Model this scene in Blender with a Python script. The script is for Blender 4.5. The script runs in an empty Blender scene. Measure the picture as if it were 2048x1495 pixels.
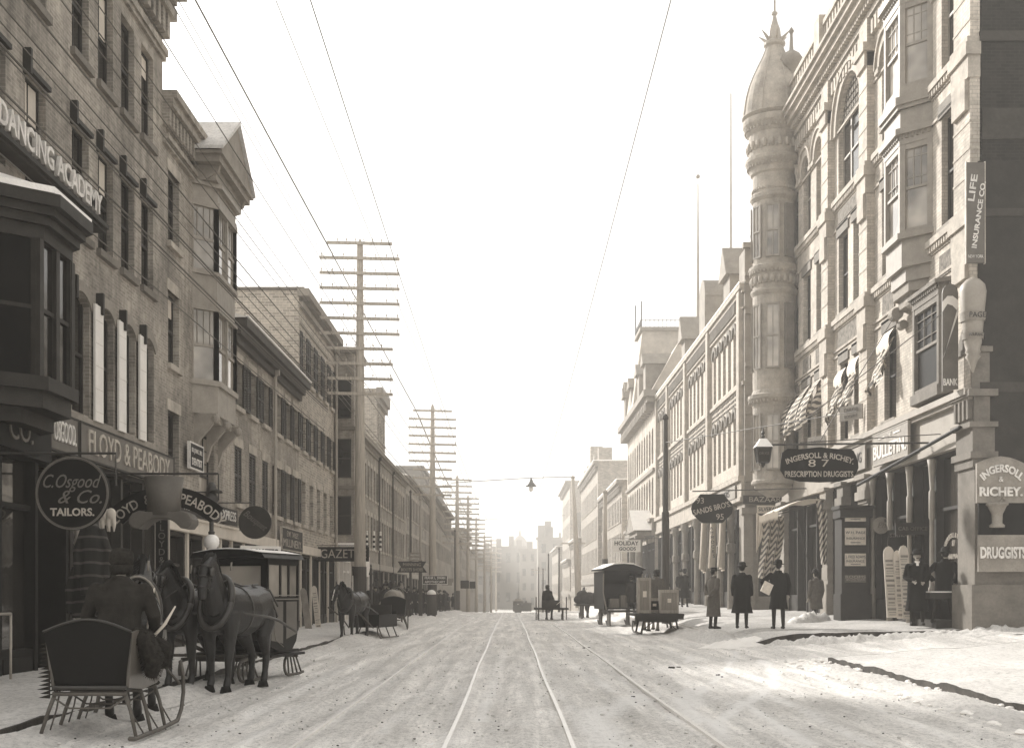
import bpy, math, random
from mathutils import Vector, Matrix
R = math.radians
sc = bpy.context.scene
COL = sc.collection
F = 2500.0; UC = 1020.0; VH = 1183.0; E = 1.6      # focal length in photo pixels, vanishing point, eye level
rnd = random.Random(7)

# ------------------------------------------------------------------ camera, sky, sun, exposure
cd = bpy.data.cameras.new("camera"); cam = bpy.data.objects.new("camera", cd); COL.objects.link(cam)
cam.location = (0, 0, E); cam.rotation_euler = (R(90), 0, 0)
cd.sensor_width = 36; cd.lens = 36 * F / 2048
cd.shift_x = (1024 - UC) / 2048; cd.shift_y = (VH - 747.5) / 2048
cd.clip_start = 0.1; cd.clip_end = 3000
sc.camera = cam
SUN_EL, SUN_AZ = R(26), R(-35)                      # ahead of the camera and to the left
w = bpy.data.worlds.new("World"); sc.world = w; w.use_nodes = True
nt = w.node_tree; nt.nodes.clear()
sky = nt.nodes.new("ShaderNodeTexSky"); sky.sky_type = 'NISHITA'; sky.sun_disc = False
sky.sun_elevation = SUN_EL; sky.sun_rotation = SUN_AZ; sky.dust_density = 6.0; sky.air_density = 1.6
bw = nt.nodes.new("ShaderNodeRGBToBW"); mx = nt.nodes.new("ShaderNodeMix"); mx.data_type = 'RGBA'; mx.blend_type = 'MULTIPLY'
mx.inputs[0].default_value = 1.0; mx.inputs[7].default_value = (1.0, 0.98, 0.955, 1)
bg = nt.nodes.new("ShaderNodeBackground"); bg.inputs[1].default_value = 0.10
out = nt.nodes.new("ShaderNodeOutputWorld")
nt.links.new(sky.outputs[0], bw.inputs[0]); nt.links.new(bw.outputs[0], mx.inputs[6])
ad = nt.nodes.new("ShaderNodeMix"); ad.data_type = 'RGBA'; ad.blend_type = 'MIX'; ad.inputs[0].default_value = 0.30     # thin even cloud over the clear sky
ad.inputs[6].default_value = (5.6, 5.5, 5.3, 1); nt.links.new(mx.outputs[2], ad.inputs[7])
nt.links.new(ad.outputs[2], bg.inputs[0]); nt.links.new(bg.outputs[0], out.inputs[0])
sd = bpy.data.lights.new("sun", 'SUN'); sun = bpy.data.objects.new("sun", sd); COL.objects.link(sun)
sd.energy = 3.0; sd.angle = R(4); sd.color = (1.0, 0.965, 0.91)
sun.rotation_euler = (R(90) - SUN_EL, 0, math.pi - SUN_AZ); sun.location = (-30, 60, 60)
sc.view_settings.view_transform = 'Standard'; sc.view_settings.look = 'None'
sc.view_settings.exposure = 1.28; sc.view_settings.gamma = 1.0
sc.cycles.volume_bounces = 1; sc.cycles.max_bounces = 6; sc.cycles.use_denoising = True

# ------------------------------------------------------------------ materials
def tint(g, k=1.0):
    t = (1 + .11 * k, 1.0, 1 - .14 * k)
    return (min(1, g * t[0]), g * t[1], g * t[2], 1)
def nodes(name):
    m = bpy.data.materials.new(name); m.use_nodes = True
    n = m.node_tree; b = n.nodes["Principled BSDF"]
    return m, n, b
def vec(n, kind='pos'):
    g = n.nodes.new("ShaderNodeNewGeometry")
    return g.outputs['Position']
def scalevec(n, src, s):
    v = n.nodes.new("ShaderNodeVectorMath"); v.operation = 'MULTIPLY'; v.inputs[1].default_value = s
    n.links.new(src, v.inputs[0]); return v.outputs[0]
def noise(n, src, scale, detail=4, rough=.6):
    t = n.nodes.new("ShaderNodeTexNoise"); t.inputs['Scale'].default_value = scale
    t.inputs['Detail'].default_value = detail; t.inputs['Roughness'].default_value = rough
    n.links.new(src, t.inputs['Vector']); return t.outputs[0]
def ramp(n, src, stops):
    r = n.nodes.new("ShaderNodeValToRGB"); n.links.new(src, r.inputs[0])
    el = r.color_ramp.elements
    while len(el) < len(stops): el.new(.5)
    for e, (p, c) in zip(el, stops):
        e.position = p; e.color = c if isinstance(c, tuple) else (c, c, c, 1)
    return r.outputs[0]
def mixc(n, a, b, fac=1.0, mode='MULTIPLY'):
    m = n.nodes.new("ShaderNodeMix"); m.data_type = 'RGBA'; m.blend_type = mode
    for i, s in ((0, fac), (6, a), (7, b)):
        if hasattr(s, 'is_linked') or hasattr(s, 'links'): n.links.new(s, m.inputs[i])
        else: m.inputs[i].default_value = s
    return m.outputs[2]
def bump(n, b, src, strength=.3, dist=.02):
    p = n.nodes.new("ShaderNodeBump"); p.inputs['Strength'].default_value = strength; p.inputs['Distance'].default_value = dist
    n.links.new(src, p.inputs['Height']); n.links.new(p.outputs[0], b.inputs['Normal'])
def plain(name, g, rough=.8, var=.25, scale=3.0, bmp=.15, spec=.3, stretch=(1, 1, 1), metallic=0, k=1.0):
    m, n, b = nodes(name)
    v = scalevec(n, vec(n), stretch)
    a = noise(n, v, scale, 5); c = noise(n, v, scale * 9, 3)
    f = ramp(n, a, [(.25, 1 - var), (.75, 1 + var)])
    f2 = ramp(n, c, [(.2, 1 - var * .5), (.8, 1 + var * .5)])
    col = mixc(n, mixc(n, tint(g, k), f), f2)
    n.links.new(col, b.inputs['Base Color'])
    b.inputs['Roughness'].default_value = rough; b.inputs['Specular IOR Level'].default_value = spec
    b.inputs['Metallic'].default_value = metallic
    if bmp: bump(n, b, c, bmp, .02)
    return m
def brick(name, g, mortar, wear=.3, rough=.85, bw_=.21, rh=.075, contrast=.25):
    m, n, b = nodes(name)
    p = vec(n); s = n.nodes.new("ShaderNodeSeparateXYZ"); n.links.new(p, s.inputs[0])
    ad = n.nodes.new("ShaderNodeMath"); ad.operation = 'ADD'; n.links.new(s.outputs[0], ad.inputs[0]); n.links.new(s.outputs[1], ad.inputs[1])
    c = n.nodes.new("ShaderNodeCombineXYZ"); n.links.new(ad.outputs[0], c.inputs[0]); n.links.new(s.outputs[2], c.inputs[1])
    t = n.nodes.new("ShaderNodeTexBrick"); n.links.new(c.outputs[0], t.inputs['Vector'])
    t.inputs['Scale'].default_value = 1; t.inputs['Brick Width'].default_value = bw_; t.inputs['Row Height'].default_value = rh
    t.inputs['Mortar Size'].default_value = .009; t.inputs['Mortar Smooth'].default_value = .3
    t.inputs['Color1'].default_value = tint(g * (1 - contrast)); t.inputs['Color2'].default_value = tint(g * (1 + contrast))
    t.inputs['Mortar'].default_value = tint(mortar)
    a = noise(n, p, .55, 6, .65); a2 = noise(n, scalevec(n, p, (2.5, 2.5, .35)), 1.3, 5)
    f = ramp(n, a, [(.28, 1 - wear), (.72, 1 + wear)]); f2 = ramp(n, a2, [(.25, 1 - wear * .7), (.75, 1 + wear * .5)])
    a3 = noise(n, p, 9, 3); f3 = ramp(n, a3, [(.25, .82), (.75, 1.18)])
    n.links.new(mixc(n, mixc(n, mixc(n, t.outputs[0], f), f2), f3), b.inputs['Base Color'])
    b.inputs['Roughness'].default_value = rough; b.inputs['Specular IOR Level'].default_value = .25
    bump(n, b, t.outputs[1], -.35, .012)
    return m
def glass(name, g=.010, rough=.08, spec=.35, wav=.25):
    m, n, b = nodes(name)
    p = vec(n); a = noise(n, p, .9, 3)
    n.links.new(mixc(n, tint(g), ramp(n, noise(n, p, .6, 3), [(.35, .5), (.7, 2.2)])), b.inputs['Base Color'])
    b.inputs['Roughness'].default_value = rough; b.inputs['Specular IOR Level'].default_value = spec
    bump(n, b, a, wav, .02)
    return m
def striped(name, g1, g2, scale, axis=2, rough=.9, slant=0.0, duty=.45):
    m, n, b = nodes(name)
    s = n.nodes.new("ShaderNodeSeparateXYZ"); n.links.new(vec(n), s.inputs[0])
    ma = n.nodes.new("ShaderNodeMath"); ma.operation = 'MULTIPLY_ADD'; ma.inputs[1].default_value = slant
    n.links.new(s.outputs[1], ma.inputs[0]); n.links.new(s.outputs[axis], ma.inputs[2])
    mu = n.nodes.new("ShaderNodeMath"); mu.operation = 'MULTIPLY'; mu.inputs[1].default_value = scale; n.links.new(ma.outputs[0], mu.inputs[0])
    fr = n.nodes.new("ShaderNodeMath"); fr.operation = 'FRACT'; n.links.new(mu.outputs[0], fr.inputs[0])
    r = ramp(n, fr.outputs[0], [(0, tint(g1)), (duty, tint(g1)), (duty + .05, tint(g2)), (.95, tint(g2)), (1, tint(g1))])
    n.links.new(mixc(n, r, ramp(n, noise(n, vec(n), 6), [(.3, .8), (.7, 1.1)])), b.inputs['Base Color'])
    b.inputs['Roughness'].default_value = rough
    return m
def road_snow(name, lo, hi, speck, ruts=True, pack=False):
    m, n, b = nodes(name)
    p = vec(n)
    long = noise(n, scalevec(n, p, (2.2, .12, 1)), 1.3, 7, .7)
    fine = noise(n, scalevec(n, p, (1, .45, 1)), 14, 8, .8)
    mid = noise(n, scalevec(n, p, (1, .45, 1)), 1.2, 6, .65)
    grit = noise(n, scalevec(n, p, (1, .6, 1)), 34, 4, .8)
    base = ramp(n, mid, [(.3, tint(lo, .4)), (.72, tint(hi, .3))])
    if ruts:
        base = mixc(n, base, ramp(n, long, [(.32, .78), (.5, 1.0), (.63, 1.28)]))
    base = mixc(n, base, ramp(n, fine, [(.34, .62), (.5, .97), (.68, 1.12)]))
    base = mixc(n, base, ramp(n, grit, [(.32, speck), (.47, 1.0)]))
    if pack:                                         # pressed white snow where runners, rails and boots have polished it
        at = n.nodes.new("ShaderNodeAttribute"); at.attribute_name = 'pressed'
        mu = n.nodes.new("ShaderNodeMath"); mu.operation = 'MULTIPLY'; n.links.new(at.outputs['Fac'], mu.inputs[0]); n.links.new(ramp(n, fine, [(.3, .35), (.6, 1.0)]), mu.inputs[1])
        base = mixc(n, base, tint(.90, .2), mu.outputs[0], 'MIX')
        at2 = n.nodes.new("ShaderNodeAttribute"); at2.attribute_name = 'dirty'
        base = mixc(n, base, tint(.24, .6), at2.outputs['Fac'], 'MIX')
    n.links.new(base, b.inputs['Base Color']); b.inputs['Roughness'].default_value = .75
    b.inputs['Specular IOR Level'].default_value = .25
    ad = n.nodes.new("ShaderNodeMath"); ad.operation = 'ADD'; n.links.new(fine, ad.inputs[0]); n.links.new(mid, ad.inputs[1])
    ad2 = n.nodes.new("ShaderNodeMath"); ad2.operation = 'ADD'; n.links.new(ad.outputs[0], ad2.inputs[0]); n.links.new(long, ad2.inputs[1])
    bump(n, b, ad2.outputs[0], .9, .05)
    return m

MT = {}
MT['brick_left'] = brick('brick_left', .25, .32, .5, bw_=.2, rh=.066, contrast=.18)
MT['brick_row'] = brick('brick_row', .24, .31, .45, bw_=.2, rh=.068, contrast=.18)
MT['brick_old'] = brick('brick_old', .30, .52, .2, rh=.10, bw_=.26, contrast=.3)
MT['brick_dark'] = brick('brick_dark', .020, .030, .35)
MT['brick_light'] = brick('brick_light', .44, .32, .38, rh=.085, contrast=.12)
MT['brick_pale'] = brick('brick_pale', .48, .38, .15, rh=.085, contrast=.1)
MT['brick_far'] = brick('brick_far', .30, .38, .2, rh=.12, bw_=.3)
MT['stone'] = plain('stone', .36, .85, .35, 2.5)
MT['stone_mid'] = plain('stone_mid', .24, .85, .25, 2.0)
MT['stone_dark'] = plain('stone_dark', .16, .85, .3, 2.0)
MT['stone_pale'] = plain('stone_pale', .46, .8, .15, 2.0)
MT['turret_stone'] = plain('turret_stone', .33, .85, .35, 2.2, .5)
MT['terracotta'] = plain('terracotta', .18, .9, .75, 7.0, 1.0)
MT['wood_trim'] = plain('wood_trim', .27, .6, .2, 4.0)
MT['wood_dark'] = plain('wood_dark', .030, .6, .3, 4.0, .1, .15)
MT['wood_black'] = plain('wood_black', .010, .6, .3, 4.0, .1, .12)
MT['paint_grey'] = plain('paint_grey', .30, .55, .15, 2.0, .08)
MT['paint_white'] = plain('paint_white', .72, .55, .1, 2.0, .08, k=.5)
MT['paint_cream'] = plain('paint_cream', .55, .6, .12, 2.0, .08)
MT['shutter'] = plain('shutter', .04, .65, .3, 5.0)
MT['cornice_dark'] = plain('cornice_dark', .06, .7, .3, 3.0)
MT['iron'] = plain('iron', .03, .5, .3, 6.0, .1, .5)
MT['bare_wood'] = plain('bare_wood', .30, .8, .35, 5.0, .3, .2, (6, 6, .6))
MT['pole_wood'] = plain('pole_wood', .40, .9, .35, 6.0, .4, .2, (5, 5, .25))
MT['pole_dark'] = plain('pole_dark', .06, .8, .3, 6.0, .4, .2, (5, 5, .25))
MT['slate'] = plain('slate', .16, .7, .25, 3.0)
MT['lead'] = plain('lead', .34, .5, .25, 1.5, .05, .4)
MT['hazy_slate'] = plain('hazy_slate', .38, .8, .25, 1.5)  # slate paled so that distance haze is painted into its colour
MT['glass'] = glass('glass')
MT['glass_dull'] = glass('glass_dull', .006, .3, .05, .1)
MT['stone_blackish'] = plain('stone_blackish', .05, .9, .35, 1.5)  # darkest stone tone, for the side wall courses
MT['glass_lit'] = glass('glass_lit', .26, .05, .9, .08)  # pale base colour stands in for reflected sky and blinds behind the panes
MT['shop_glass'] = glass('shop_glass', .02, .04, .5, .1)
MT['blind'] = plain('blind', .55, .9, .12, 2)
MT['snow'] = plain('snow', .86, .7, .08, 3.0, .6, .3, k=.35)
MT['snow_side'] = road_snow('snow_side', .60, .80, .75, False)
MT['snow_road'] = road_snow('snow_road', .70, .90, .45, True, True)
MT['snow_lane'] = road_snow('snow_lane', .46, .68, .6, False)
MT['kerb'] = plain('kerb', .055, .85, .6, 5.0, .8)
MT['rail'] = plain('rail', .72, .35, .15, 4.0, .1, .5, (1, .2, 1), k=.4)
MT['dung'] = plain('dung', .035, .9, .4, 9)
MT['sign_black'] = plain('sign_black', .008, .6, .3, 3.0, .05, .12)
MT['sign_dark'] = plain('sign_dark', .03, .6, .3, 3.0, .05, .15)
MT['sign_mid'] = plain('sign_mid', .12, .6, .2, 3.0, .05)
MT['sign_grey'] = plain('sign_grey', .24, .6, .3, 3.0, .05)
MT['letter_white'] = plain('letter_white', .66, .6, .3, 4, 0, k=.5)
MT['letter_cream'] = plain('letter_cream', .38, .6, .4, 4, 0)
MT['letter_dim'] = plain('letter_dim', .13, .5, .2, 8, 0)
MT['letter_dark'] = plain('letter_dark', .02, .6, .2, 8, 0)
MT['awning'] = striped('awning', .62, .09, 5.2, 2, slant=.55)
MT['awning_v'] = striped('awning_v', .60, .12, 4.2, 2, slant=1.2)
MT['blanket'] = striped('blanket', .08, .018, 5.0, 2, slant=.3, duty=.14)
MT['curtain'] = plain('curtain', .66, .9, .1, 4, .3)
MT['coat_black'] = plain('coat_black', .008, .95, .3, 14, .3, .1)
MT['coat_grey'] = plain('coat_grey', .10, .95, .3, 14, .3, .1)
MT['coat_brown'] = plain('coat_brown', .026, .95, .3, 12, .4, .1)
MT['trousers'] = plain('trousers', .022, .95, .3, 14, .2, .1)
MT['felt'] = plain('felt', .012, .85, .2, 14, .1, .2)
MT['skin'] = plain('skin', .30, .6, .1, 10, .05)
MT['horse_dark'] = plain('horse_dark', .010, .36, .4, 5, .35, .4)
MT['horse_brown'] = plain('horse_brown', .014, .38, .4, 5, .35, .4)
MT['horse_grey'] = plain('horse_grey', .16, .6, .3, 5, .15, .3)
MT['mane'] = plain('mane', .008, .8, .3, 20, .5, .2)
MT['leather'] = plain('leather', .03, .4, .3, 9, .1, .5)
MT['strap_light'] = plain('strap_light', .20, .5, .2, 9, .1, .4)
MT['lacquer'] = plain('lacquer', .005, .4, .3, 3, .05, .2)
MT['lacquer_panel'] = plain('lacquer_panel', .10, .3, .2, 3, 0, .5)
MT['fur'] = plain('fur', .035, .95, .6, 18, 1.0, .1)
MT['runner_wood'] = plain('runner_wood', .09, .6, .3, 6, .1)
MT['box_wood'] = plain('box_wood', .20, .8, .3, 4, .2, .2, (6, 1, .5))
MT['wire'] = plain('wire', .10, .6, .1, 3, 0)
MT['globe'] = plain('globe', .85, .12, .05, 3, 0, .8, k=.4)
MT['paper'] = plain('paper', .62, .9, .2, 12, 0)
MT['far_stone'] = plain('far_stone', .15, .9, .2, .5)

# ------------------------------------------------------------------ mesh helpers
class MB:
    def __init__(s): s.v = []; s.f = []; s.M = Matrix.Identity(4); s.sm = False
    def add(s, vs, fs):
        o = len(s.v); M = s.M
        s.v += [tuple(M @ Vector(p)) for p in vs]; s.f += [tuple(i + o for i in f) for f in fs]; return s
    def box(s, x0, x1, y0, y1, z0, z1):
        if x0 > x1: x0, x1 = x1, x0
        if y0 > y1: y0, y1 = y1, y0
        if z0 > z1: z0, z1 = z1, z0
        v = [(x0,y0,z0),(x1,y0,z0),(x1,y1,z0),(x0,y1,z0),(x0,y0,z1),(x1,y0,z1),(x1,y1,z1),(x0,y1,z1)]
        return s.add(v, [(0,3,2,1),(4,5,6,7),(0,1,5,4),(1,2,6,5),(2,3,7,6),(3,0,4,7)])
    def quad(s, a, b, c, d): return s.add([a, b, c, d], [(0, 1, 2, 3)])
    def prism(s, pts, y0, y1, ax='y'):
        # outline in (x,z) extruded along y; ax 'x': outline in (y,z) along x; 'z': outline (x,y) along z
        n = len(pts)
        g = {'y': lambda p, t: (p[0], t, p[1]), 'x': lambda p, t: (t, p[0], p[1]), 'z': lambda p, t: (p[0], p[1], t)}[ax]
        v = [g(p, y0) for p in pts] + [g(p, y1) for p in pts]
        f = [tuple(range(n)), tuple(range(2 * n - 1, n - 1, -1))] + [(i, i + n, (i + 1) % n + n, (i + 1) % n) for i in range(n)]
        return s.add(v, f)
    def tube(s, pts, r, n=8, cap=True):
        pts = [Vector(p) for p in pts]; k = len(pts)
        rs = r if isinstance(r, list) else [r] * k
        vs = []; prev = None
        for i, p in enumerate(pts):
            d = (pts[min(i + 1, k - 1)] - pts[max(i - 1, 0)]).normalized()
            if prev is None:
                a = Vector((0, 0, 1)) if abs(d.z) < .9 else Vector((0, -1, 0))
                u = d.cross(a).normalized()
            else:
                u = (prev - d * prev.dot(d)).normalized()
            prev = u; w_ = d.cross(u)
            rr = rs[i]; ra, rb = rr if isinstance(rr, tuple) else (rr, rr)
            for j in range(n):
                t = 2 * math.pi * j / n
                vs.append(tuple(p + u * math.cos(t) * ra + w_ * math.sin(t) * rb))
        fs = [(i * n + j, i * n + (j + 1) % n, (i + 1) * n + (j + 1) % n, (i + 1) * n + j) for i in range(k - 1) for j in range(n)]
        if cap: fs += [tuple(range(n))[::-1], tuple((k - 1) * n + j for j in range(n))]
        return s.add(vs, fs)
    def lathe(s, c, prof, n=24, a0=0.0, cap=True):
        vs = []; fs = []; k = len(prof)
        for (r, z) in prof:
            for j in range(n):
                t = a0 + 2 * math.pi * j / n
                vs.append((c[0] + r * math.cos(t), c[1] + r * math.sin(t), c[2] + z))
        for i in range(k - 1):
            for j in range(n):
                fs.append((i*n+j, i*n+(j+1)%n, (i+1)*n+(j+1)%n, (i+1)*n+j))
        if cap: fs += [tuple(range(n))[::-1], tuple((k-1)*n+j for j in range(n))]
        return s.add(vs, fs)
    def ell(s, c, r, n=12, m=8):
        prof = [(math.sin(math.pi * i / m), -math.cos(math.pi * i / m)) for i in range(m + 1)]
        vs = []; fs = []
        for (a, z) in prof:
            for j in range(n):
                t = 2 * math.pi * j / n
                vs.append((c[0] + r[0] * a * math.cos(t), c[1] + r[1] * a * math.sin(t), c[2] + r[2] * z))
        for i in range(m):
            for j in range(n): fs.append((i*n+j, i*n+(j+1)%n, (i+1)*n+(j+1)%n, (i+1)*n+j))
        return s.add(vs, fs)
    def arch(s, cx, zs, r0, r1, y0, y1, n=14, a0=0, a1=180):
        pts = [(cx + r1 * math.cos(R(a0 + (a1 - a0) * i / n)), zs + r1 * math.sin(R(a0 + (a1 - a0) * i / n))) for i in range(n + 1)]
        inn = [(cx + r0 * math.cos(R(a0 + (a1 - a0) * i / n)), zs + r0 * math.sin(R(a0 + (a1 - a0) * i / n))) for i in range(n + 1)]
        for i in range(n): s.prism([inn[i], pts[i], pts[i+1], inn[i+1]], y0, y1)
        return s
    def mesh(s, name, mat=None, smooth=False):
        me = bpy.data.meshes.new(name); me.from_pydata(s.v, [], s.f); me.update()
        if mat: me.materials.append(MT[mat])
        if smooth:
            me.polygons.foreach_set('use_smooth', [True] * len(me.polygons))
        return me
    def obj(s, name, mat, parent=None, smooth=False, label=None):
        return mk(name, s.mesh(name, mat, smooth), parent, label)
def fixn(me):
    import bmesh
    b = bmesh.new(); b.from_mesh(me); bmesh.ops.recalc_face_normals(b, faces=b.faces); b.to_mesh(me); b.free(); return me
def mk(name, me, parent=None, label=None, loc=None, rz=None):
    o = bpy.data.objects.new(name, me); COL.objects.link(o)
    if parent: o.parent = parent
    if label: o['label'] = label
    if loc: o.location = loc
    if rz is not None: o.rotation_euler = (0, 0, rz)
    return o
def thing(name, label, cat, loc=(0, 0, 0), rz=0.0, group=None):
    o = bpy.data.objects.new(name, None); COL.objects.link(o); o.location = loc; o.rotation_euler = (0, 0, rz)
    o.empty_display_size = .2
    return tag(o, label, cat, group)
def tag(o, label, cat, group=None):
    o['label'] = label; o['category'] = cat
    if group: o['group'] = group
    return o
def struct(o, kind='structure', label=None):
    o['kind'] = kind
    if label: o['label'] = label
    return o
def dup(root, loc=None, rz=None, label=None, group=None):
    def cp(o, par):
        c = o.copy(); COL.objects.link(c)
        if par: c.parent = par
        for ch in o.children: cp(ch, c)
        return c
    r = cp(root, None)
    if loc is not None: r.location = loc
    if rz is not None: r.rotation_euler = (0, 0, rz)
    if label: r['label'] = label
    if group: r['group'] = group
    return r
_tc = {}
def text_mesh(s, size, ext=.01, shear=0.0, arc=None, sx=1.0, bold=.0, spacing=1.0, slab=False):
    cu = bpy.data.curves.new("t", 'FONT'); cu.body = s; cu.size = size; cu.extrude = ext; cu.shear = shear
    cu.align_x = 'CENTER'; cu.align_y = 'CENTER'; cu.offset = bold; cu.resolution_u = 3; cu.space_character = spacing
    o = bpy.data.objects.new("t", cu); COL.objects.link(o)
    dg = bpy.context.evaluated_depsgraph_get(); me = bpy.data.meshes.new_from_object(o.evaluated_get(dg))
    bpy.data.objects.remove(o); bpy.data.curves.remove(cu)
    xs = [v.co.x for v in me.vertices]; 
    for v in me.vertices:
        x, y, z = v.co; x *= sx
        if arc:                                  # arc = radius (positive bows up)
            t = x / arc; rr = arc + y
            x, y = rr * math.sin(t), rr * math.cos(t) - arc
        v.co = (x, -z, y)                        # letters stand in the x-z plane and face -y
    me.flip_normals() if False else None
    return me
def letters(name, s, size, c, parent, mat='letter_white', width=None, **kw):
    me = text_mesh(s, size, **kw); me.materials.clear(); me.materials.append(MT[mat]); me.name = name
    xs = [v.co.x for v in me.vertices]
    if width and xs:
        k = width / (max(xs) - min(xs)); mid = (max(xs) + min(xs)) / 2
        for v in me.vertices: v.co.x = (v.co.x - mid) * k
    o = mk(name, me, parent, None, c)
    return o
def islands_by_x(m, gap=.03, ax=0):
    # connected pieces gathered into runs that do not touch along x
    par = list(range(len(m.v)))
    def find(a):
        while par[a] != a: par[a] = par[par[a]]; a = par[a]
        return a
    for f in m.f:
        r = find(f[0])
        for i in f[1:]: par[find(i)] = r
    ext = {}
    for i, v in enumerate(m.v):
        r = find(i); e = ext.get(r); ext[r] = (v[ax], v[ax]) if e is None else (min(e[0], v[ax]), max(e[1], v[ax]))
    runs = []
    for r, (a, c) in sorted(ext.items(), key=lambda t: t[1]):
        if runs and a < runs[-1][1] + gap: runs[-1][1] = max(runs[-1][1], c); runs[-1][2].add(r)
        else: runs.append([a, c, {r}])
    out = []
    for a, c, rs in runs:
        n_ = MB(); mp = {}
        for i, v in enumerate(m.v):
            if find(i) in rs: mp[i] = len(n_.v); n_.v.append(v)
        n_.f = [tuple(mp[i] for i in f) for f in m.f if f[0] in mp]; out.append(n_)
    return out
def Yl(u, X): return X * F / (u - UC)
def Zl(u, v, X): return E + (VH - v) * X / (u - UC)
def XY(u, Y): return (u - UC) * Y / F
def ZY(v, Y): return E + (VH - v) * Y / F
def interp(x, pts):
    if x <= pts[0][0]: return pts[0][1]
    for (a, b), (c, d) in zip(pts, pts[1:]):
        if x <= c: return b + (d - b) * (x - a) / (c - a)
    return pts[-1][1]
# ------------------------------------------------------------------ ground, road, pavements
def hc(Y): return interp(Y, [(0, 1.56), (12, 1.5), (50, 1.5), (86, 1.72), (112, 1.86), (300, 5.0), (420, 5.4), (2000, 6.0)])
def hroad(X, Y):
    h = hc(Y)
    if X > 2:
        k = interp(Y, [(0, .06), (14, .08), (24, .12), (31, .17), (60, .16), (100, .1)])
        h -= k * ((min(X, 13) - 2) / 4) ** 1.8
    if X < -2: h -= .02 * (-X - 2)
    return h
def zroad(X, Y): return E - hroad(X, Y)
def wob(x, y, s=1.0):
    return (math.sin(x * 3.1 * s + 1.3 * math.sin(y * 1.7 * s)) + math.sin(y * 2.3 * s + 1.9 * math.sin(x * 2.9 * s + .5)) + .6 * math.sin(5.3 * s * x + 4.1 * s * y)) / 2.6
def grid(name, mat, xs, ys, zf, smooth=True):
    me = bpy.data.meshes.new(name); nx = len(xs)
    v = [(x, y, zf(x, y)) for y in ys for x in xs]
    f = [(j*nx+i, j*nx+i+1, (j+1)*nx+i+1, (j+1)*nx+i) for j in range(len(ys)-1) for i in range(nx-1)]
    me.from_pydata(v, [], f); me.materials.append(MT[mat])
    if smooth: me.polygons.foreach_set('use_smooth', [True] * len(me.polygons))
    return mk(name, me)
def frange(a, b, n): return [a + (b - a) * i / n for i in range(n + 1)]
def rutz(x, y):
    # wheel and runner ruts lying along the street
    z = .012 * math.sin(x * 9 + .6 * math.sin(y * .21)) + .010 * math.sin(x * 17 + 1.1 * math.sin(y * .33 + x))
    return z + .014 * wob(x, y, .7) + .003 * wob(x * 2.3, y * 1.1, 1.0)
LK, RK = -5.1, 6.1
ys = frange(4, 30, 300) + frange(30.2, 60, 110) + frange(60.5, 130, 90) + frange(133, 420, 60)
road = struct(grid('road', 'snow_road', frange(LK - .15, 13.5, 300), ys, lambda x, y: zroad(x, y) + rutz(x, y)), label='snow covered street with sleigh ruts')
struct(grid('ground', 'snow_lane', [-900, -300, -60, -9, 14, 60, 300, 900], [-40, 0, 40, 112, 300, 420, 700, 1500], lambda x, y: E - hc(y) - .6), label='snowy ground beyond the street')
# left pavement
def zl(X, Y): return zroad(X, Y) + .11 + .02 * wob(X, Y, .9) - .05 * max(0, 1 - (X - LK) / -.3)
struct(grid('left_pavement', 'snow_side', frange(-7.95, LK, 14), frange(8, 120, 420), lambda x, y: zl(x, y)), label='snowy pavement by the left shops')
def kerbmesh(path, top, bot, w_=.04):
    m = MB(); 
    for (a, b) in zip(path, path[1:]):
        A, B = Vector((a[0], a[1], 0)), Vector((b[0], b[1], 0)); d = (B - A).normalized(); nrm = Vector((-d.y, d.x, 0)) * w_
        v = [(A.x, A.y, bot(*a)), (B.x, B.y, bot(*b)), (B.x, B.y, top(*b)), (A.x, A.y, top(*a)),
             (A.x + nrm.x, A.y + nrm.y, top(*a)), (B.x + nrm.x, B.y + nrm.y, top(*b)), (A.x + nrm.x, A.y + nrm.y, bot(*a)), (B.x + nrm.x, B.y + nrm.y, bot(*b))]
        m.add(v, [(0, 1, 2, 3), (3, 2, 5, 4), (4, 5, 7, 6)])
    return m
kp = [(LK + .05 + .02 * math.sin(y * 1.3), y) for y in frange(8, 120, 200)]
struct(kerbmesh(kp, lambda x, y: zl(LK, y) + .015 + .02 * wob(x, y, 2), lambda x, y: zroad(x, y) - .1).obj('kerb', 'kerb'), label='dark stone kerb along the left pavement')
# right pavements
def hside(X, Y):
    b = interp(Y, [(28, 1.0), (33, .99), (50, .86), (70, .70), (86, .78), (112, 1.05), (300, 4.2)])
    return b - .045 * (X - 6.5) + .22 * math.exp(-max(0, X - 6.15) / .35)
def zfar(X, Y): return E - hside(X, Y)
def cross(X): return 31.0 - (X - 6.25) * .66         # the line of the side street's far kerb
XS = frange(6.1, 12.5, 26)
me = bpy.data.meshes.new('right_pavement'); vs = []; fs = []
T = frange(0, 1, 200)
for t in T:
    for X in XS:
        y0 = cross(X); Y = y0 + (110 - y0) * t ** 1.7
        z = zfar(X, Y) + .02 * wob(X, Y, .9)
        z -= .13 * math.exp(-(Y - y0) / .5) * .4
        vs.append((X, Y, z))
nx = len(XS)
fs = [(j*nx+i, j*nx+i+1, (j+1)*nx+i+1, (j+1)*nx+i) for j in range(len(T)-1) for i in range(nx-1)]
me.from_pydata(vs, [], fs); me.materials.append(MT['snow_lane']); me.polygons.foreach_set('use_smooth', [True]*len(me.polygons))
struct(mk('right_pavement', me), label='trodden snowy pavement in front of the drug store')
kp = [(X, cross(X) - .02) for X in frange(12.4, 6.1, 40)]
struct(kerbmesh([p for p in kp[::-1]], lambda x, y: zfar(x, y + .1) - .035 + .012 * wob(x, y, 3), lambda x, y: zroad(x, y) - .12).obj('kerb', 'kerb'), label='dark kerb of the side street corner')
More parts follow.
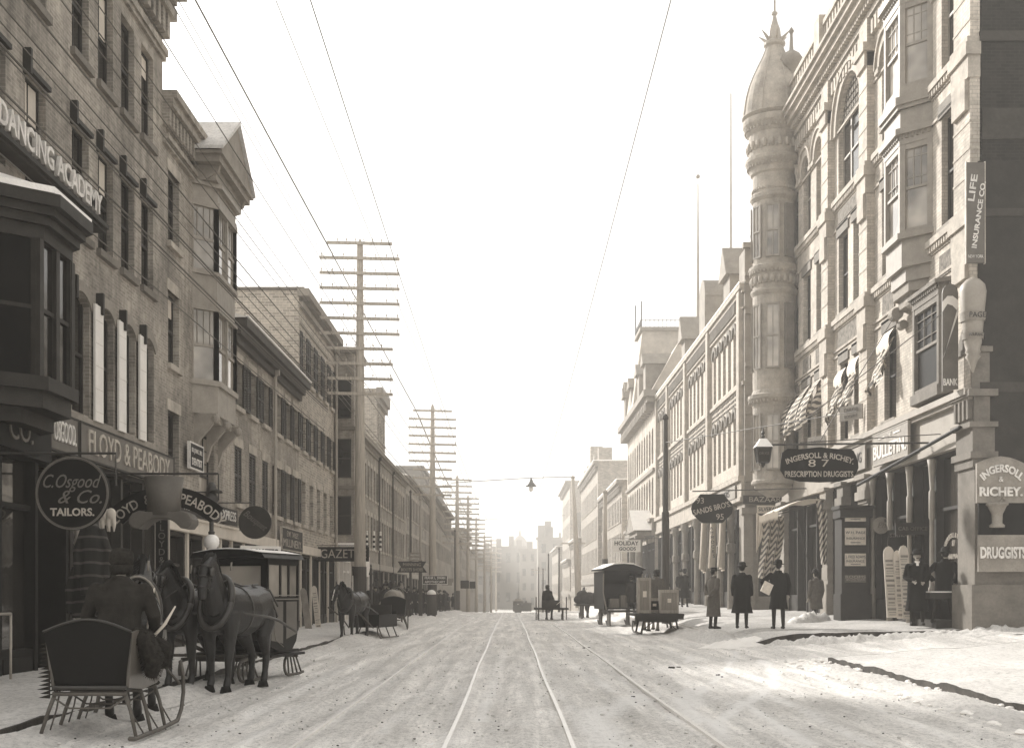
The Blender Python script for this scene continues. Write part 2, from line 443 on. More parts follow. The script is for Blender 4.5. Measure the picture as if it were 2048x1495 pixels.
kp = [(6.06, y) for y in frange(31.1, 110, 90)]
struct(kerbmesh(kp[::-1], lambda x, y: E - hside(6.1, y), lambda x, y: zroad(x, y) - .1).obj('kerb', 'snow'), label='snow covered kerb along the right pavement')
def znear(X, Y): return zroad(X, Y) + .10 + .03 * wob(X, Y, .8) + .012 * wob(X * 3, Y * 2.3, 1) - .04 * math.exp(-(X - RK) / .3)
def xk(y): return RK + .012 * (y - 14)
me = bpy.data.meshes.new('near_pavement'); vs = []
XS = frange(0, 9, 40); YS = frange(4, 24.4, 90)
for y in YS:
    for a in XS: vs.append((xk(y) + a, y, znear(xk(y) + a, y)))
nx = len(XS)
me.from_pydata(vs, [], [(j*nx+i, j*nx+i+1, (j+1)*nx+i+1, (j+1)*nx+i) for j in range(len(YS)-1) for i in range(nx-1)])
me.materials.append(MT['snow_side']); me.polygons.foreach_set('use_smooth', [True]*len(me.polygons))
struct(mk('near_pavement', me), label='clean snow on the near right corner')
kp = [(xk(y) - .02, y) for y in frange(24.4, 4, 160)]
struct(kerbmesh(kp, lambda x, y: znear(x + .1, y) + .0 + .02 * wob(x, y, 3), lambda x, y: zroad(x, y) - .1).obj('kerb', 'kerb'), label='dark kerb edge of the near right corner')
kp = [(x, 24.42) for x in frange(xk(24.4), 15, 40)]
struct(kerbmesh(kp, lambda x, y: znear(x, 24.3) + .01, lambda x, y: zroad(x, y) - .1).obj('kerb', 'snow'), label='snowy edge of the near corner on the side street')
# banks of shovelled snow along the kerbs
def bank(path, w0, h0, seed, label, mat='snow_side', n=7, lump=1.0):
    rr = random.Random(seed); m = MB(); m.v = []; k = len(path)
    off = [rr.uniform(.1, 1.6) for _ in range(k)]; off = [sum(off[max(0, i-3):i+4]) / len(off[max(0, i-3):i+4]) for i in range(k)]
    for i, (x, y) in enumerate(path):
        a = path[max(0, i - 1)]; b = path[min(k - 1, i + 1)]; d = Vector((b[0] - a[0], b[1] - a[1], 0)).normalized(); nrm = Vector((d.y, -d.x, 0))
        e = min(1, i / 4, (k - 1 - i) / 4)
        for j in range(n + 1):
            t = j / n * 2 - 1
            q = Vector((x, y, 0)) + nrm * (t * w0 * (.8 + .25 * off[i]))
            hgt = h0 * e * off[i] * (1 - t * t) * (1 + lump * rr.uniform(-.3, .3))
            m.v.append((q.x, q.y, max(zroad(q.x, q.y), -99) - .03 + hgt + .02))
    m.f = [(i*(n+1)+j, i*(n+1)+j+1, (i+1)*(n+1)+j+1, (i+1)*(n+1)+j) for i in range(k-1) for j in range(n)]
    struct(m.obj('snow_bank', mat, None, True), label=label)
bank([(LK + .42, y) for y in frange(9, 33, 170)], .36, .11, 3, 'ploughed snow along the left kerb')
bank([(LK + .5, y) for y in frange(33.5, 110, 170)], .6, .20, 4, 'ploughed snow along the far left kerb')
bank([(5.75, y) for y in frange(32, 100, 130)], .5, .22, 5, 'snow ridge along the right kerb')
bank([(xk(y) - .42, y) for y in frange(8, 23.8, 150)], .38, .08, 6, 'broken snow along the near right kerb')
bank([(x, cross(x) - .5) for x in frange(9.2, 13, 30)], .4, .10, 8, 'snow heap by the drug store corner')
bank([(5.0 + .45 * t, 31.0 + .25 * t) for t in frange(0, 3, 24)], .7, .2, 9, 'trampled white snow at the pavement corner', 'snow')
bank([(x, cross(x) - .34) for x in frange(6.3, 12.5, 110)], .30, .15, 17, 'thin snow along the side street kerb', 'snow_side')
bank([(8.0 + .9 * t, 35.6 + 1.1 * t) for t in frange(0, 1.4, 26)], .5, .42, 10, 'snow heaped against the shop window')
# tram rails
for i, x in enumerate((-2.07, -.62, .60, 2.05)):
    m = MB(); yy = frange(5, 112, 260)
    for a, b in zip(yy, yy[1:]):
        xa, xb = x + .012 * math.sin(a * .4 + i), x + .012 * math.sin(b * .4 + i)
        za, zb = zroad(x, a) + .026, zroad(x, b) + .026; hw = .022 if i in (1, 2, 3) else .016
        m.quad((xa - hw, a, za), (xa + hw, a, za), (xb + hw, b, zb), (xb - hw, b, zb))
        m.quad((xa - hw, a, za - .04), (xa - hw, a, za), (xb - hw, b, zb), (xb - hw, b, zb - .04))
        m.quad((xa + hw, a, za), (xa + hw, a, za - .04), (xb + hw, b, zb - .04), (xb + hw, b, zb))
    struct(m.obj('rail', 'rail'), label='tram rail showing through the snow, number %d from the left' % (i + 1))
# runner tracks that swing across the road, pressed into the snow
def spline(pts):
    P = []
    for (a, b, c, d) in zip([pts[0]] + pts, pts, pts[1:], pts[2:] + [pts[-1]]):
        for t in frange(0, 1, 24)[:-1]:
            P.append(tuple(.5 * (2*b[i] + (c[i]-a[i])*t + (2*a[i]-5*b[i]+4*c[i]-d[i])*t*t + (-a[i]+3*b[i]-3*c[i]+d[i])*t**3) for i in (0, 1)))
    return P
def G(u, v):                                         # where the ray through a photo point meets the road
    h = 1.45; Y = F * h / (v - VH)
    for _ in range(4): Y = F * hroad(XY(u, Y), Y) / (v - VH)
    return (XY(u, Y), Y)
import numpy as np
co = np.empty(len(road.data.vertices) * 3); road.data.vertices.foreach_get('co', co); co = co.reshape(-1, 3); pressed = np.zeros(len(co)); dirty = np.zeros(len(co))
near_ = co[:, 1] < 60
for k, (pp, w_, s_) in enumerate([
    ([(1300, 1385), (1255, 1405), (1200, 1425), (1195, 1455), (1230, 1493)], .26, 1), ([(1395, 1375), (1370, 1410), (1380, 1440), (1410, 1440)], .22, 1),
    ([(1475, 1300), (1462, 1325), (1440, 1352), (1420, 1365)], .09, .8), ([(1520, 1320), (1548, 1340), (1545, 1370), (1500, 1400), (1440, 1440), (1445, 1480)], .12, .9),
    ([(1480, 1400), (1540, 1440), (1620, 1493)], .10, .8), ([(1110, 1285), (1150, 1330), (1230, 1385)], .12, .8), ([(960, 1290), (945, 1350), (905, 1440)], .08, .6),
    ([(870, 1290), (760, 1370), (650, 1450)], .09, .7), ([(820, 1275), (640, 1390), (480, 1493)], .08, .6), ([(780, 1275), (600, 1385), (430, 1480)], .07, .5), ([(700, 1330), (560, 1400), (400, 1480)], .09, .6),
    ([(1010, 1300), (985, 1370), (960, 1440)], .10, .7), ([(1090, 1330), (1120, 1390), (1165, 1450)], .08, .6), ([(1200, 1265), (1260, 1285), (1370, 1310), (1375, 1325)], .09, .8),
    ([(1290, 1290), (1420, 1340), (1560, 1400), (1750, 1493)], .09, .7), ([(1240, 1290), (1340, 1345), (1480, 1420)], .07, .6), ([(1150, 1270), (1210, 1330), (1320, 1420)], .07, .5),
    ([(1000, 1260), (960, 1300), (830, 1400), (760, 1470)], .07, .6), ([(940, 1265), (880, 1300), (740, 1385)], .07, .6), ([(1600, 1330), (1700, 1390), (1900, 1480)], .09, .5)]):
    for (x, y) in spline([G(*q) for q in pp]):
        idx = np.where((abs(co[:, 0] - x) < 1) & (abs(co[:, 1] - y) < 1.6))[0]
        d2 = ((co[idx, 0] - x) ** 2 + ((co[idx, 1] - y) * .8) ** 2) / (w_ * (.6 + .5 * abs(math.sin(y * 1.7 + k)))) ** 2
        pressed[idx] = np.maximum(pressed[idx], min(1, s_ * 1.35) * np.exp(-d2 * d2))
for x in (-2.07, -.62, .60, 2.05):
    d = abs(co[:, 0] - x); pressed = np.maximum(pressed, .35 * np.exp(-(d / .13) ** 2)); dirty = np.maximum(dirty, .30 * np.exp(-((d - .10) / .045) ** 2) * (.5 + .5 * np.sin(co[:, 1] * 1.9 + x)))
nz = np.sin(co[:, 0] * 1.3 + 2 * np.sin(co[:, 1] * .21)) * np.sin(co[:, 1] * .37 + 1.7 * np.sin(co[:, 0] * .9)); dirty = np.maximum(dirty, .22 * np.clip(nz - .35, 0, 1))
for x in (-1.35, 1.33): dirty = np.maximum(dirty, .16 * np.exp(-((co[:, 0] - x) / .28) ** 2) * (.55 + .45 * np.sin(co[:, 1] * 2.3 + np.sin(co[:, 1] * .7) * 3)))
for nm, arr in (('pressed', pressed), ('dirty', dirty)):
    at = road.data.attributes.new(nm, 'FLOAT', 'POINT'); at.data.foreach_set('value', arr)
def clods(name, n, seed, fn, smin, smax, mat, label):
    rr = random.Random(seed); m = MB()
    for _ in range(n):
        x, y, z = fn(rr); s_ = rr.uniform(smin, smax)
        m.ell((x, y, z + s_ * .2), (s_ * rr.uniform(.7, 1.3), s_ * rr.uniform(.7, 1.3), s_ * .5), 6, 4)
    struct(m.obj(name, mat), 'stuff', label)
def onroad(rr):
    y = 8 + 38 * rr.random() ** 1.6; x = rr.uniform(-4.9, 5.9); return x, y, zroad(x, y)
clods('dirt', 1100, 11, onroad, .005, .015, 'dung', 'specks of dirt and straw on the snow')
clods('snow_clumps', 900, 13, onroad, .008, .028, 'snow_side', 'small broken clumps of snow on the road')
def kerbside(rr):
    y = 9 + 16 * rr.random(); x = xk(y) - rr.uniform(.05, .9) ** 1.3; return x, y, zroad(x, y)
clods('snow_clumps', 260, 14, kerbside, .02, .07, 'snow', 'snow lumps along the near right kerb')
for (u, v, s_) in ((1343, 1337, .10), (1357, 1336, .06), (1168, 1297, .06), (1178, 1296, .05), (1176, 1312, .05), (1436, 1352, .06), (1444, 1356, .05), (1073, 1268, .06), (1392, 1337, .03), (1266, 1396, .04)):
    x, y = G(u, v); m = MB(); rr = random.Random(u)
    s_ *= .55
    for _ in range(7): m.ell((x + rr.uniform(-s_, s_), y + rr.uniform(-s_, s_), zroad(x, y) + .03), (s_ * .5, s_ * .5, s_ * .35), 7, 5)
    tag(m.obj('horse_dung', 'dung', None, True), 'dark horse dropping lying on the snowy street', 'dung', 'horse droppings on the street')
# ------------------------------------------------------------------ building helpers (local frame: x along the wall, +y inward, z up)
SPLIT = {'pilaster', 'pilaster_cap', 'column', 'dormer', 'chimney', 'bracket', 'window_hood', 'arch_trim', 'terracotta_panel', 'lintel', 'flagpole', 'pier', 'oriel_bracket', 'oriel'}
class B:
    def __init__(s, name, label, side, xp, Ya, Yb, cat='building', group=None, X0=None):
        s.side, s.xp, s.Ya, s.Yb = side, xp, Ya, Yb
        if side == 'L': loc, rz = (xp, Ya, 0), R(90)
        elif side == 'R': loc, rz = (xp, Yb, 0), R(-90)
        else: loc, rz = (X0, Ya, 0), 0.0
        s.root = thing(name, label, cat, loc, rz, group); s.w = Yb - Ya
    def lx(s, Y): return Y - s.Ya if s.side == 'L' else s.Yb - Y
    def ux(s, u): return s.lx(Yl(u, s.xp))
    def obj(s, m, name, mat, label=None, smooth=False, parent=None):
        if name in SPLIT:
            for q in islands_by_x(m):
                for q2 in (islands_by_x(q, .02, 2) if name in ('oriel', 'pilaster_cap', 'terracotta_panel', 'lintel') else [q]): o = q2.obj(name, mat, parent or s.root, smooth, label)
            return o
        return m.obj(name, mat, parent or s.root, smooth, label)
def wall_holes(m, x0, x1, z0, z1, ops, depth=.2, y=0.0):
    ops = [o if len(o) > 4 else (*o, 0) for o in ops]
    xs = sorted({round(q, 4) for o in ops for q in o[:2] if x0 < q < x1} | {x0, x1})
    zs = sorted({round(q, 4) for o in ops for q in o[2:4] if z0 < q < z1} | {z0, z1})
    for i in range(len(xs) - 1):
        cx = (xs[i] + xs[i+1]) / 2; col = [o for o in ops if o[0] < cx < o[1]]; run = None
        for j in range(len(zs) - 1):
            cz = (zs[j] + zs[j+1]) / 2; hole = any(o[2] < cz < o[3] for o in col)
            if hole:
                if run is not None: m.quad((xs[i], y, run), (xs[i+1], y, run), (xs[i+1], y, zs[j]), (xs[i], y, zs[j])); run = None
            elif run is None: run = zs[j]
        if run is not None: m.quad((xs[i], y, run), (xs[i+1], y, run), (xs[i+1], y, zs[-1]), (xs[i], y, zs[-1]))
    for (a, b, c, d, r) in ops:
        D = y + depth
        m.quad((a, y, c), (b, y, c), (b, D, c), (a, D, c))
        if r <= 0:
            m.quad((a, y, d), (a, D, d), (b, D, d), (b, y, d))
        m.quad((a, y, c), (a, D, c), (a, D, d - r), (a, y, d - r)); m.quad((b, D, c), (b, y, c), (b, y, d - r), (b, D, d - r))
        if r > 0:
            hw = (b - a) / 2; cx = (a + b) / 2; rad = (hw * hw + r * r) / (2 * r); zc = d - rad; n = 12
            t0 = math.asin(min(1, hw / rad)); P = [(cx + rad * math.sin(-t0 + 2 * t0 * i / n), zc + rad * math.cos(-t0 + 2 * t0 * i / n)) for i in range(n + 1)]
            if r >= hw * .999: P[0] = (a, d - r); P[-1] = (b, d - r)
            for p, q in zip(P, P[1:]):
                m.quad((p[0], y, p[1]), (q[0], y, q[1]), (q[0], y, d), (p[0], y, d))
                m.quad((p[0], y, p[1]), (p[0], D, p[1]), (q[0], D, q[1]), (q[0], y, q[1]))
_win = {}
def window_meshes(w_, h, style, mat, gl):
    key = (round(w_, 2), round(h, 2), style, mat, gl)
    if key in _win: return _win[key]
    m = MB(); f = .06; t = .05
    m.box(0, w_, 0, t, 0, f); m.box(0, w_, 0, t, h - f, h); m.box(0, f, 0, t, f, h - f); m.box(w_ - f, w_, 0, t, f, h - f)
    mid = h * .5
    if style in ('sash', 'sash4', 'grid', 'tall'):
        if style == 'tall': mid = h * .62
        m.box(f, w_ - f, -.015, t - .01, mid - .03, mid + .03)
    if style == 'sash4': m.box(w_ / 2 - .015, w_ / 2 + .015, .01, .04, f, h - f)
    if style == 'grid':
        for k in (1, 2): m.box(f + (w_-2*f) * k / 3 - .015, f + (w_-2*f) * k / 3 + .015, .01, .04, mid, h - f)
        for k in (1, 2): m.box(f, w_ - f, .012, .038, mid + (h - f - mid) * k / 3 - .012, mid + (h - f - mid) * k / 3 + .012)
    fr = m.mesh('window', mat)
    g = MB(); g.quad((f*.5, .03, f*.5), (w_ - f*.5, .03, f*.5), (w_ - f*.5, .03, mid), (f*.5, .03, mid)); g.quad((f*.5, .036, mid), (w_ - f*.5, .036, mid), (w_ - f*.5, .036, h - f*.5), (f*.5, .036, h - f*.5))
    gm = g.mesh('pane', gl); _win[key] = (fr, gm); return _win[key]
_part = {}
def cached_box(name, mat, *b):
    key = (name, mat) + tuple(round(q, 3) for q in b)
    if key not in _part: _part[key] = MB().box(*b).mesh(name, mat)
    return _part[key]
def window(b, x, z, w_, h, style='sash', mat='wood_dark', gl='glass', depth=.14, sill='stone_mid', lintel=None, shutters=0, blind=None, label=None, y=0.0, lh=.25):
    fr, gm = window_meshes(w_, h, style, mat, gl)
    o = mk('window', fr, b.root, label, (x, y + depth, z)); mk('pane', gm, o)
    if sill: mk('sill', cached_box('sill', sill, -.09, w_ + .09, -depth - .09, -.004, -.13, .0), o)
    if lintel: mk('lintel', cached_box('lintel', lintel, -.12, w_ + .12, -depth - .022, -depth + .05, h, h + lh), o)
    if blind: mk('blind', cached_box('blind', 'blind', .05, w_ - .05, .022, .026, h * (1 - blind), h - .04), o)
    if shutters:
        for k in (0, 1):
            if shutters == 1 and k == 0: continue
            key = ('sh', round(w_, 2), round(h, 2), k, shutters)
            if key not in _part:
                m = MB(); sw = w_ * .48; x0 = -sw - .02 if k == 0 else w_ + .02
                if shutters == 3: x0 = .01 if k == 0 else w_ - sw - .01
                yb = -depth - .06 if shutters != 3 else -depth + .02
                for (c, d) in ((0, .06), (sw - .06, sw)): m.box(x0 + c, x0 + d, yb, yb + .045, 0, h)
                for zc in (0, h / 2 - .04, h - .08): m.box(x0 + .06, x0 + sw - .06, yb, yb + .045, zc, zc + .08)
                n = int(h / .085)
                for i in range(n):
                    zz = .09 + (h - .18) * i / n; m.quad((x0 + .06, yb + .005, zz), (x0 + sw - .06, yb + .005, zz), (x0 + sw - .06, yb + .035, zz + .07), (x0 + .06, yb + .035, zz + .07))
                _part[key] = m.mesh('shutter', 'shutter')
            mk('shutter', _part[key], o)
    return o
def shell(b, m, D, z0, zt, roof_in=.0):
    # far faces of a block: both ends, back and flat roof
    w_ = b.w
    m.quad((0, D, z0), (0, 0, z0), (0, 0, zt), (0, D, zt)); m.quad((w_, 0, z0), (w_, D, z0), (w_, D, zt), (w_, 0, zt))
    m.quad((w_, D, z0), (0, D, z0), (0, D, zt), (w_, D, zt))
def roofslab(b, D, zt, mat='snow'):
    b.obj(MB().box(0.02, b.w - .02, .02, D - .02, zt - .25, zt - .12), 'roof', mat)
def dentils(m, x0, x1, y0, y1, z0, z1, pitch, duty=.5):
    n = max(1, int((x1 - x0) / pitch)); p = (x1 - x0) / n
    for i in range(n): m.box(x0 + p * i, x0 + p * (i + duty), y0, y1, z0, z1)
def belt(b, x0, x1, z, mat='stone_mid', proud=.10, h=.16, dent=True, name='string_course'):
    m = MB(); m.box(x0, x1, -proud, .02, z, z + h); m.box(x0, x1, -proud * .5, .02, z + h, z + h + .07)
    if dent: dentils(m, x0, x1, -proud * .75, .01, z - .15, z - .003, .17, .5); m.box(x0, x1, -.03, .01, z - .20, z - .153)
    return b.obj(m, name, mat)
def shopfront(b, x0, x1, z0, z1, n, mat='wood_dark', gl='shop_glass', stall=.55, transom=.75, depth=.22, post=.11, door=None, label=None):
    m = MB(); w_ = (x1 - x0) / n; g = MB()
    m.box(x0, x1, 0.0, depth, z1 - .09, z1)
    for i in range(n + 1):
        x = x0 + w_ * i - (post / 2 if 0 < i < n else (0 if i == 0 else post)); m.box(x, x + post, -.015, depth, z0 - .3, z1 - .09)
    for i in range(n):
        a, c = x0 + w_ * i + post * .5, x0 + w_ * (i + 1) - post * .5
        if door is not None and i in door:
            g.quad((a, 1.0, z0 - .3), (c, 1.0, z0 - .3), (c, 1.0, z1), (a, 1.0, z1)); m.box(a, a + .06, depth, 1.0, z0 - .3, z1 - .1); m.box(c - .06, c, depth, 1.0, z0 - .3, z1 - .1)
            m.box(a, c, .9, .98, z0 - .3, z0 + .5); m.box((a + c) / 2 - .05, (a + c) / 2 + .05, .9, .98, z0 + .5, z1 - .5)
            continue
        m.box(a, c, .02, depth, z0 - .3, z0 + stall); m.box(a + .1, c - .1, 0, .02, z0 + .1, z0 + stall - .12)
        zt = z1 - .09 - transom
        m.box(a, c, .06, depth, zt, zt + .08)
        g.quad((a, depth - .05, z0 + stall), (c, depth - .05, z0 + stall), (c, depth - .05, z1 - .09), (a, depth - .05, z1 - .09))
    o = b.obj(m, 'shopfront', mat, label); g.obj('display_window', gl, o)
    return o
def sign(name, label, x, y, z, w_, h, rz, mat='sign_black', cat='sign', t=.05, group=None, outline=None, loc=None, frame=None):
    r = thing(name, label, cat, loc or (x, y, z), rz, group); m = MB()
    if outline: m.prism(outline, -t / 2, t / 2)
    else: m.box(-w_ / 2, w_ / 2, -t / 2, t / 2, -h / 2, h / 2)
    m.obj('board', mat, r)
    if frame:
        f = MB(); a, c, q = w_ / 2, h / 2, .035
        f.box(-a - q, a + q, -t/2 - .012, t/2 + .012, c, c + q); f.box(-a - q, a + q, -t/2 - .012, t/2 + .012, -c - q, -c)
        f.box(-a - q, -a, -t/2 - .012, t/2 + .012, -c, c); f.box(a, a + q, -t/2 - .012, t/2 + .012, -c, c); f.obj('frame', frame, r)
    return r
def ring(m, prof_c, ry, rz_, t, y0, y1, n=48):
    for i in range(n):
        a, b_ = 2 * math.pi * i / n, 2 * math.pi * (i + 1) / n
        p = lambda q, k: (prof_c[0] + (ry + k) * math.cos(q), prof_c[1] + (rz_ + k) * math.sin(q))
        m.prism([p(a, -t), p(a, 0), p(b_, 0), p(b_, -t)], y0, y1)
# ------------------------------------------------------------------ LEFT SIDE
XL = -7.7
# --- the four-storey brick block
b = B('brick_building', 'tall four storey brick block with arched second floor windows, first on the left', 'L', XL, 13.0, 27.7)
cols = [13.7, 15.1, 16.6, 18.2, 19.85, 21.97, 23.36, 24.74, 26.1]; ops = []; ww = .88
for Y in cols:
    x = b.lx(Y)
    ops += [(x, x + ww, 11.15, 13.07), (x, x + ww, 8.0, 9.9)]
    if Y > 21: ops.append((x, x + ww + .04, 4.8, 6.98, .18))
m = MB(); wall_holes(m, 0, b.w, 3.95, 15.9, ops, .15)
m.quad((b.w, 0, 12), (b.w, 12, 12), (b.w, 12, 15.9), (b.w, 0, 15.9)); m.quad((0, 12, 0), (0, 0, 0), (0, 0, 15.9), (0, 12, 15.9)); m.quad((0, 0, 15.9), (b.w, 0, 15.9), (b.w, 12, 15.9), (0, 12, 15.9))
m.quad((0, 12, 0), (b.w, 12, 0), (b.w, 12, 15.9), (0, 12, 15.9))
b.obj(m, 'wall', 'brick_left')
for i, Y in enumerate(cols):
    x = b.lx(Y)
    window(b, x, 11.15, ww, 1.92, 'sash4', 'wood_dark', depth=.12, sill='stone_dark', lintel=None, blind=(None, .3, None, .5, None, .2, .45, None, .25)[i])
    window(b, x, 8.0, ww, 1.9, 'sash4', 'wood_dark', depth=.12, sill='stone_dark', blind=.35 if i in (4, 6) else None)
    if Y > 21: window(b, x, 4.8, ww + .04, 2.18, 'sash', 'wood_dark', depth=.12, sill=None)
m = MB()
for Y in cols:                                                     # hinge blocks and hoods over the windows
    x = b.lx(Y); m.box(x - .1, x - .02, -.13, .02, 9.8, 10.2); m.box(x - .05, x + ww + .08, -.07, .02, 9.9, 9.98)
    if Y > 21: m.box(x - .12, x - .04, -.14, .02, 6.75, 7.15)
b.obj(m, 'window_hood', 'wood_dark')
m = MB()
for Y in cols:
    if Y > 21:
        x = b.lx(Y) + (ww + .04) / 2; hw = (ww + .04) / 2; r = .18; rad = (hw*hw + r*r) / (2*r); t = math.degrees(math.asin((hw + .06) / rad))
        m.arch(x, 6.98 - rad, rad + .002, rad + .2, -.035, .02, 10, 90 - t, 90 + t)
m.box(b.lx(21.6), b.w, -.05, .02, 4.58, 4.75)
b.obj(m, 'arch_trim', 'stone_mid')
m = MB(); m.box(0, b.w + .05, -.12, .02, 13.45, 13.6); m.box(0, b.w + .05, -.07, .02, 13.35, 13.45)
dentils(m, 0, b.w, -.22, .01, 13.75, 14.25, .36, .5); m.box(0, b.w + .1, -.30, .02, 14.25, 14.5); dentils(m, 0, b.w, -.36, .01, 14.5, 14.75, .24, .5); m.box(0, b.w + .2, -.5, .02, 14.75, 15.95)
b.obj(m, 'cornice', 'brick_left')
shopfront(b, b.lx(21.85), b.lx(27.65), .14, 3.95, 4, 'wood_dark', door=[2], transom=.8, post=.14)
shopfront(b, b.lx(17.4), b.lx(21.75), .14, 3.80, 3, 'wood_black', door=[2], transom=.8, post=.12)
shopfront(b, 0, b.lx(17.3), .14, 3.80, 3, 'wood_black', transom=.9)
m = MB()
for Y in (17.35, 21.8): x = b.lx(Y); m.lathe((x, -.16, .1), [(.09, 0), (.09, .3), (.055, .35), (.045, 2.3), (.075, 2.35), (.05, 2.45), (.05, 3.1), (.11, 3.3), (.12, 3.45)], 10)
b.obj(m, 'column', 'wood_trim', smooth=True)
m = MB(); m.box(0, b.lx(20.45), -.20, .02, 3.70, 4.42); m.box(0, b.lx(20.45), -.26, .02, 4.42, 4.5); b.obj(m, 'fascia', 'wood_black')
brick_root = b
# lettering boards of the first block
def wallsign(name, label, Y0, Y1, z0, z1, txt, size, mat, lmat, side='L', xp=XL, proud=.14, frame=None, width=None, **kw):
    rz = R(90) if side == 'L' else R(-90); X = xp + proud if side == 'L' else xp - proud
    r = sign(name, label, 0, 0, 0, abs(Y1 - Y0), z1 - z0, rz, mat, loc=(X, (Y0 + Y1) / 2, (z0 + z1) / 2), frame=frame)
    if txt: letters('lettering', txt, size, (0, -.036, -.0), r, lmat, width=width, **kw)
    return r
wallsign('fascia_sign', 'dark fascia board with pale letters reading FLOYD & PEABODY', 21.95, 28.0, 3.97, 4.57, 'FLOYD & PEABODY', .62, 'sign_mid', 'letter_cream', frame='wood_dark', width=5.3, ext=.012)
wallsign('fascia_sign', 'small dark fascia board with letters reading OSGOOD.', 20.5, 21.8, 3.97, 4.57, 'OSGOOD.', .5, 'sign_mid', 'letter_white', frame='wood_dark', width=1.05, ext=.012)
r = sign('fascia_sign', 'black fascia board with dim letters ending in CO.', 0, 0, 0, 3.0, .62, R(90), 'sign_black', loc=(XL + .26, 18.2, 4.05)); letters('lettering', 'CO.', .55, (.75, -.036, 0), r, 'letter_dim', ext=.012)
# long board of relief letters up on the wall: ...NCING ACADEMY
r = thing('wall_sign', 'long wall sign of raised white letters reading DANCING ACADEMY', 'sign', (XL, 20.4, 8.60), R(90))
MB().box(-2.9, 2.55, -.34, -.02, -.36, -.28).box(-2.9, 2.55, -.28, -.02, -.42, -.36).obj('rail', 'wood_dark', r); MB().box(-2.9, 2.5, -.16, -.01, -.28, .26).obj('board', 'sign_mid', r)
letters('lettering', 'DANCING ACADEMY', .50, (.1, -.24, .0), r, 'letter_white', width=4.6, ext=.03, bold=.010)
# dark oriel window on the second floor
r = thing('oriel_window', 'large dark wooden oriel with snow on its roof, above the first shop', 'oriel window', (XL, 0, 0), R(90))
ya, yb, p = 17.5, 20.35, .85; px_ = lambda y: y
def canted(m, a, b_, p, c, z0, z1, sh=0.0):                    # canted slab: a..b_ along the wall, projection p, cant c
    m.prism([(a - sh, 0), (a + c - sh * .4, -p - sh), (b_ - c + sh * .4, -p - sh), (b_ + sh, 0)], z0, z1, 'z')
m = MB()
for (z0, z1, sh) in ((4.55, 4.75, .10), (6.75, 6.95, .02), (6.95, 7.08, .12), (7.08, 7.2, .2), (7.2, 7.38, .30), (4.30, 4.55, .0)): canted(m, ya, yb, p, p * .98, z0, z1, sh)
canted(m, ya + .25, yb - .25, p * .65, p * .6, 4.08, 4.30, .0)
P = [(ya, 0), (ya + p*.9, -p), (yb - p*.9, -p), (yb, 0)]
for (x, y) in P[1:3] + [((P[1][0] + P[2][0]) / 2, -p)]: m.box(x - .07, x + .07, y - .01, y + .13, 4.75, 6.75)
m.box(yb - .1, yb, -.1, 0, 4.75, 6.75)
m.obj('frame', 'wood_dark', r)
for i_, (q, s_) in enumerate(zip(P, P[1:])):
    g = MB(); g.quad((q[0], q[1] + .06, 4.75), (s_[0], s_[1] + .06, 4.75), (s_[0], s_[1] + .06, 6.75), (q[0], q[1] + .06, 6.75)); g.obj('pane', 'glass' if i_ == 1 else 'glass_dull', r)
m = MB()
for (q, s_) in zip(P, P[1:]):
    for t in (.06, .94):
        x, y = q[0] + (s_[0] - q[0]) * t, q[1] + (s_[1] - q[1]) * t; m.box(x - .03, x + .03, y, y + .06, 4.75, 6.75)
m.prism([(P[0][0], .02), (P[1][0], -p + .02), (P[2][0], -p + .02), (P[2][0], -p + .05), (P[1][0], -p + .05), (P[0][0], .05)], 5.72, 5.78, 'z'); m.obj('sash', 'wood_dark', r)
m = MB(); m.prism([(ya - .2, .0), (ya + .62, -p - .25), (yb - .62, -p - .25), (yb + .2, 0)], 7.38, 7.47, 'z')
m.add([(ya - .1, 0, 7.47), (ya + .68, -p - .15, 7.47), (yb - .68, -p - .15, 7.47), (yb + .1, 0, 7.47), (ya + .5, 0, 7.75), (yb - .5, 0, 7.75)], [(0, 1, 4), (1, 2, 5, 4), (2, 3, 5)]); m.obj('roof', 'snow', r)
# white boards on the piers between the arched windows
for i, (Y, l) in enumerate(((23.02, 'first of the three from the camera end'), (24.42, 'middle one of the three'), (25.8, 'farthest of the three'))):
    r = sign('pier_board', 'tall narrow white board between arched windows, ' + l, 0, 0, 0, .46, 2.15, R(90), 'paint_white', cat='board', t=.04, loc=(XL + .07, Y + .16, 5.82), group='white boards between the arched windows')
    m = MB(); 
    for k in range(5): m.box(-.2, .2, -.026, -.02, -.9 + k * .42, -.897 + k * .42)
    m.obj('seam', 'letter_cream', r)

# --- narrow brick house with the oriel tower
b = B('brick_house', 'narrow brick house with a pale pedimented oriel rising three storeys', 'L', XL, 27.7, 34.6)
ops = []
wins = [(28.15, 9.5, 11.1), (28.15, 6.75, 8.4), (28.15, 4.0, 5.7)]
for (Y, a, c) in wins: ops.append((b.lx(Y), b.lx(Y) + .92, a, c))
ops.append((b.lx(31.0), b.lx(32.5), 3.5, 5.6))
m = MB(); wall_holes(m, 0, b.w, 3.3, 12.65, ops, .2); shell(b, m, 12, 0, 12.65); b.obj(m, 'wall', 'brick_left')
roofslab(b, 12, 12.65)
for (Y, a, c) in wins: window(b, b.lx(Y), a, .92, c - a, 'sash4', 'wood_dark', sill='stone', lintel='stone', blind=.3 if a == 6.75 else None)
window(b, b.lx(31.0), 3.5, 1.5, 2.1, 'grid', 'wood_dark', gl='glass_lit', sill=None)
m = MB(); m.box(0, b.w, -.08, .02, 11.55, 11.65); m.box(0, b.w, -.14, .02, 11.65, 11.75)
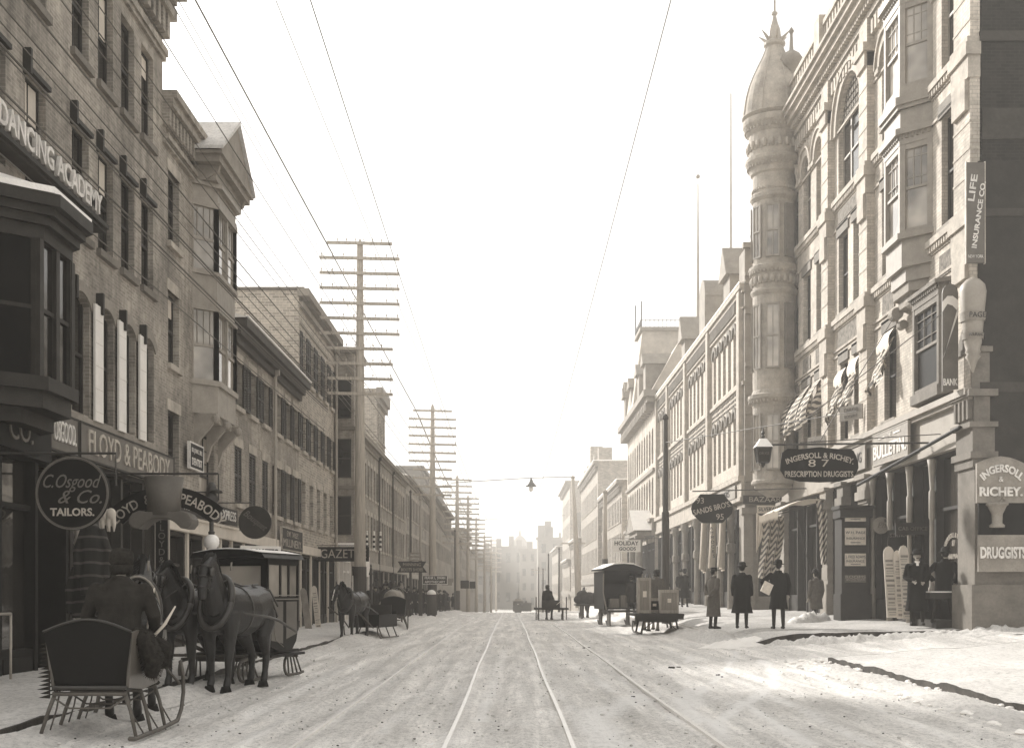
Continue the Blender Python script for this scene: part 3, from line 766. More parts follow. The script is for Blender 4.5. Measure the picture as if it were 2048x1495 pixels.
dentils(m, 0, b.w, -.16, .01, 11.95, 12.35, .3, .5); m.box(0, b.w, -.24, .02, 12.35, 12.55); m.box(0, b.w, -.32, .02, 12.55, 12.72); b.obj(m, 'cornice', 'brick_left')
A, C, p = b.lx(30.3), b.lx(33.3), .5
m = MB()
for (z0, z1, s_) in ((5.95, 6.65, 0), (6.65, 6.78, .07), (8.55, 9.35, -.02), (8.48, 8.58, .05), (9.35, 9.45, .05), (11.0, 11.15, .05), (11.15, 11.5, 0.0), (11.5, 11.6, .12)): canted(m, A, C, p, p, z0, z1, s_)
b.obj(m, 'oriel', 'wood_trim', 'pale painted oriel')
for (z0, z1) in ((6.78, 8.48), (9.45, 11.0)):
    m = MB(); g = MB(); P = [(A, 0), (A + p, -p), (C - p, -p), (C, 0)]
    for (q, s_) in zip(P, P[1:]):
        n_ = 2 if s_ is P[2] else 1
        for t in [k / n_ for k in range(n_ + 1)]:
            x, y = q[0] + (s_[0] - q[0]) * t, q[1] + (s_[1] - q[1]) * t; m.box(x - .06, x + .06, y - .02, y + .08, z0, z1)
        g.quad((q[0], q[1] + .05, z0), (s_[0], s_[1] + .05, z0), (s_[0], s_[1] + .05, z1), (q[0], q[1] + .05, z1))
        mid = (z0 + z1) / 2
        m.prism([(q[0], q[1] + .02), (s_[0], s_[1] + .02), (s_[0], s_[1] + .07), (q[0], q[1] + .07)], mid - .04, mid + .04, 'z')
        for t in [k / (4 * n_) for k in range(4 * n_)]:
            x, y = q[0] + (s_[0] - q[0]) * t, q[1] + (s_[1] - q[1]) * t; m.box(x - .012, x + .012, y + .03, y + .045, mid, z1)
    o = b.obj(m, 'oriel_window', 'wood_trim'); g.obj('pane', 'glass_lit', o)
m = MB()
for x in (A + .25, A + 1.5, C - .25): m.prism([(0, 4.9), (0, 5.95), (-.55, 5.95), (-.5, 5.75), (-.12, 5.3)], x - .08, x + .08, 'x'); m.ell((x, -.5, 5.82), (.12, .12, .12))
canted(m, A + .15, C - .15, p * .8, p * .8, 5.8, 5.95); b.obj(m, 'bracket', 'wood_trim')
m = MB(); ec = (A + C) / 2
for x in (A + .1, C - .1): m.prism([(0, 11.6), (0, 11.95), (-.66, 11.95), (-.62, 11.8), (-.3, 11.6)], x - .07, x + .07, 'x')
m.box(A - .25, C + .25, -.72, .05, 11.95, 12.12); m.box(A - .35, C + .35, -.80, .05, 12.12, 12.2)
m.prism([(A - .4, 12.2), (C + .4, 12.2), (ec, 13.42)], -.76, -.66); m.box(A + .1, C - .1, -.56, .02, 11.6, 11.95); b.obj(m, 'pediment', 'stone_mid')
m = MB()
for s_ in (-1, 1):
    e = ec + s_ * ((C - A) / 2 + .42)
    m.add([(e, -.84, 12.28), (ec, -.84, 13.55), (ec, .5, 13.55), (e, .5, 12.28), (e, -.84, 12.2), (ec, -.84, 13.45), (ec, .5, 13.45), (e, .5, 12.2)], [(0,1,2,3), (4,7,6,5), (0,4,5,1), (2,6,7,3), (0,3,7,4)])
b.obj(m, 'roof', 'snow_side')
shopfront(b, .1, b.w - .05, .14, 2.98, 4, 'wood_dark', door=[1], transom=.7)
m = MB(); m.box(0, b.w, -.16, .02, 3.0, 3.3); m.box(0, b.w, -.2, .02, 3.3, 3.36)
for x in (0.02, 1.9, 3.6, 5.3, 6.6): m.box(x, x + .16, -.06, .02, .1, 3.0)
b.obj(m, 'fascia', 'paint_cream')
# downpipe
def downpipe(b, x, z0, z1, mat='lead', r=.055):
    m = MB(); m.tube([(x, -.12, z0), (x, -.12, z1)], r, 8); 
    for z in (z0 + (z1 - z0) * k / 4 for k in range(5)): m.tube([(x, -.12, z - .03), (x, -.12, z + .03)], r * 1.3, 8)
    m.box(x - .1, x + .1, -.25, 0, z1, z1 + .2); return b.obj(m, 'downpipe', mat)

# --- low shuttered row
b = B('brick_row', 'low brick row with dark shutters and deep snowy eaves', 'L', XL, 34.6, 45.6)
c3 = [34.95, 36.9, 38.85, 41.0, 42.75, 44.35]; ops = []
for Y in c3: ops += [(b.lx(Y), b.lx(Y) + .95, 6.83, 8.12), (b.lx(Y), b.lx(Y) + .95, 4.1, 5.7)]
ops.append((b.lx(39.2), b.lx(40.0), 5.98, 6.3)); m = MB(); wall_holes(m, 0, b.w, 3.3, 9.0, ops[:-1], .2); shell(b, m, 11, 0, 9.0); b.obj(m, 'wall', 'brick_row')
for i, Y in enumerate(c3):
    window(b, b.lx(Y), 6.83, .95, 1.29, 'sash4', 'wood_dark', sill='stone', lintel='stone', shutters=2 if i != 3 else 1)
    window(b, b.lx(Y), 4.1, .95, 1.6, 'sash4', 'wood_dark', sill='stone', lintel='stone', shutters=3 if i < 3 else 2, blind=None)
b.obj(MB().box(b.lx(38.3), b.lx(38.6), -.03, .02, 5.95, 6.25), 'wall_block', 'stone')
m = MB(); m.box(0, b.w, -.12, .02, 8.55, 8.75); m.box(0, b.w, -.25, .02, 8.75, 8.95); m.box(-.0, b.w, -.42, .02, 8.95, 9.2); b.obj(m, 'cornice', 'cornice_dark')
m = MB(); m.add([(0, -.46, 9.2), (b.w, -.46, 9.2), (b.w, 5.5, 11.2), (0, 5.5, 11.2), (b.w, 11, 9.2), (0, 11, 9.2)], [(0, 1, 2, 3), (3, 2, 4, 5), (0, 3, 5), (1, 4, 2)]); m.box(0, b.w, -.47, -.38, 9.2, 9.26); b.obj(m, 'roof', 'snow')
downpipe(b, b.lx(40.4), .2, 8.6)
shopfront(b, .1, b.w - .05, .12, 2.98, 7, 'wood_dark', door=[1, 4], transom=.6, post=.1)
m = MB(); m.box(0, b.w, -.16, .02, 3.0, 3.3)
for x in (1.3, 4.2, 5.8, 8.3, 10.6): m.box(x, x + .13, -.06, .02, .1, 3.0)
b.obj(m, 'fascia', 'paint_cream')
m = MB()
for x in [2.2 + .85 * k for k in range(10)]: m.prism([(0, 2.4), (0, 2.98), (-.22, 2.98), (-.18, 2.8), (-.08, 2.7), (-.1, 2.55)], x, x + .07, 'x')
b.obj(m, 'bracket', 'wood_dark')

# --- taller brick block beyond it
b = B('brick_building', 'flat roofed four storey brick block beyond the shuttered row', 'L', XL, 45.6, 54.8)
ops = []; c4 = [46.2, 48.0, 49.8, 51.6, 53.4]
for Y in c4: ops += [(b.lx(Y), b.lx(Y) + .9, 9.5, 11.15), (b.lx(Y), b.lx(Y) + .9, 6.83, 8.12), (b.lx(Y), b.lx(Y) + .9, 4.1, 5.7)]
m = MB(); wall_holes(m, 0, b.w, 3.3, 12.6, ops, .2); shell(b, m, 12, 0, 12.6); b.obj(m, 'wall', 'brick_old')
for Y in c4:
    window(b, b.lx(Y), 9.5, .9, 1.65, 'sash4', sill='stone', shutters=2); window(b, b.lx(Y), 6.83, .9, 1.29, 'sash4', sill='stone', lintel='stone', shutters=2)
    window(b, b.lx(Y), 4.1, .9, 1.6, 'sash4', sill='stone', lintel='stone')
m = MB(); m.box(0, b.w, -.15, .02, 12.0, 12.2); m.box(-.25, b.w, -.4, .02, 12.35, 12.62); m.box(.05, b.w, -.05, .02, 11.4, 11.5); b.obj(m, 'cornice', 'stone_mid')
b.obj(MB().box(-.1, b.w, -.2, 12, 12.62, 12.7), 'roof', 'slate')
m = MB(); m.box(0, b.w, -.16, .02, 3.0, 3.3)
for x in (.1, 2.5, 4.6, 7): m.box(x, x + .13, -.06, .02, .1, 3.0)
b.obj(m, 'fascia', 'paint_cream'); shopfront(b, .1, b.w - .05, .12, 2.98, 6, 'wood_dark', door=[2], transom=.5)
downpipe(b, b.lx(54.6), .2, 12)
# --- house with a square projecting bay
b = B('brick_house', 'dark brick house with a square projecting bay, half hidden by the nearest pole', 'L', XL, 54.8, 60.4)
m = MB(); wall_holes(m, 0, b.w, 3.2, 12.0, [(.9, 1.7, 9.2, 11.0), (.9, 1.7, 6.6, 8.2)], .2); shell(b, m, 12, 0, 12.0)
m.box(0.02, 3.0, -.86, 0.02, 3.75, 12.05); b.obj(m, 'wall', 'brick_left'); roofslab(b, 12, 12)
m = MB(); m.box(-.15, 3.15, -1.05, .02, 12.05, 12.3); m.box(-.05, 3.05, -.92, .02, 8.7, 8.85); m.box(-.05, 3.05, -.92, .02, 6.1, 6.25); b.obj(m, 'cornice', 'stone_dark')
b.obj(MB().box(-.1, 3.1, -1.0, .02, 3.65, 3.75), 'snow_ledge', 'snow')
for z in (4.1, 6.6, 9.2):
    fr, gm = window_meshes(.62, 1.7, 'sash', 'wood_dark', 'glass')
    q = mk('window', fr, b.root, None, (0 - .03, -.12, z), R(-90)); mk('pane', gm, q)
shopfront(b, .1, b.w - .05, .12, 3.1, 4, 'paint_white', door=[1], transom=.5)
# --- white shop and the long uniform row
def long_row(name, label, Ya, Yb, zt, rows, pitch, w_, mat='brick_row', shop='wood_dark', z0=0, lint='stone', frontx=XL, win=True, roofm='snow', base=3.2):
    b = B(name, label, 'L', frontx, Ya, Yb); ops = []; n = int((b.w - .6) / pitch); x0 = (b.w - n * pitch) / 2 + (pitch - w_) / 2
    for i in range(n):
        for (a, c) in rows: ops.append((x0 + i * pitch, x0 + i * pitch + w_, a, c))
    m = MB(); wall_holes(m, 0, b.w, base + z0, zt, ops, .18); shell(b, m, 11, z0 - 2, zt); b.obj(m, 'wall', mat)
    for i in range(n):
        for (a, c) in rows: window(b, x0 + i * pitch, a, w_, c - a, 'sash', 'wood_dark', sill='stone', lintel=lint, depth=.15, blind=rnd.choice([None, None, None, .25, .4, .5]))
    m = MB(); m.box(0, b.w, -.1, .02, zt - .5, zt - .35); dentils(m, 0, b.w, -.16, .01, zt - .35, zt - .2, .3); m.box(0, b.w, -.3, .02, zt - .2, zt); b.obj(m, 'cornice', 'stone_mid')
    m = MB(); m.add([(0, -.33, zt), (b.w, -.33, zt), (b.w, 5.5, zt + 1.6), (0, 5.5, zt + 1.6), (b.w, 11, zt), (0, 11, zt)], [(0, 1, 2, 3), (3, 2, 4, 5), (0, 3, 5), (1, 4, 2)]); b.obj(m, 'roof', roofm)
    m = MB(); m.box(0, b.w, -.14, .02, base + z0 - .35, base + z0); k = max(2, int(b.w / 3))
    for i in range(k + 1): m.box(i * b.w / k * .98, i * b.w / k * .98 + .2, -.05, .02, z0 - 1, base + z0 - .35)
    b.obj(m, 'fascia', 'paint_grey'); shopfront(b, .1, b.w - .1, z0 + .05, base + z0 - .35, max(3, int(b.w / 1.7)), shop, door=[1, 4, 8], transom=.5)
    return b
b = long_row('brick_row', 'long uniform three storey brick row with pale lintels behind the second pole', 60.4, 92, 9.7, [(6.75, 8.45), (4.0, 5.75)], 1.5, .78)
for Y in (64, 72.5, 81): downpipe(b, b.lx(Y), 0, 9.2, 'cornice_dark')
b.obj(MB().box(.1, 6.2, -.22, -.145, 2.4, 3.45), 'fascia', 'paint_white', 'white shop fascia')
m = MB()
for x in (.3, 1.6, 3.0, 4.6, 6.0): m.box(x, x + .3, -.2, .03, .1, 2.4)
b.obj(m, 'pilaster', 'paint_white', 'white shop pilasters')
m = MB()
for x in (.3, 8, 15, 24): m.box(x, x + .9, 4.0, 5.2, 10.8, 12.3)
b.obj(m, 'chimney', 'brick_old')
b = long_row('brick_row', 'second half of the uniform brick row, beyond the second telegraph pole', 92, 128, 10.2, [(7.2, 8.9), (4.2, 5.95)], 1.6, .8, z0=-.2)
m = MB()
for x in (3, 12, 20, 30): m.box(x, x + .9, 4.0, 5.2, 11.3, 12.8)
b.obj(m, 'chimney', 'brick_old')
b = B('brick_building', 'tall narrow brick block rising behind the uniform row', 'L', XL - .35, 75.5, 80.5)
ops = [(x, x + .7, a, c) for x in (.5, 1.6, 2.7, 3.8) for (a, c) in ((10.9, 12.6),)]
m = MB(); wall_holes(m, 0, b.w, 9.0, 13.9, ops, .2); shell(b, m, 10, 9, 13.9); b.obj(m, 'wall', 'brick_old'); roofslab(b, 10, 13.9)
for o_ in ops: window(b, o_[0], o_[2], .7, 1.7, 'sash', sill='stone')
m = MB(); m.box(-.1, b.w, -.35, .02, 13.3, 13.95); m.box(0, b.w, -.2, .02, 12.95, 13.3); b.obj(m, 'cornice', 'stone_mid'); b.obj(MB().box(1.2, 2.2, 1, 2, 13.9, 14.4), 'chimney', 'brick_old')
# --- far left buildings stepping into the haze
b = B('mansard_building', 'hazy block with a snowy mansard roof beyond the uniform rows', 'L', XL - .2, 128, 168)
ops = [(x, x + .9, a, c) for x in frange(1, 37.6, 18) for (a, c) in ((8.6, 10.4), (5.2, 7.0))]
m = MB(); wall_holes(m, 0, b.w, 3, 11.6, ops, .2); shell(b, m, 12, -3, 11.6); m.quad((0, 0, -3), (b.w, 0, -3), (b.w, 0, 3), (0, 0, 3)); b.obj(m, 'wall', 'brick_row')
for o_ in ops: window(b, o_[0], o_[2], .9, 1.8, 'sash', sill=None, lintel='stone')
m = MB(); m.add([(0, -.4, 11.6), (b.w, -.4, 11.6), (b.w, 1.2, 14.2), (0, 1.2, 14.2), (b.w, 12, 14.2), (0, 12, 14.2), (0, 12, 11.6), (b.w, 12, 11.6)], [(0,1,2,3), (3,2,4,5), (0,3,5,6), (1,7,4,2)]); b.obj(m, 'roof', 'slate')
m = MB(); m.box(0, b.w, -.5, .02, 11.2, 11.6); m.box(-.2, b.w, .9, 12, 14.2, 14.5); b.obj(m, 'cornice', 'stone_dark')
zz = [(168, 206, 9.8, -1.2, 'hazy brick row after the mansard block'), (206, 246, 12.2, -2.0, 'taller hazy block halfway down the left side'), (246, 300, 10.0, -3.0, 'last hazy row on the left before the square')]
for (a, c, zt, z0, l) in zz:
    b = B('brick_building', l, 'L', XL - .2, a, c); ops = [(x, x + 1.0, q, q + 1.8) for x in frange(1, b.w - 2.2, int(b.w / 2.4)) for q in (z0 + 4.4, z0 + 7.4)]
    m = MB(); wall_holes(m, 0, b.w, z0 - 2.5, zt, ops, .25); shell(b, m, 12, z0 - 2.5, zt); b.obj(m, 'wall', 'brick_row'); roofslab(b, 12, zt)
    for o_ in ops: window(b, o_[0], o_[2], 1.0, 1.8, 'sash', sill=None, depth=.2)
    b.obj(MB().box(0, b.w, -.4, .02, zt - .4, zt), 'cornice', 'stone_dark')
# ------------------------------------------------------------------ RIGHT SIDE: the ornate block on the corner
XR = 10.6
b = B('ornate_building', 'ornate light brick corner block with round arches, oriels and dark side wall', 'R', XR, 28.2, 48.2)
W = b.w
def ZR(u, v): return Zl(u, v, XR)
def sp(Y): return b.lx(Y)
ops = []; wn = []
def op(Ya, Yb, z0, z1, r=0, style='sash', **kw):
    x0, x1 = sp(Yb), sp(Ya); ops.append((x0, x1, z0, z1, r)); wn.append((x0, z0, x1 - x0, z1 - z0, style, kw))
bay1 = [(42.15, 43.25), (44.05, 45.15), (45.95, 47.05)]
for (a, c) in bay1:
    op(a, c, 14.3, 17.05, .5); op(a, c, 10.5, 12.95); op(a, c, 6.4, 8.9)
op(37.55, 40.35, 14.3, 17.7, 1.4, 'tallx')
for (a, c) in ((37.5, 38.6), (39.2, 40.3)): op(a, c, 10.5, 13.0)
for (a, c) in ((37.6, 38.5), (39.2, 40.1)): op(a, c, 6.4, 8.9)
op(34.55, 35.6, 14.3, 17.1, .5); op(34.45, 35.6, 10.5, 13.0); op(34.3, 35.4, 6.4, 8.9)
op(29.55, 30.7, 14.3, 17.0); op(29.55, 30.7, 10.5, 13.2)
m = MB(); wall_holes(m, 0, W, 5.1, 19.6, ops, .18)
m.quad((W, 12, -1), (0, 12, -1), (0, 12, 19.6), (W, 12, 19.6)); m.quad((0, 12, 5), (0, 0, 5), (0, 0, 19.6), (0, 12, 19.6)); m.quad((0, 0, 19.6), (W, 0, 19.6), (W, 14, 19.6), (0, 14, 19.6))
b.obj(m, 'wall', 'brick_light')
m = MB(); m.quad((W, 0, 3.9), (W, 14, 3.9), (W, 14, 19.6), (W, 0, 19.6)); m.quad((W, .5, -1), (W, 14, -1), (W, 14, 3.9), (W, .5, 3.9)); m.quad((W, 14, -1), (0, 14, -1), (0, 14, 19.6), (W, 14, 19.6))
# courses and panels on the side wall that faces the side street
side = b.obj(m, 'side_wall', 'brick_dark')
m = MB(); x = W
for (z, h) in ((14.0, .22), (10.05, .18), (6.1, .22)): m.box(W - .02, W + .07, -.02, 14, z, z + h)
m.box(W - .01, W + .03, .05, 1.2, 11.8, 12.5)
b.obj(m, 'side_course', 'stone_blackish')
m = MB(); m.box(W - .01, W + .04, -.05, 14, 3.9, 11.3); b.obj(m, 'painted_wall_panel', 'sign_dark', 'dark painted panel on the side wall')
for (x0, z0, w_, h, st, kw) in wn:
    if st == 'tallx':
        for k in range(3): 
            ww = w_ / 3; fr, gm = window_meshes(ww, h - 1.05, 'sash', 'wood_trim', 'glass'); o = mk('window', fr, b.root, None, (x0 + ww * k, .16, z0)); mk('pane', gm, o)
        m = MB(); m.box(x0, x0 + w_, .1, .17, z0 + h - 1.15, z0 + h - 1.0)
        for i in range(11):
            for j in range(5):
                x, z = x0 + .12 + i * .26, z0 + h - .9 + j * .24 - .05
                if ((x - x0 - w_/2) ** 2 + (z - (z0 + h - 1.4)) ** 2) < 1.35 ** 2 or True: m.box(x, x + .16, .11, .155, z, z + .15)
        m.quad((x0, .16, z0 + h - 1.0), (x0 + w_, .16, z0 + h - 1.0), (x0 + w_, .16, z0 + h), (x0, .16, z0 + h)); b.obj(m, 'lattice', 'terracotta')
    else:
        g = 'glass'; window(b, x0, z0, w_, h, st, 'wood_dark' if z0 < 14 else 'wood_trim', gl='glass', depth=.15, sill='stone_mid', blind=(.3 if rnd.random() < .3 else None))
# pilasters
pil = [(28.2, 29.25), (36.35, 37.2), (40.85, 41.7), (47.4, 48.2)]
m = MB(); ms = MB()
for (a, c) in pil:
    x0, x1 = sp(c), sp(a)
    m.box(x0, x1, -.22, .03, 6.2, 18.3)
    for z in (9.9, 13.7): ms.box(x0 - .08, x1 + .08, -.34, .0, z, z + .28); ms.box(x0 - .03, x1 + .03, -.28, 0, z - .5, z); ms.box(x0 + .1, x1 - .1, -.31, 0, z - 1.2, z - .5); ms.box(x0 - .04, x1 + .04, -.30, 0, z + .28, z + .42)
    ms.box(x0 - .1, x1 + .1, -.36, .0, 17.3, 17.55); ms.box(x0, x1, -.3, .0, 16.9, 17.3)
    for z in (14.5, 15.1, 15.7, 16.3, 11.0, 11.6, 12.2, 7.2, 7.8, 8.4): ms.box(x0 - .01, x1 + .01, -.235, .0, z, z + .05)
b.obj(m, 'pilaster', 'brick_light'); b.obj(ms, 'pilaster_cap', 'stone')
segs = [(sp(47.4), sp(41.7)), (sp(40.85), sp(37.2)), (sp(36.35), sp(29.25))]
for (x0, x1) in segs:
    for z in (14.08, 10.22): belt(b, x0, x1, z, 'stone', .14, .16)
    m = MB()
    for z in (13.25, 9.15, 9.35, 16.35): m.box(x0, x1, -.05, .02, z, z + .07)
    m.box(x0, x1, -.08, .02, 6.2, 6.36); b.obj(m, 'string_course', 'stone')
# arched hoods over the windows
m = MB()
for (a, c, r) in [(p_, q_, .55) for (p_, q_) in bay1] + [(34.55, 35.6, .53)]:
    cx = (sp(a) + sp(c)) / 2; m.arch(cx, 16.55, r + .02, r + .28, -.09, .02); m.arch(cx, 16.55, r + .28, r + .36, -.15, .02)
    m.box(cx - r - .36, cx - r - .02, -.12, .02, 16.4, 16.55); m.box(cx + r + .02, cx + r + .36, -.12, .02, 16.4, 16.55)
cx = (sp(37.55) + sp(40.35)) / 2; m.arch(cx, 16.3, 1.42, 1.72, -.1, .02, 20); m.arch(cx, 16.3, 1.72, 1.82, -.17, .02, 20)
b.obj(m, 'arch_trim', 'stone')
# lintels of rough stone and terracotta panels
m = MB()
for (x0, z0, w_, h, st, kw) in wn:
    if z0 < 14 : m.box(x0 - .14, x0 + w_ + .14, -.05, .02, z0 + h + .0, z0 + h + .34)
b.obj(m, 'lintel', 'stone_dark')
m = MB()
for (a, c) in bay1: m.box(sp(c), sp(a), -.03, .02, 9.42, 9.95)
m.box(sp(40.3), sp(37.6), -.03, .02, 9.42, 9.98); m.box(sp(35.5), sp(34.4), -.03, .02, 9.42, 9.95); m.box(sp(30.8), sp(29.6), -.03, .02, 9.3, 9.85)
m.box(sp(40.3), sp(37.6), -.03, .02, 13.4, 13.8); m.box(sp(35.5), sp(34.4), -.03, .02, 13.4, 13.8)
b.obj(m, 'terracotta_panel', 'terracotta')
# main cornice, frieze and parapet
m = MB()
for (x0, x1) in segs: dentils(m, x0 + .1, x1 - .1, -.14, .02, 17.75, 18.15, .34, .55); dentils(m, x0 + .2, x1 - .2, -.09, .02, 18.2, 18.3, .2)
m.box(0, W + .1, -.16, .02, 18.32, 18.5); dentils(m, 0, W, -.32, .0, 18.5, 18.68, .22, .55); m.box(0, W + .3, -.46, .02, 18.68, 18.86); m.box(0, W + .4, -.60, .02, 18.86, 19.02); m.box(0, W + .45, -.70, .1, 19.02, 19.12)
b.obj(m, 'cornice', 'stone')
m = MB()
for z in (19.2, 20.1): m.box(0, W, -.38, -.12, z, z + .16)
dentils(m, 0, W, -.32, -.18, 19.36, 20.1, .34, .45)
for x in [sp(y) for y in (47.9, 41.3, 36.8, 32.5, 28.6)]: m.box(x - .35, x + .35, -.48, 0, 19.12, 20.5)
b.obj(m, 'balustrade', 'stone')
m = MB()
for x in (sp(39.0),): m.box(x - 1.3, x + 1.3, -.2, 1.4, 19.5, 23.2); m.box(x - 1.5, x + 1.5, -.4, 1.6, 23.2, 23.5); m.box(x - 1.2, x + 1.2, -.26, 0, 22.3, 22.5)
m.box(sp(35.5), sp(28.3), -.1, 1.5, 19.6, 22.4)
b.obj(m, 'parapet', 'brick_light')
m = MB(); x = sp(46.2); m.lathe((x, -.2, 20.3), [(.12, 0), (.1, .5), (.3, .7), (.42, .95), (.3, 1.15), (.08, 1.3), (.05, 1.9), (.1, 2.0), (.02, 2.15)], 12); b.obj(m, 'finial', 'stone_mid', smooth=True)
# oriels
def oriel(b, Ya, Yb, p, levels, parts, mat='wood_trim', gl='glass_lit', name='oriel'):
    A, C = sp(Yb), sp(Ya); m = MB()
    for (z0, z1, s_) in parts: canted(m, A, C, p, p, z0, z1, s_)
    for (z0, z1, s_) in parts:
        if s_ >= .1:                                              # dentils under the ledges
            for (q, s2) in zip([(A, 0), (A + p, -p), (C - p, -p)], [(A + p, -p), (C - p, -p), (C, 0)]):
                n = max(3, int(math.dist(q, s2) / .13))
                for k in range(n):
                    x, y = q[0] + (s2[0] - q[0]) * (k + .5) / n, q[1] + (s2[1] - q[1]) * (k + .5) / n; m.box(x - .03, x + .03, y - .07, y + .05, z0 - .1, z0)
    b.obj(m, name, mat); P = [(A, 0), (A + p, -p), (C - p, -p), (C, 0)]
    for (z0, z1) in levels:
        m = MB(); g = MB()
        for (q, s2) in zip(P, P[1:]):
            L = math.dist(q, s2); ux, uy = (s2[0]-q[0]) / L, (s2[1]-q[1]) / L
            def pr(t0, t1, za, zb, d0, d1):
                a = (q[0] + ux * t0, q[1] + uy * t0); c = (q[0] + ux * t1, q[1] + uy * t1); nx_, ny_ = -uy, ux
                m.prism([(a[0] + nx_*d0, a[1] + ny_*d0), (c[0] + nx_*d0, c[1] + ny_*d0), (c[0] + nx_*d1, c[1] + ny_*d1), (a[0] + nx_*d1, a[1] + ny_*d1)], za, zb, 'z')
            f = min(.14, L * .18)
            pr(0, f, z0, z1, -.01, .1); pr(L - f, L, z0, z1, -.01, .1); pr(f, L - f, z1 - .14, z1, -.0, .1); pr(f, L - f, z0, z0 + .1, 0, .1)
            zm = z0 + (z1 - z0) * .5; pr(f, L - f, zm - .03, zm + .04, .03, .09)
            for k in range(1, 3): pr(f + (L-2*f)*k/3 - .012, f + (L-2*f)*k/3 + .012, zm, z1 - .14, .05, .08)
            for zz in (zm + .25, z1 - .35): pr(f, L - f, zz, zz + .02, .05, .08)
            g.quad((q[0], q[1] + .09, z0), (s2[0], s2[1] + .09, z0), (s2[0], s2[1] + .09, z1), (q[0], q[1] + .09, z1))
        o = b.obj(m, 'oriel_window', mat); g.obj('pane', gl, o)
oriel(b, 31.35, 33.95, .62, [(10.75, 13.0), (14.45, 16.6)],
      [(9.9, 10.6, -.04), (10.6, 10.75, .08), (13.0, 13.25, .02), (13.25, 13.4, .14), (13.4, 13.9, .0), (14.0, 14.2, .14), (13.9, 14.0, .08), (14.2, 14.45, .02), (16.6, 16.9, .02), (16.9, 17.1, .16), (17.1, 17.9, -.02), (17.9, 18.1, .1), (9.55, 9.9, -.16)])
A, C = sp(33.95), sp(31.35); m = MB()
canted(m, A + .3, C - .3, .4, .35, 9.3, 9.55, 0); canted(m, A + .5, C - .5, .28, .22, 9.05, 9.3, 0)
for x in (A + .55, C - .55): m.lathe((x, -.22, 0), [(.01, 9.0), (.01, 9.01)], 6); m.tube([(x - .18, -.3, 9.0), (x + .18, -.3, 9.0)], .16, 12); m.tube([(x - .14, -.12, 8.72), (x + .14, -.12, 8.72)], .12, 12)
m.arch((A + .55), 14.0, .3, .5, -.6, 0, 12)
b.obj(m, 'oriel_bracket', 'stone_mid')
oriel(b, 29.4, 32.1, .38, [(6.55, 8.7)], [(6.3, 6.55, .06), (8.7, 8.95, .02), (8.95, 9.05, .12)], 'stone_dark', 'glass_dull')
# shop floor
m = MB(); m.box(0, W, -.12, .02, 5.12, 5.95); m.box(0, W, -.26, .02, 5.95, 6.05); m.box(0, W + .05, -.36, .02, 6.05, 6.2); m.box(0, W, -.16, .02, 4.98, 5.12); b.obj(m, 'fascia', 'paint_grey')
zb = lambda Y: E - hside(XR, Y)
def post(Ya, Yb, mat='stone_mid', lab=None, top=5.0):
    x0, x1 = sp(Yb), sp(Ya); z = zb(Ya); m = MB()
    m.box(x0 - .06, x1 + .06, -.24, .5, z - .3, z + 1.0); m.box(x0, x1, -.18, .5, z + 1.0, top - .75)
    for k in range(5): m.box(x0 - .02, x1 + .02, -.2, .5, z + 1.15 + .52 * k, z + 1.55 + .52 * k) if mat == 'stone_mid' else None
    m.box(x0 - .04, x1 + .04, -.24, .5, top - .8, top - .7); m.box(x0 - .10, x1 + .10, -.32, .5, top - .7, top - .45); m.box(x0 - .05, x1 + .05, -.26, .5, top - .45, top - .1); m.box(x0 - .12, x1 + .12, -.34, .5, top - .1, top + .02)
    return b.obj(m, 'pier', mat, lab)
post(36.35, 37.2); post(38.9, 39.5, 'stone_dark'); post(41.0, 41.7); post(47.5, 48.2)
sh = shopfront(b, sp(36.35), sp(29.35), zb(32) + .1, 4.98, 4, 'wood_dark', door=[2], transom=1.3, stall=.5, post=.16)
shopfront(b, sp(38.9), sp(37.2), zb(38) + .1, 4.98, 1, 'wood_dark', door=[0], transom=.6)
shopfront(b, sp(41.0), sp(39.5), zb(40) + .1, 4.98, 1, 'wood_dark', transom=.6)
shopfront(b, sp(47.5), sp(41.7), zb(45) + .1, 4.98, 4, 'wood_dark', door=[1], transom=1.0, stall=.5)
m = MB()
for x in (sp(36.2), sp(34.55), sp(32.85), sp(31.1)): m.lathe((x, -.1, zb(32)), [(.09, 0), (.09, .9), (.06, .95), (.055, 2.6), (.08, 2.65), (.08, 3.3), (.05, 3.35), (.09, 3.9), (.12, 4.1)], 10)
b.obj(m, 'column', 'wood_trim', smooth=True)
m = MB(); m.box(sp(30.9), W - 1.1, -.75, 0, zb(29) + .65, zb(29) + .8); m.box(sp(30.9), sp(30.8), -.72, 0, zb(29) - .2, zb(29) + .65); m.box(sp(30.85), W - 1.1, -.6, -.02, zb(29) - .2, zb(29) + .15); b.obj(m, 'window_ledge', 'wood_dark')
m = MB(); m.box(sp(30.88), W - 1.12, -.73, -.02, zb(29) + .8, zb(29) + .83); b.obj(m, 'snow_ledge', 'snow')
m = MB(); m.tube([(sp(36.6), -.42, 4.72), (W - .3, -.34, 5.35)], .045, 8); b.obj(m, 'awning_roller', 'wood_black')
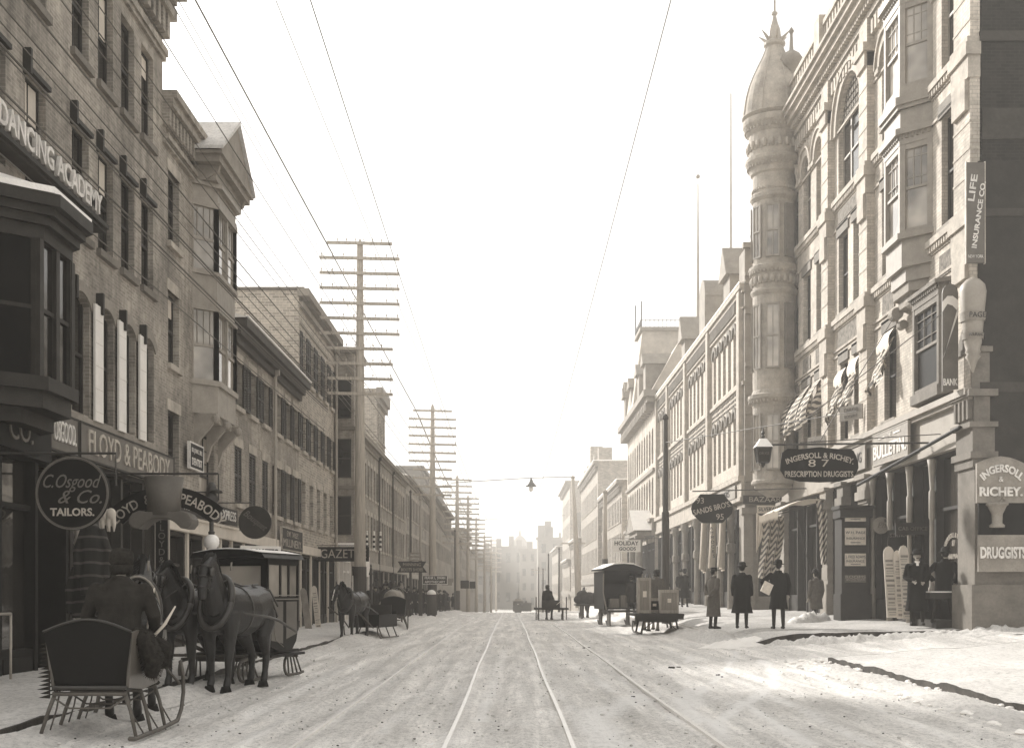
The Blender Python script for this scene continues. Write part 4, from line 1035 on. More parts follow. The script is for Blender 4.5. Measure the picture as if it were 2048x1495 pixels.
# corner pier of the block, stepping forward
z = zb(28.2); m = MB()
m.box(W - 1.05, W + .22, -.26, 1.2, z - .3, z + .98); m.box(W - .95, W + .12, -.16, 1.1, z + .98, 4.4)
b.obj(m, 'corner_pier', 'stone_dark')
m = MB(); m.box(W - 1.0, W + .16, -.22, .3, 4.4, 4.6); m.box(W - 1.05, W + .2, -.28, .34, 4.6, 4.75); m.box(W - .95, W + .1, -.2, .3, 4.75, 5.3); m.box(W - 1.05, W + .2, -.30, .34, 5.3, 5.42)
for k in range(4): m.box(W - .9 + k * .26, W - .79 + k * .26, -.27, -.15, 5.5, 5.95)
m.box(W - .9, W + .08, -.16, .2, 5.42, 6.0); m.box(W - 1.05, W + .2, -.32, .34, 6.0, 6.15); m.box(W - .85, W + .06, -.2, .2, 6.15, 7.0); m.box(W - .92, W + .12, -.27, .25, 7.0, 7.12); m.prism([(W - .85, 7.12), (W + .06, 7.12), (W - .4, 7.65)], -.24, .15)
b.obj(m, 'corner_capital', 'stone_dark')
m = MB(); m.box(W + .35, 9 + W, -.0, .06, z - .5, 3.9)
# turret at the far end
tx, ty = sp(46.8), -(XR - 9.90); r0 = .80
def tl(name, mat, prof, n=28, parent=None, sm=False): m = MB(); m.lathe((tx, ty, 0), prof, n); return b.obj(m, name, mat, smooth=sm, parent=parent)
tl('turret', 'turret_stone', [(.3, 5.15), (.5, 5.3), (.74, 5.5), (.74, 5.6), (.86, 5.62), (.86, 5.72), (r0, 5.78), (r0, 8.45), (.82, 8.5), (.82, 8.6), (.94, 8.72), (.98, 8.78), (.98, 8.9), (.86, 8.96), (r0, 9.1), (r0, 12.6), (.84, 12.66), (.88, 12.74), (.88, 12.82), (.80, 12.86), (.82, 13.4), (.92, 13.5), (.95, 13.58), (.95, 13.68), (r0, 13.75), (r0, 16.1), (.84, 16.14), (.90, 16.22), (.90, 16.34), (.80, 16.4), (.80, 17.1), (.88, 17.16), (.92, 17.3), (1.04, 17.5), (1.08, 17.58), (1.08, 17.7), (.96, 17.76), (.94, 18.6), (1.02, 18.7), (1.06, 18.8), (1.16, 18.95), (1.18, 19.05), (1.18, 19.15), (1.06, 19.2), (1.04, 19.3)])
m = MB()
for (z0, rr) in ((12.92, .83), (17.9, .97)):
    for k in range(22):
        t = 2 * math.pi * k / 22; m.ell((tx + rr * math.cos(t), ty + rr * math.sin(t), z0 + .25), (.10, .10, .17), 7, 5); m.ell((tx + rr * math.cos(t + .14), ty + rr * math.sin(t + .14), z0 + .12), (.05, .05, .07), 6, 4)
for (z0, rr) in ((8.62, .93), (13.42, .90), (17.36, .99), (18.72, 1.08), (16.5, .82)):
    for k in range(40): t = 2 * math.pi * k / 40; x, y = tx + rr * math.cos(t), ty + rr * math.sin(t); m.box(x - .028, x + .028, y - .028, y + .028, z0, z0 + .09)
b.obj(m, 'turret_frieze', 'turret_stone')
tl('turret_dome', 'turret_stone', [(1.06, 19.2), (1.20, 19.3), (1.16, 19.6), (1.10, 20.0), (.99, 20.4), (.83, 20.8), (.64, 21.2), (.46, 21.55), (.30, 21.98)], 32)
m = MB()
for k in range(8): t = 2 * math.pi * k / 8 + .2; m.tube([(tx + (r + .01) * math.cos(t), ty + (r + .01) * math.sin(t), z) for (r, z) in [(1.19, 19.35), (1.16, 19.6), (1.10, 20.0), (.99, 20.4), (.83, 20.8), (.64, 21.2), (.46, 21.55), (.30, 21.95)]], .02, 5)
m.lathe((tx, ty, 21.9), [(.26, 0), (.40, .12), (.42, .2), (.28, .3), (.22, .7), (.12, 1.0), (.06, 1.25), (.12, 1.3), (.12, 1.36), (.05, 1.42), (.04, 2.1), (.015, 3.6), (.005, 6.0)], 12)
for k in range(6): t = 2 * math.pi * k / 6; m.tube([(tx + .2 * math.cos(t), ty + .2 * math.sin(t), 22.15), (tx + .62 * math.cos(t), ty + .62 * math.sin(t), 22.5)], [.10, .01], 5)
b.obj(m, 'turret_spire', 'lead')
# turret windows: centre one turned toward the camera
for (z0, h) in ((6.1, 2.1), (9.85, 2.4), (13.95, 1.95)):
    for k, (da, ww) in enumerate(((-.28, .52), (.47, .36), (-1.05, .42), (-1.8, .42))):
        # angle of outward normal in local frame; +x local points to the camera
        t = da; nx_, ny_ = math.cos(t), math.sin(t); cx, cy = tx + (r0 + .07) * nx_, ty + (r0 + .07) * ny_
        rot = math.atan2(nx_, -ny_)
        if k == 1:
            m = MB(); m.box(-ww/2, ww/2, -.03, .1, 0, h); m.box(-ww/2 + .07, ww/2 - .07, -.045, 0, .1, h - .1); q = b.obj(m, 'turret_panel', 'stone_dark')
            q.location = (cx, cy, z0); q.rotation_euler = (0, 0, rot); continue
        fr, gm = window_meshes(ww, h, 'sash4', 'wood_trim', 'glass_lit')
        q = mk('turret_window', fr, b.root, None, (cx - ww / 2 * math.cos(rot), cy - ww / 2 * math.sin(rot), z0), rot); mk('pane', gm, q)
ornate = b

# --- stone fronted block with pointed arcades, stepping into the street
X2 = 9.4
b2 = B('arcaded_building', 'pale brick block with arcades of narrow arched windows beyond the turret', 'R', X2, 50.0, 79.4)
W2 = b2.w; s2 = b2.lx; ops = []; wl = []
bays = [(51.6, 58.0), (59.2, 65.6), (66.8, 73.2), (74.2, 79.0)]
for (a, c) in bays:
    n = 5 if c - a > 5 else 4; pw = (c - a) / n
    for k in range(n):
        x0 = s2(a + pw * (k + 1)) + pw * .22; w_ = pw * .56
        ops += [(x0, x0 + w_, 6.9, 9.1, w_ / 2), (x0, x0 + w_, 10.2, 12.6, w_ / 2)]; wl += [(x0, w_)]
m = MB(); wall_holes(m, 0, W2, 5.0, 14.1, ops, .17); m.quad((0, 12, -1), (0, 0, -1), (0, 0, 14.1), (0, 12, 14.1)); m.quad((0, 0, 14.1), (W2, 0, 14.1), (W2, 12, 14.1), (0, 12, 14.1)); b2.obj(m, 'wall', 'brick_pale')
for (x0, w_) in wl:
    window(b2, x0, 6.9, w_, 2.2, 'sash', 'wood_dark', depth=.15, sill=None, gl='glass'); window(b2, x0, 10.2, w_, 2.4, 'sash', 'wood_dark', depth=.15, sill=None, gl='glass')
m = MB()
for (x0, w_) in wl:
    for zs in (9.1, 12.6): m.arch(x0 + w_/2, zs - w_/2, w_/2 + .01, w_/2 + .2, -.08, .02, 10)
b2.obj(m, 'arch_trim', 'stone_dark')
m = MB()
for (x0, w_) in wl:
    m.box(x0 + w_ / 2 - .2, x0 + w_ / 2 + .2, -.05, .02, 13.15, 13.55)
    for z in (9.35, 9.55, 9.75, 6.3): 
        for k in range(5): m.box(x0 - .3 + k * .36, x0 - .18 + k * .36, -.04, .02, z, z + .09)
for (a, c) in bays: dentils(m, s2(c) , s2(a), -.12, .02, 13.1, 13.6, .30, .4)
b2.obj(m, 'brick_pattern', 'stone_dark')
m = MB(); m.box(0, W2, -.22, .02, 13.75, 13.95); m.box(0, W2, -.12, .02, 13.6, 13.75); m.box(0, W2, -.10, .02, 9.9, 10.05); m.box(0, W2, -.1, .02, 12.95, 13.02); m.box(0, W2, -.28, .02, 6.05, 6.25); m.box(0, W2, -.15, .02, 5.4, 6.05); m.box(0, W2, -.2, .02, 5.25, 5.4)
for Y in (50.6, 58.6, 66.2, 73.7, 79.2): m.box(s2(Y) - .28, s2(Y) + .28, -.2, .02, 6.25, 13.7)
b2.obj(m, 'cornice', 'stone')
b2.obj(MB().box(0, W2, -.24, .1, 13.95, 14.02), 'snow_ledge', 'snow')
# gables, dormers and chimney behind the parapet
m = MB(); 
for (Y, w_) in ((56, 1.6), (70, 1.3)):
    x = s2(Y); m.box(x - w_/2, x + w_/2, .3, 2.2, 14.1, 15.6); m.prism([(x - w_/2 - .2, 15.6), (x + w_/2 + .2, 15.6), (x, 17.0)], .1, 2.3)
x = s2(62.5); m.box(x - .9, x + .9, .2, 1.6, 14.1, 16.2); m.arch(x, 16.2, .02, .95, .2, 1.6, 12)
b2.obj(m, 'dormer', 'stone_mid')
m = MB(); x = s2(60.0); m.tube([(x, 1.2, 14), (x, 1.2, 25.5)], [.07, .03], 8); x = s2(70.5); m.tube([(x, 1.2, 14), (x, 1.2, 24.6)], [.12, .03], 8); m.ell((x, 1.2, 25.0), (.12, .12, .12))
b2.obj(m, 'flagpole', 'paint_grey')  # pale paint stands in for the haze over these distant poles
# brown stone end wall facing the camera, with the bazaar window
m = MB(); wd = 2.6; z1 = zb(50)
def sx(x): return x - X2                                            # end wall local: along X
e = MB(); ops = [(.55, 1.95, z1 + .5, 4.7), (1.25, 2.1, 7.7, 11.2, .42)]
wall_holes(e, 0, wd, z1 - .3, 15.3, ops, .3); e.quad((0, 1.2, z1 - .3), (0, 0, z1 - .3), (0, 0, 15.3), (0, 1.2, 15.3))
root2 = b2.root
eo = e.obj('end_wall', 'stone_mid', None); eo.parent = root2
eo.matrix_parent_inverse = Matrix.Identity(4)
def to_b2(o, X, Y, Z): # place an object that is modelled facing the camera under the rotated root
    o.parent = root2; o.rotation_euler = (0, 0, R(90)); o.location = (b2.Yb - Y, X - X2, Z)
to_b2(eo, X2 - .02, 49.95, 0)
t_ = MB(); t_.arch(1.67, 11.0, .44, .75, -.08, .02); t_.arch(1.67, 11.0, .75, .84, -.14, .02)
for z in (6.0, 7.3, 10.6, 12.7, 13.9, 14.2): t_.box(0, wd, -.1, .02, z, z + .16)
for z in (8.0, 8.7, 9.4): t_.box(0, .5, -.06, .02, z, z + .05)
t_.box(-.1, wd, -.25, .02, 15.3, 15.5); t_.arch(1.35, 15.5, .02, .95, -.12, 1.0, 16)
t_.box(-.06, .32, -.12, .3, z1 - .3, 4.7); t_.box(-.1, .38, -.18, .3, z1 - .3, z1 + 1.0)
for z in (4.7,): t_.box(-.15, .45, -.2, .3, z, z + .25)
to_b2(t_.obj('end_trim', 'stone_mid'), X2 - .02, 49.95, 0)
g = MB(); g.quad((.5, .25, z1 + .5), (2.0, .25, z1 + .5), (2.0, .25, 4.7), (.5, .25, 4.7)); g.quad((1.2, .25, 7.6), (2.1, .25, 7.6), (2.1, .25, 11.3), (1.2, .25, 11.3)); to_b2(g.obj('display_window', 'shop_glass'), X2 - .02, 49.95, 0)
shopfront(b2, .1, W2 - .1, 1.05, 5.25, 16, 'wood_dark', door=[3, 7, 11], transom=.9, post=.2)
m = MB()
for Y in (52.5, 55.2, 58.6, 62, 66.2, 70, 73.7): m.lathe((s2(Y), -.12, .8), [(.16, 0), (.14, 2.4), (.22, 2.5), (.2, 2.8), (.14, 2.85), (.16, 3.9), (.24, 4.1), (.26, 4.4)], 8)
b2.obj(m, 'column', 'stone_mid')
# --- block with mansard tower
b3 = B('mansard_building', 'hazy block with bracketed cornice and a mansard tower with iron cresting', 'R', 9.2, 79.4, 98.0); W3 = b3.w
ops = [(x, x + .95, a, c, .3) for x in frange(.8, W3 - 1.8, 10) for (a, c) in ((6.6, 9.0), (9.9, 12.2))]
m = MB(); wall_holes(m, 0, W3, 4.8, 14.0, ops, .17); m.quad((W3, 0, 0), (W3, 12, 0), (W3, 12, 14), (W3, 0, 14)); m.quad((0, 12, -1), (0, 0, -1), (0, 0, 14), (0, 12, 14)); b3.obj(m, 'wall', 'brick_light')
for o_ in ops: window(b3, o_[0], o_[2], .95, o_[3] - o_[2], 'sash', 'wood_dark', depth=.15, sill=None)
m = MB(); m.box(-.3, W3 + .3, -.75, .02, 14.0, 14.4); m.box(-.15, W3 + .15, -.5, .02, 13.7, 14.0); dentils(m, 0, W3, -.55, .02, 13.2, 13.7, .9, .4); m.box(0, W3, -.15, .02, 9.3, 9.5); m.box(0, W3, -.2, .02, 5.2, 6.1); m.box(0, W3, -.34, .02, 6.1, 6.3)
b3.obj(m, 'cornice', 'stone_mid')
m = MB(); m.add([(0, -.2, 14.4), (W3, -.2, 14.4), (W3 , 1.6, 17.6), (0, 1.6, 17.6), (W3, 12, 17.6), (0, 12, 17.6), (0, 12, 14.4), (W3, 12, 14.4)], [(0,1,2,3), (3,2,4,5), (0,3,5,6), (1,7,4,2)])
m.add([(4, -.5, 14.4), (9, -.5, 14.4), (8.4, .3, 20.3), (4.6, .3, 20.3), (8.4, 4.6, 20.3), (4.6, 4.6, 20.3), (4, 5, 14.4), (9, 5, 14.4)], [(0,1,2,3), (3,2,4,5), (0,3,5,6), (1,7,4,2)]); b3.obj(m, 'roof', 'hazy_slate')
m = MB()
for x in (1.4, 6.0, 11.5, 15.5): m.box(x, x + 1.3, -.4, 1.4, 14.4, 16.4); m.prism([(x - .2, 16.4), (x + 1.5, 16.4), (x + .65, 17.2)], -.6, 1.4)
m.box(4.4, 8.6, .1, 4.8, 20.3, 20.55); m.arch(2.0, 16.8, .7, .9, -.5, -.2); b3.obj(m, 'dormer', 'stone_mid')
m = MB()
for k in range(15): m.box(4.5 + k * .29, 4.53 + k * .29, .2, .23, 20.55, 21.2); m.box(4.5, 4.53, .2 + k * .3, .23 + k * .3, 20.55, 21.2); m.box(8.5, 8.53, .2 + k * .3, .23 + k * .3, 20.55, 21.2)
m.box(4.5, 8.6, .2, .23, 21.0, 21.05); m.box(8.5, 8.53, .2, 4.7, 21.0, 21.05); m.tube([(4.5, .2, 20.5), (4.5, .2, 23)], .05, 5); m.tube([(8.5, .2, 20.5), (8.5, .2, 22.4)], .05, 5); b3.obj(m, 'iron_cresting', 'iron')
m = MB(); m.box(W3 - 5.5, W3 - .4, -1.1, 0, 5.2, 5.5); m.prism([(W3 - 5.7, 5.5), (W3 - .2, 5.5), (W3 - 2.95, 6.9)], -1.3, 0)
for x in (W3 - 5.2, W3 - 1.0): m.tube([(x, -.9, .6), (x, -.9, 5.2)], [.26, .22], 12); m.box(x - .3, x + .3, -1.2, -.6, 5.0, 5.2)
b3.obj(m, 'porch', 'stone_mid'); m = MB(); 
for s_ in (-1, 1): m.add([(W3 - 2.95 + s_*2.85, -1.35, 5.53), (W3 - 2.95, -1.35, 6.98), (W3 - 2.95, 0, 6.98), (W3 - 2.95 + s_*2.85, 0, 5.53)], [(0, 1, 2, 3)])
b3.obj(m, 'porch_roof', 'snow'); shopfront(b3, .1, W3 - .1, .9, 5.2, 9, 'wood_dark', door=[2, 6], transom=.8)
# --- farther right hand blocks
def rblock(name, label, Ya, Yb, xp, zt, z0, rows, pitch, w_, wall='brick_far', top=None, end=True, corn=.5):
    b = B(name, label, 'R', xp, Ya, Yb); n = max(2, int((b.w - .6) / pitch)); x0 = (b.w - n * pitch) / 2 + (pitch - w_) / 2
    ops = [(x0 + i * pitch, x0 + i * pitch + w_, a, c) for i in range(n) for (a, c) in rows]
    m = MB(); wall_holes(m, 0, b.w, z0 - 1.5, zt, ops, .17); m.quad((b.w, 0, z0 - 1.5), (b.w, 13, z0 - 1.5), (b.w, 13, zt), (b.w, 0, zt)); m.quad((0, 0, zt), (b.w, 0, zt), (b.w, 13, zt), (0, 13, zt)); m.quad((0, 13, z0), (0, 0, z0), (0, 0, zt), (0, 13, zt)); b.obj(m, 'wall', wall)
    for o_ in ops: window(b, o_[0], o_[2], w_, o_[3] - o_[2], 'sash', 'wood_dark', depth=.15, sill='stone')
    m = MB(); m.box(-.1, b.w + .3, -corn, .02, zt - .3, zt); m.box(0, b.w + .15, -corn * .6, .02, zt - .55, zt - .3); dentils(m, 0, b.w, -corn * .5, .02, zt - .95, zt - .55, .8, .4); m.box(0, b.w, -.2, .02, rows[0][0] - 1.4, rows[0][0] - .7); b.obj(m, 'cornice', 'stone_mid')
    b.obj(MB().box(0, b.w + .25, -corn + .02, 12, zt + .003, zt + .12), 'roof', 'snow'); return b
q = rblock('brick_building', 'hazy brick block with snowy roof edge behind the HOLIDAY GOODS sign', 105, 128, 9.4, 11.0, .2, [(4.2, 6.6), (7.6, 9.6)], 1.7, .9)
q = rblock('brick_building', 'taller hazy block with tall chimneys on the right side of the street', 128, 158, 9.0, 15.0, -.5, [(3.8, 6.2), (7.2, 9.4), (10.6, 12.8)], 2.2, 1.0)
m = MB()
for x in (2, 8, 14, 20, 27): m.box(x, x + 1.2, .2, 1.6, 15.1, 16.6 if x != 14 else 18.2)
q.obj(m, 'chimney', 'brick_far')
q = rblock('brick_building', 'low hazy building with a gabled roof and tall tree-like pole before it', 158, 176, 8.6, 8.4, -1.2, [(2.4, 4.2), (5.0, 6.8)], 2.0, .9)
m = MB(); m.prism([(1, 8.5), (17, 8.5), (9, 12.2)], .2, 12); q.obj(m, 'gable', 'slate')
q = rblock('brick_building', 'tall square hazy block right of the street end', 196, 225, 9.4, 19.0, -2, [(2.4, 4.8), (6.4, 8.8), (10.4, 12.6), (14, 16.4)], 2.6, 1.1, corn=.8)
q = rblock('brick_building', 'low hazy row at the end of the right side', 176, 196, 8.4, 6.2, -1.8, [(2.0, 3.8)], 2.2, 1.0)
q = rblock('brick_building', 'dim low row on the right near the tram', 225, 262, 8.8, 9.8, -2.6, [(1.2, 3.2), (5.0, 7.2)], 2.4, 1.1)
m = MB(); m.box(4, 5.2, 2, 3.2, 9.9, 13.5); m.box(20, 21.2, 2, 3.2, 9.9, 12.5); q.obj(m, 'chimney', 'brick_far')
# --- buildings closing the street
def endblock(label, u0, u1, vt, Y, chim=(), name='distant_building', rows=4, cresting=False):
    x0, x1, zt = XY(u0, Y), XY(u1, Y), ZY(vt, Y); r = thing(name, label, 'building', (x0, Y, 0)); w_ = x1 - x0; m = MB()
    n = max(3, int(w_ / 2.6)); zr = [(-3 + (zt + 3) * (k + .25) / rows, -3 + (zt + 3) * (k + .75) / rows) for k in range(rows)]
    ops = [(w_ * (i + .3) / n, w_ * (i + .7) / n, a, c) for i in range(n) for (a, c) in zr]
    wall_holes(m, 0, w_, -6, zt, ops, .4); m.quad((0, 0, zt), (w_, 0, zt), (w_, 14, zt), (0, 14, zt)); m.quad((0, 14, -6), (0, 0, -6), (0, 0, zt), (0, 14, zt)); m.quad((w_, 0, -6), (w_, 14, -6), (w_, 14, zt), (w_, 0, zt)); m.obj('wall', 'far_stone', r)
    g = MB(); g.quad((.1, .38, -6), (w_ - .1, .38, -6), (w_ - .1, .38, zt - .1), (.1, .38, zt - .1)); g.obj('window', 'glass', r)
    m = MB(); m.box(-.5, w_ + .5, -.9, .02, zt - .2, zt + .5)
    for (c, h) in chim: m.box(c * w_ - .8, c * w_ + .8, 2, 4, zt + .5, zt + .5 + h)
    if cresting:
        for k in range(int(w_ / 2.5)): m.box(k * 2.5, k * 2.5 + .5, -.5, 0, zt + .5, zt + 1.6)
    m.obj('cornice', 'far_stone', r)
endblock('distant square block with a small turret closing the view right of centre', 1076, 1145, 1078, 300, ((.1, 3), (.35, 2.6), (.3, 4)), cresting=True)
endblock('distant pale block behind the square one', 1040, 1090, 1100, 345, ((.4, 2),))
endblock('distant long hazy block closing the street in the middle', 985, 1048, 1095, 380, ((.2, 2.4), (.6, 3.2), (.85, 2)), rows=3)
endblock('far hazy block at the left of the street end', 930, 992, 1105, 370, ((.3, 2.0), (.7, 2.5)), rows=3)
r = thing('distant_spire', 'faint domed cupola rising above the far roofs', 'cupola', (XY(1040, 430), 430, ZY(1100, 430)))
MB().lathe((0, 0, 0), [(2.5, -4), (2.5, 1.5), (2.9, 1.6), (2.4, 3.2), (1.3, 4.6), (.5, 5.2), (.3, 7)], 12).obj('dome', 'far_stone', r)
# ------------------------------------------------------------------ continuous bodies: overlapping forms fused by a voxel remesh
def fuse(m, name, mat, vox, parent=None, smooth_it=6, label=None, disp=0.0):
    me = m.mesh(name, mat); fixn(me); o = bpy.data.objects.new(name, me); COL.objects.link(o)
    r = o.modifiers.new('r', 'REMESH'); r.mode = 'VOXEL'; r.voxel_size = vox
    if smooth_it:
        s = o.modifiers.new('s', 'SMOOTH'); s.iterations = smooth_it; s.factor = .5
    dg = bpy.context.evaluated_depsgraph_get(); nm = bpy.data.meshes.new_from_object(o.evaluated_get(dg)); bpy.data.objects.remove(o); bpy.data.meshes.remove(me)
    nm.name = name; nm.polygons.foreach_set('use_smooth', [True] * len(nm.polygons))
    if not nm.materials: nm.materials.append(MT[mat])
    return mk(name, nm, parent, label) if parent is not False else nm
def hand(m, w_, d, side=1, curl=.5, s=1.0):
    # palm and five unequal bent fingers growing from wrist point w_ along direction d
    w_ = Vector(w_); d = Vector(d).normalized(); up = Vector((0, -1, 0)) if abs(d.y) < .8 else Vector((0, 0, 1))
    u = d.cross(up).normalized(); n_ = u.cross(d).normalized()
    m.tube([w_, w_ + d * .05 * s, w_ + d * .095 * s], [(.026 * s, .022 * s), (.042 * s, .018 * s), (.040 * s, .016 * s)], 8)
    for k, ln in enumerate((.068, .078, .072, .056)):
        b0 = w_ + d * .09 * s + u * (k - 1.5) * .021 * s; c = (d * (1 - curl * .35) + n_ * curl * .5).normalized(); e = (d * (1 - curl) + n_ * curl).normalized()
        m.tube([b0, b0 + c * ln * .5 * s, b0 + c * ln * .5 * s + e * ln * .5 * s], [.0095 * s, .009 * s, .007 * s], 6)
    t0 = w_ + d * .035 * s - u * .035 * s * side; m.tube([t0, t0 - u * side * .022 * s + d * .028 * s, t0 - u * side * .024 * s + d * .058 * s + n_ * .01], [.012 * s, .011 * s, .008 * s], 6)
def person(label, loc, rz, H=1.76, coat='coat_black', length=.55, arms=None, legs=None, hat='derby', seated=False, sex='m', lean=0.0, face=True, group=None, vox=.010, collar=False, beard=False, trousers='trousers', shoulders=1.0, flare=1.0, head_turn=0.0, glove=False, cat='person', build=1.0):
    r = thing('person', label, cat, loc, rz, group); s = H / 1.76; zo = -.42 if seated else 0.0
    P = lambda x, y, z: ((x) * s, (y - lean * max(0, z - .95)) * s, (z + zo) * s)
    arms = arms or [((-.20, 0, 1.41), (-.245, .02, 1.14), (-.245, -.06, .90)), ((.20, 0, 1.41), (.245, .02, 1.14), (.245, -.06, .90))]
    legs = legs or [((-.10, 0, .92), (-.115, -.01, .50), (-.12, .02, .09)), ((.10, 0, .92), (.12, -.01, .50), (.13, .02, .09))]
    if seated: legs = [((-.10, 0, .92), (-.15, -.46, .93), (-.16, -.52, .50)), ((.10, 0, .92), (.15, -.46, .93), (.16, -.52, .50))]
    m = MB(); bw_ = build
    m.tube([P(0, .01, .84), P(0, .0, .95), P(0, 0, 1.1), P(0, -.005, 1.28), P(0, .0, 1.41), P(0, .01, 1.47)], [(.13*s, .11*s), (.165*s, .115*s), (.145*s, .105*s), (.175*s, .115*s), (.165*s, .095*s), (.07*s, .06*s)], 14)
    m.tube([P(0, .01, 1.44), P(0, -.005, 1.54)], [.058 * s, .054 * s], 10)
    hd = P(0, -.02, 1.645); ct, st = math.cos(head_turn), math.sin(head_turn)
    def hp(x, y, z): return (hd[0] + (x * ct - y * st) * s, hd[1] + (x * st + y * ct) * s, hd[2] + z * s)
    m.ell(hp(0, .012, .02), (.076*s, .094*s, .10*s), 14, 10); m.ell(hp(0, -.025, -.045), (.056*s, .065*s, .068*s), 12, 8)
    m.tube([hp(0, -.085, .012), hp(0, -.112, -.022), hp(0, -.086, -.032)], [.010*s, .016*s, .010*s], 6)          # nose
    for e in (-1, 1): m.ell(hp(.078*e, .012, -.005), (.012*s, .02*s, .032*s), 8, 6); m.ell(hp(.034*e, -.075, .018), (.02*s, .012*s, .010*s), 8, 6)
    m.ell(hp(0, -.086, -.06), (.026*s, .012*s, .010*s), 8, 6)
    for (a, b_, c) in legs:
        a, b_, c = P(*a), P(*b_), P(*c)
        m.tube([a, b_, c], [.088*s, .062*s, .045*s], 10)
        m.tube([(c[0], c[1] + .05*s, c[2] - .045*s), (c[0], c[1] - .08*s, c[2] - .045*s), (c[0] * 1.08, c[1] - .19*s, c[2] - .06*s)], [(.04*s, .045*s), (.045*s, .042*s), (.035*s, .026*s)], 8)
    hands = []
    for k, (a, b_, c) in enumerate(arms):
        a, b_, c = P(*a), P(*b_), P(*c); m.tube([a, b_, c], [.058*s, .046*s, .031*s], 10); m.ell(a, (.065*s,) * 3, 8, 6)
        d = Vector(c) - Vector(b_); hand(m, c, d, 1 if k == 0 else -1, .45, s); hands.append(Vector(c) + d.normalized() * .09 * s)
    o = fuse(m, 'body', trousers, vox, r, 3); me = o.data
    me.materials.append(MT['skin']); me.materials.append(MT['felt'])
    hv = Vector(hd)
    for p in me.polygons:
        c = p.center
        if (c - hv).length < .16 * s or (not glove and any((c - h).length < .105 * s for h in hands)): p.material_index = 1
        elif not seated and c.z < .085 * s: p.material_index = 2
    # coat: torso, skirt and sleeves as one garment
    m = MB(); zl_ = length; fl = flare
    if seated:
        m.tube([P(0, .02, .84), P(0, .02, 1.0), P(0, 0, 1.15), P(0, 0, 1.32), P(0, .0, 1.43), P(0, .01, 1.51)], [(.24*s, .2*s), (.225*s, .175*s), (.21*s, .155*s), (.225*s*shoulders, .15*s), (.19*s*shoulders, .12*s), (.085*s, .08*s)], 16)
        for k, (a, b_, c) in enumerate(legs): m.tube([P(*a), P(*b_), P(b_[0], b_[1] - .02, b_[2] - .2)], [.15*s, .12*s, .11*s], 10)
    else:
        m.tube([P(0, .0, zl_), P(0, 0, (zl_ + .95) / 2), P(0, 0, .98), P(0, 0, 1.12), P(0, -.005, 1.30), P(0, .0, 1.42), P(0, .01, 1.5)], [(.235*s*fl*bw_, .19*s*fl*bw_), (.215*s*bw_, .175*s*bw_), (.205*s*bw_, .16*s*bw_), (.20*s*bw_, .155*s*bw_), (.235*s*shoulders, .155*s), (.205*s*shoulders, .125*s), (.075*s, .072*s)], 18)
    for (a, b_, c) in arms:
        a, b_, c = Vector(P(*a)), Vector(P(*b_)), Vector(P(*c)); m.ell(a, (.072*s, .08*s, .072*s), 8, 6); m.tube([a, b_, b_ + (c - b_) * .55, c], [.078*s, .068*s, .062*s, .055*s], 10)
    m.tube([P(0, .015, 1.44), P(0, .01, 1.53)], [(.085*s, .085*s), (.092*s, .09*s)], 12)
    q = fuse(m, 'coat', coat, vox * 1.2, r, 4)
    m = MB(); c0 = hp(0, .01, .045)
    if hat == 'derby':
        m.lathe(c0, [(.095*s, -.01*s), (.145*s, .004*s), (.148*s, .02*s), (.104*s, .014*s), (.104*s, .055*s), (.097*s, .10*s), (.07*s, .13*s), (.02*s, .142*s)], 18)
    elif hat == 'cap':
        m.lathe(c0, [(.09*s, -.02*s), (.10*s, .02*s), (.11*s, .06*s), (.09*s, .09*s), (.03*s, .10*s)], 16); m.box(c0[0] - .07*s, c0[0] + .07*s, c0[1] - .15*s, c0[1] - .06*s, c0[2] + .005*s, c0[2] + .02*s)
    elif hat == 'fur':
        m.lathe(c0, [(.095*s, -.05*s), (.115*s, -.02*s), (.12*s, .03*s), (.115*s, .07*s), (.08*s, .11*s), (.02*s, .12*s)], 16); m.lathe((c0[0], c0[1], c0[2] - .09*s), [(.08*s, -.05*s), (.11*s, -.02*s), (.11*s, .04*s), (.09*s, .05*s)], 16)
    elif hat == 'top':
        m.lathe(c0, [(.088*s, -.005*s), (.13*s, .0), (.13*s, .012*s), (.09*s, .010*s), (.088*s, .16*s), (.02*s, .165*s)], 18)
    m.obj('hat', 'fur' if hat == 'fur' else 'felt', r, True)
    m = MB(); m.ell(hp(0, .035, .012), (.082*s, .080*s, .085*s), 12, 8)
    if beard: m.ell(hp(0, -.09, -.042), (.035*s, .018*s, .012*s), 8, 6)
    m.obj('hair', 'mane', r, True)
    if collar: m = MB(); m.tube([P(0, -.03, 1.49), P(0, -.03, 1.53)], [.064*s, .062*s], 12); m.box(P(-.03, 0, 0)[0], P(.03, 0, 0)[0], P(0, -.125, 1.4)[1], P(0, -.10, 1.4)[1], P(0, 0, 1.38)[2], P(0, 0, 1.5)[2]); m.obj('shirt_collar', 'paint_white', r)
    return r
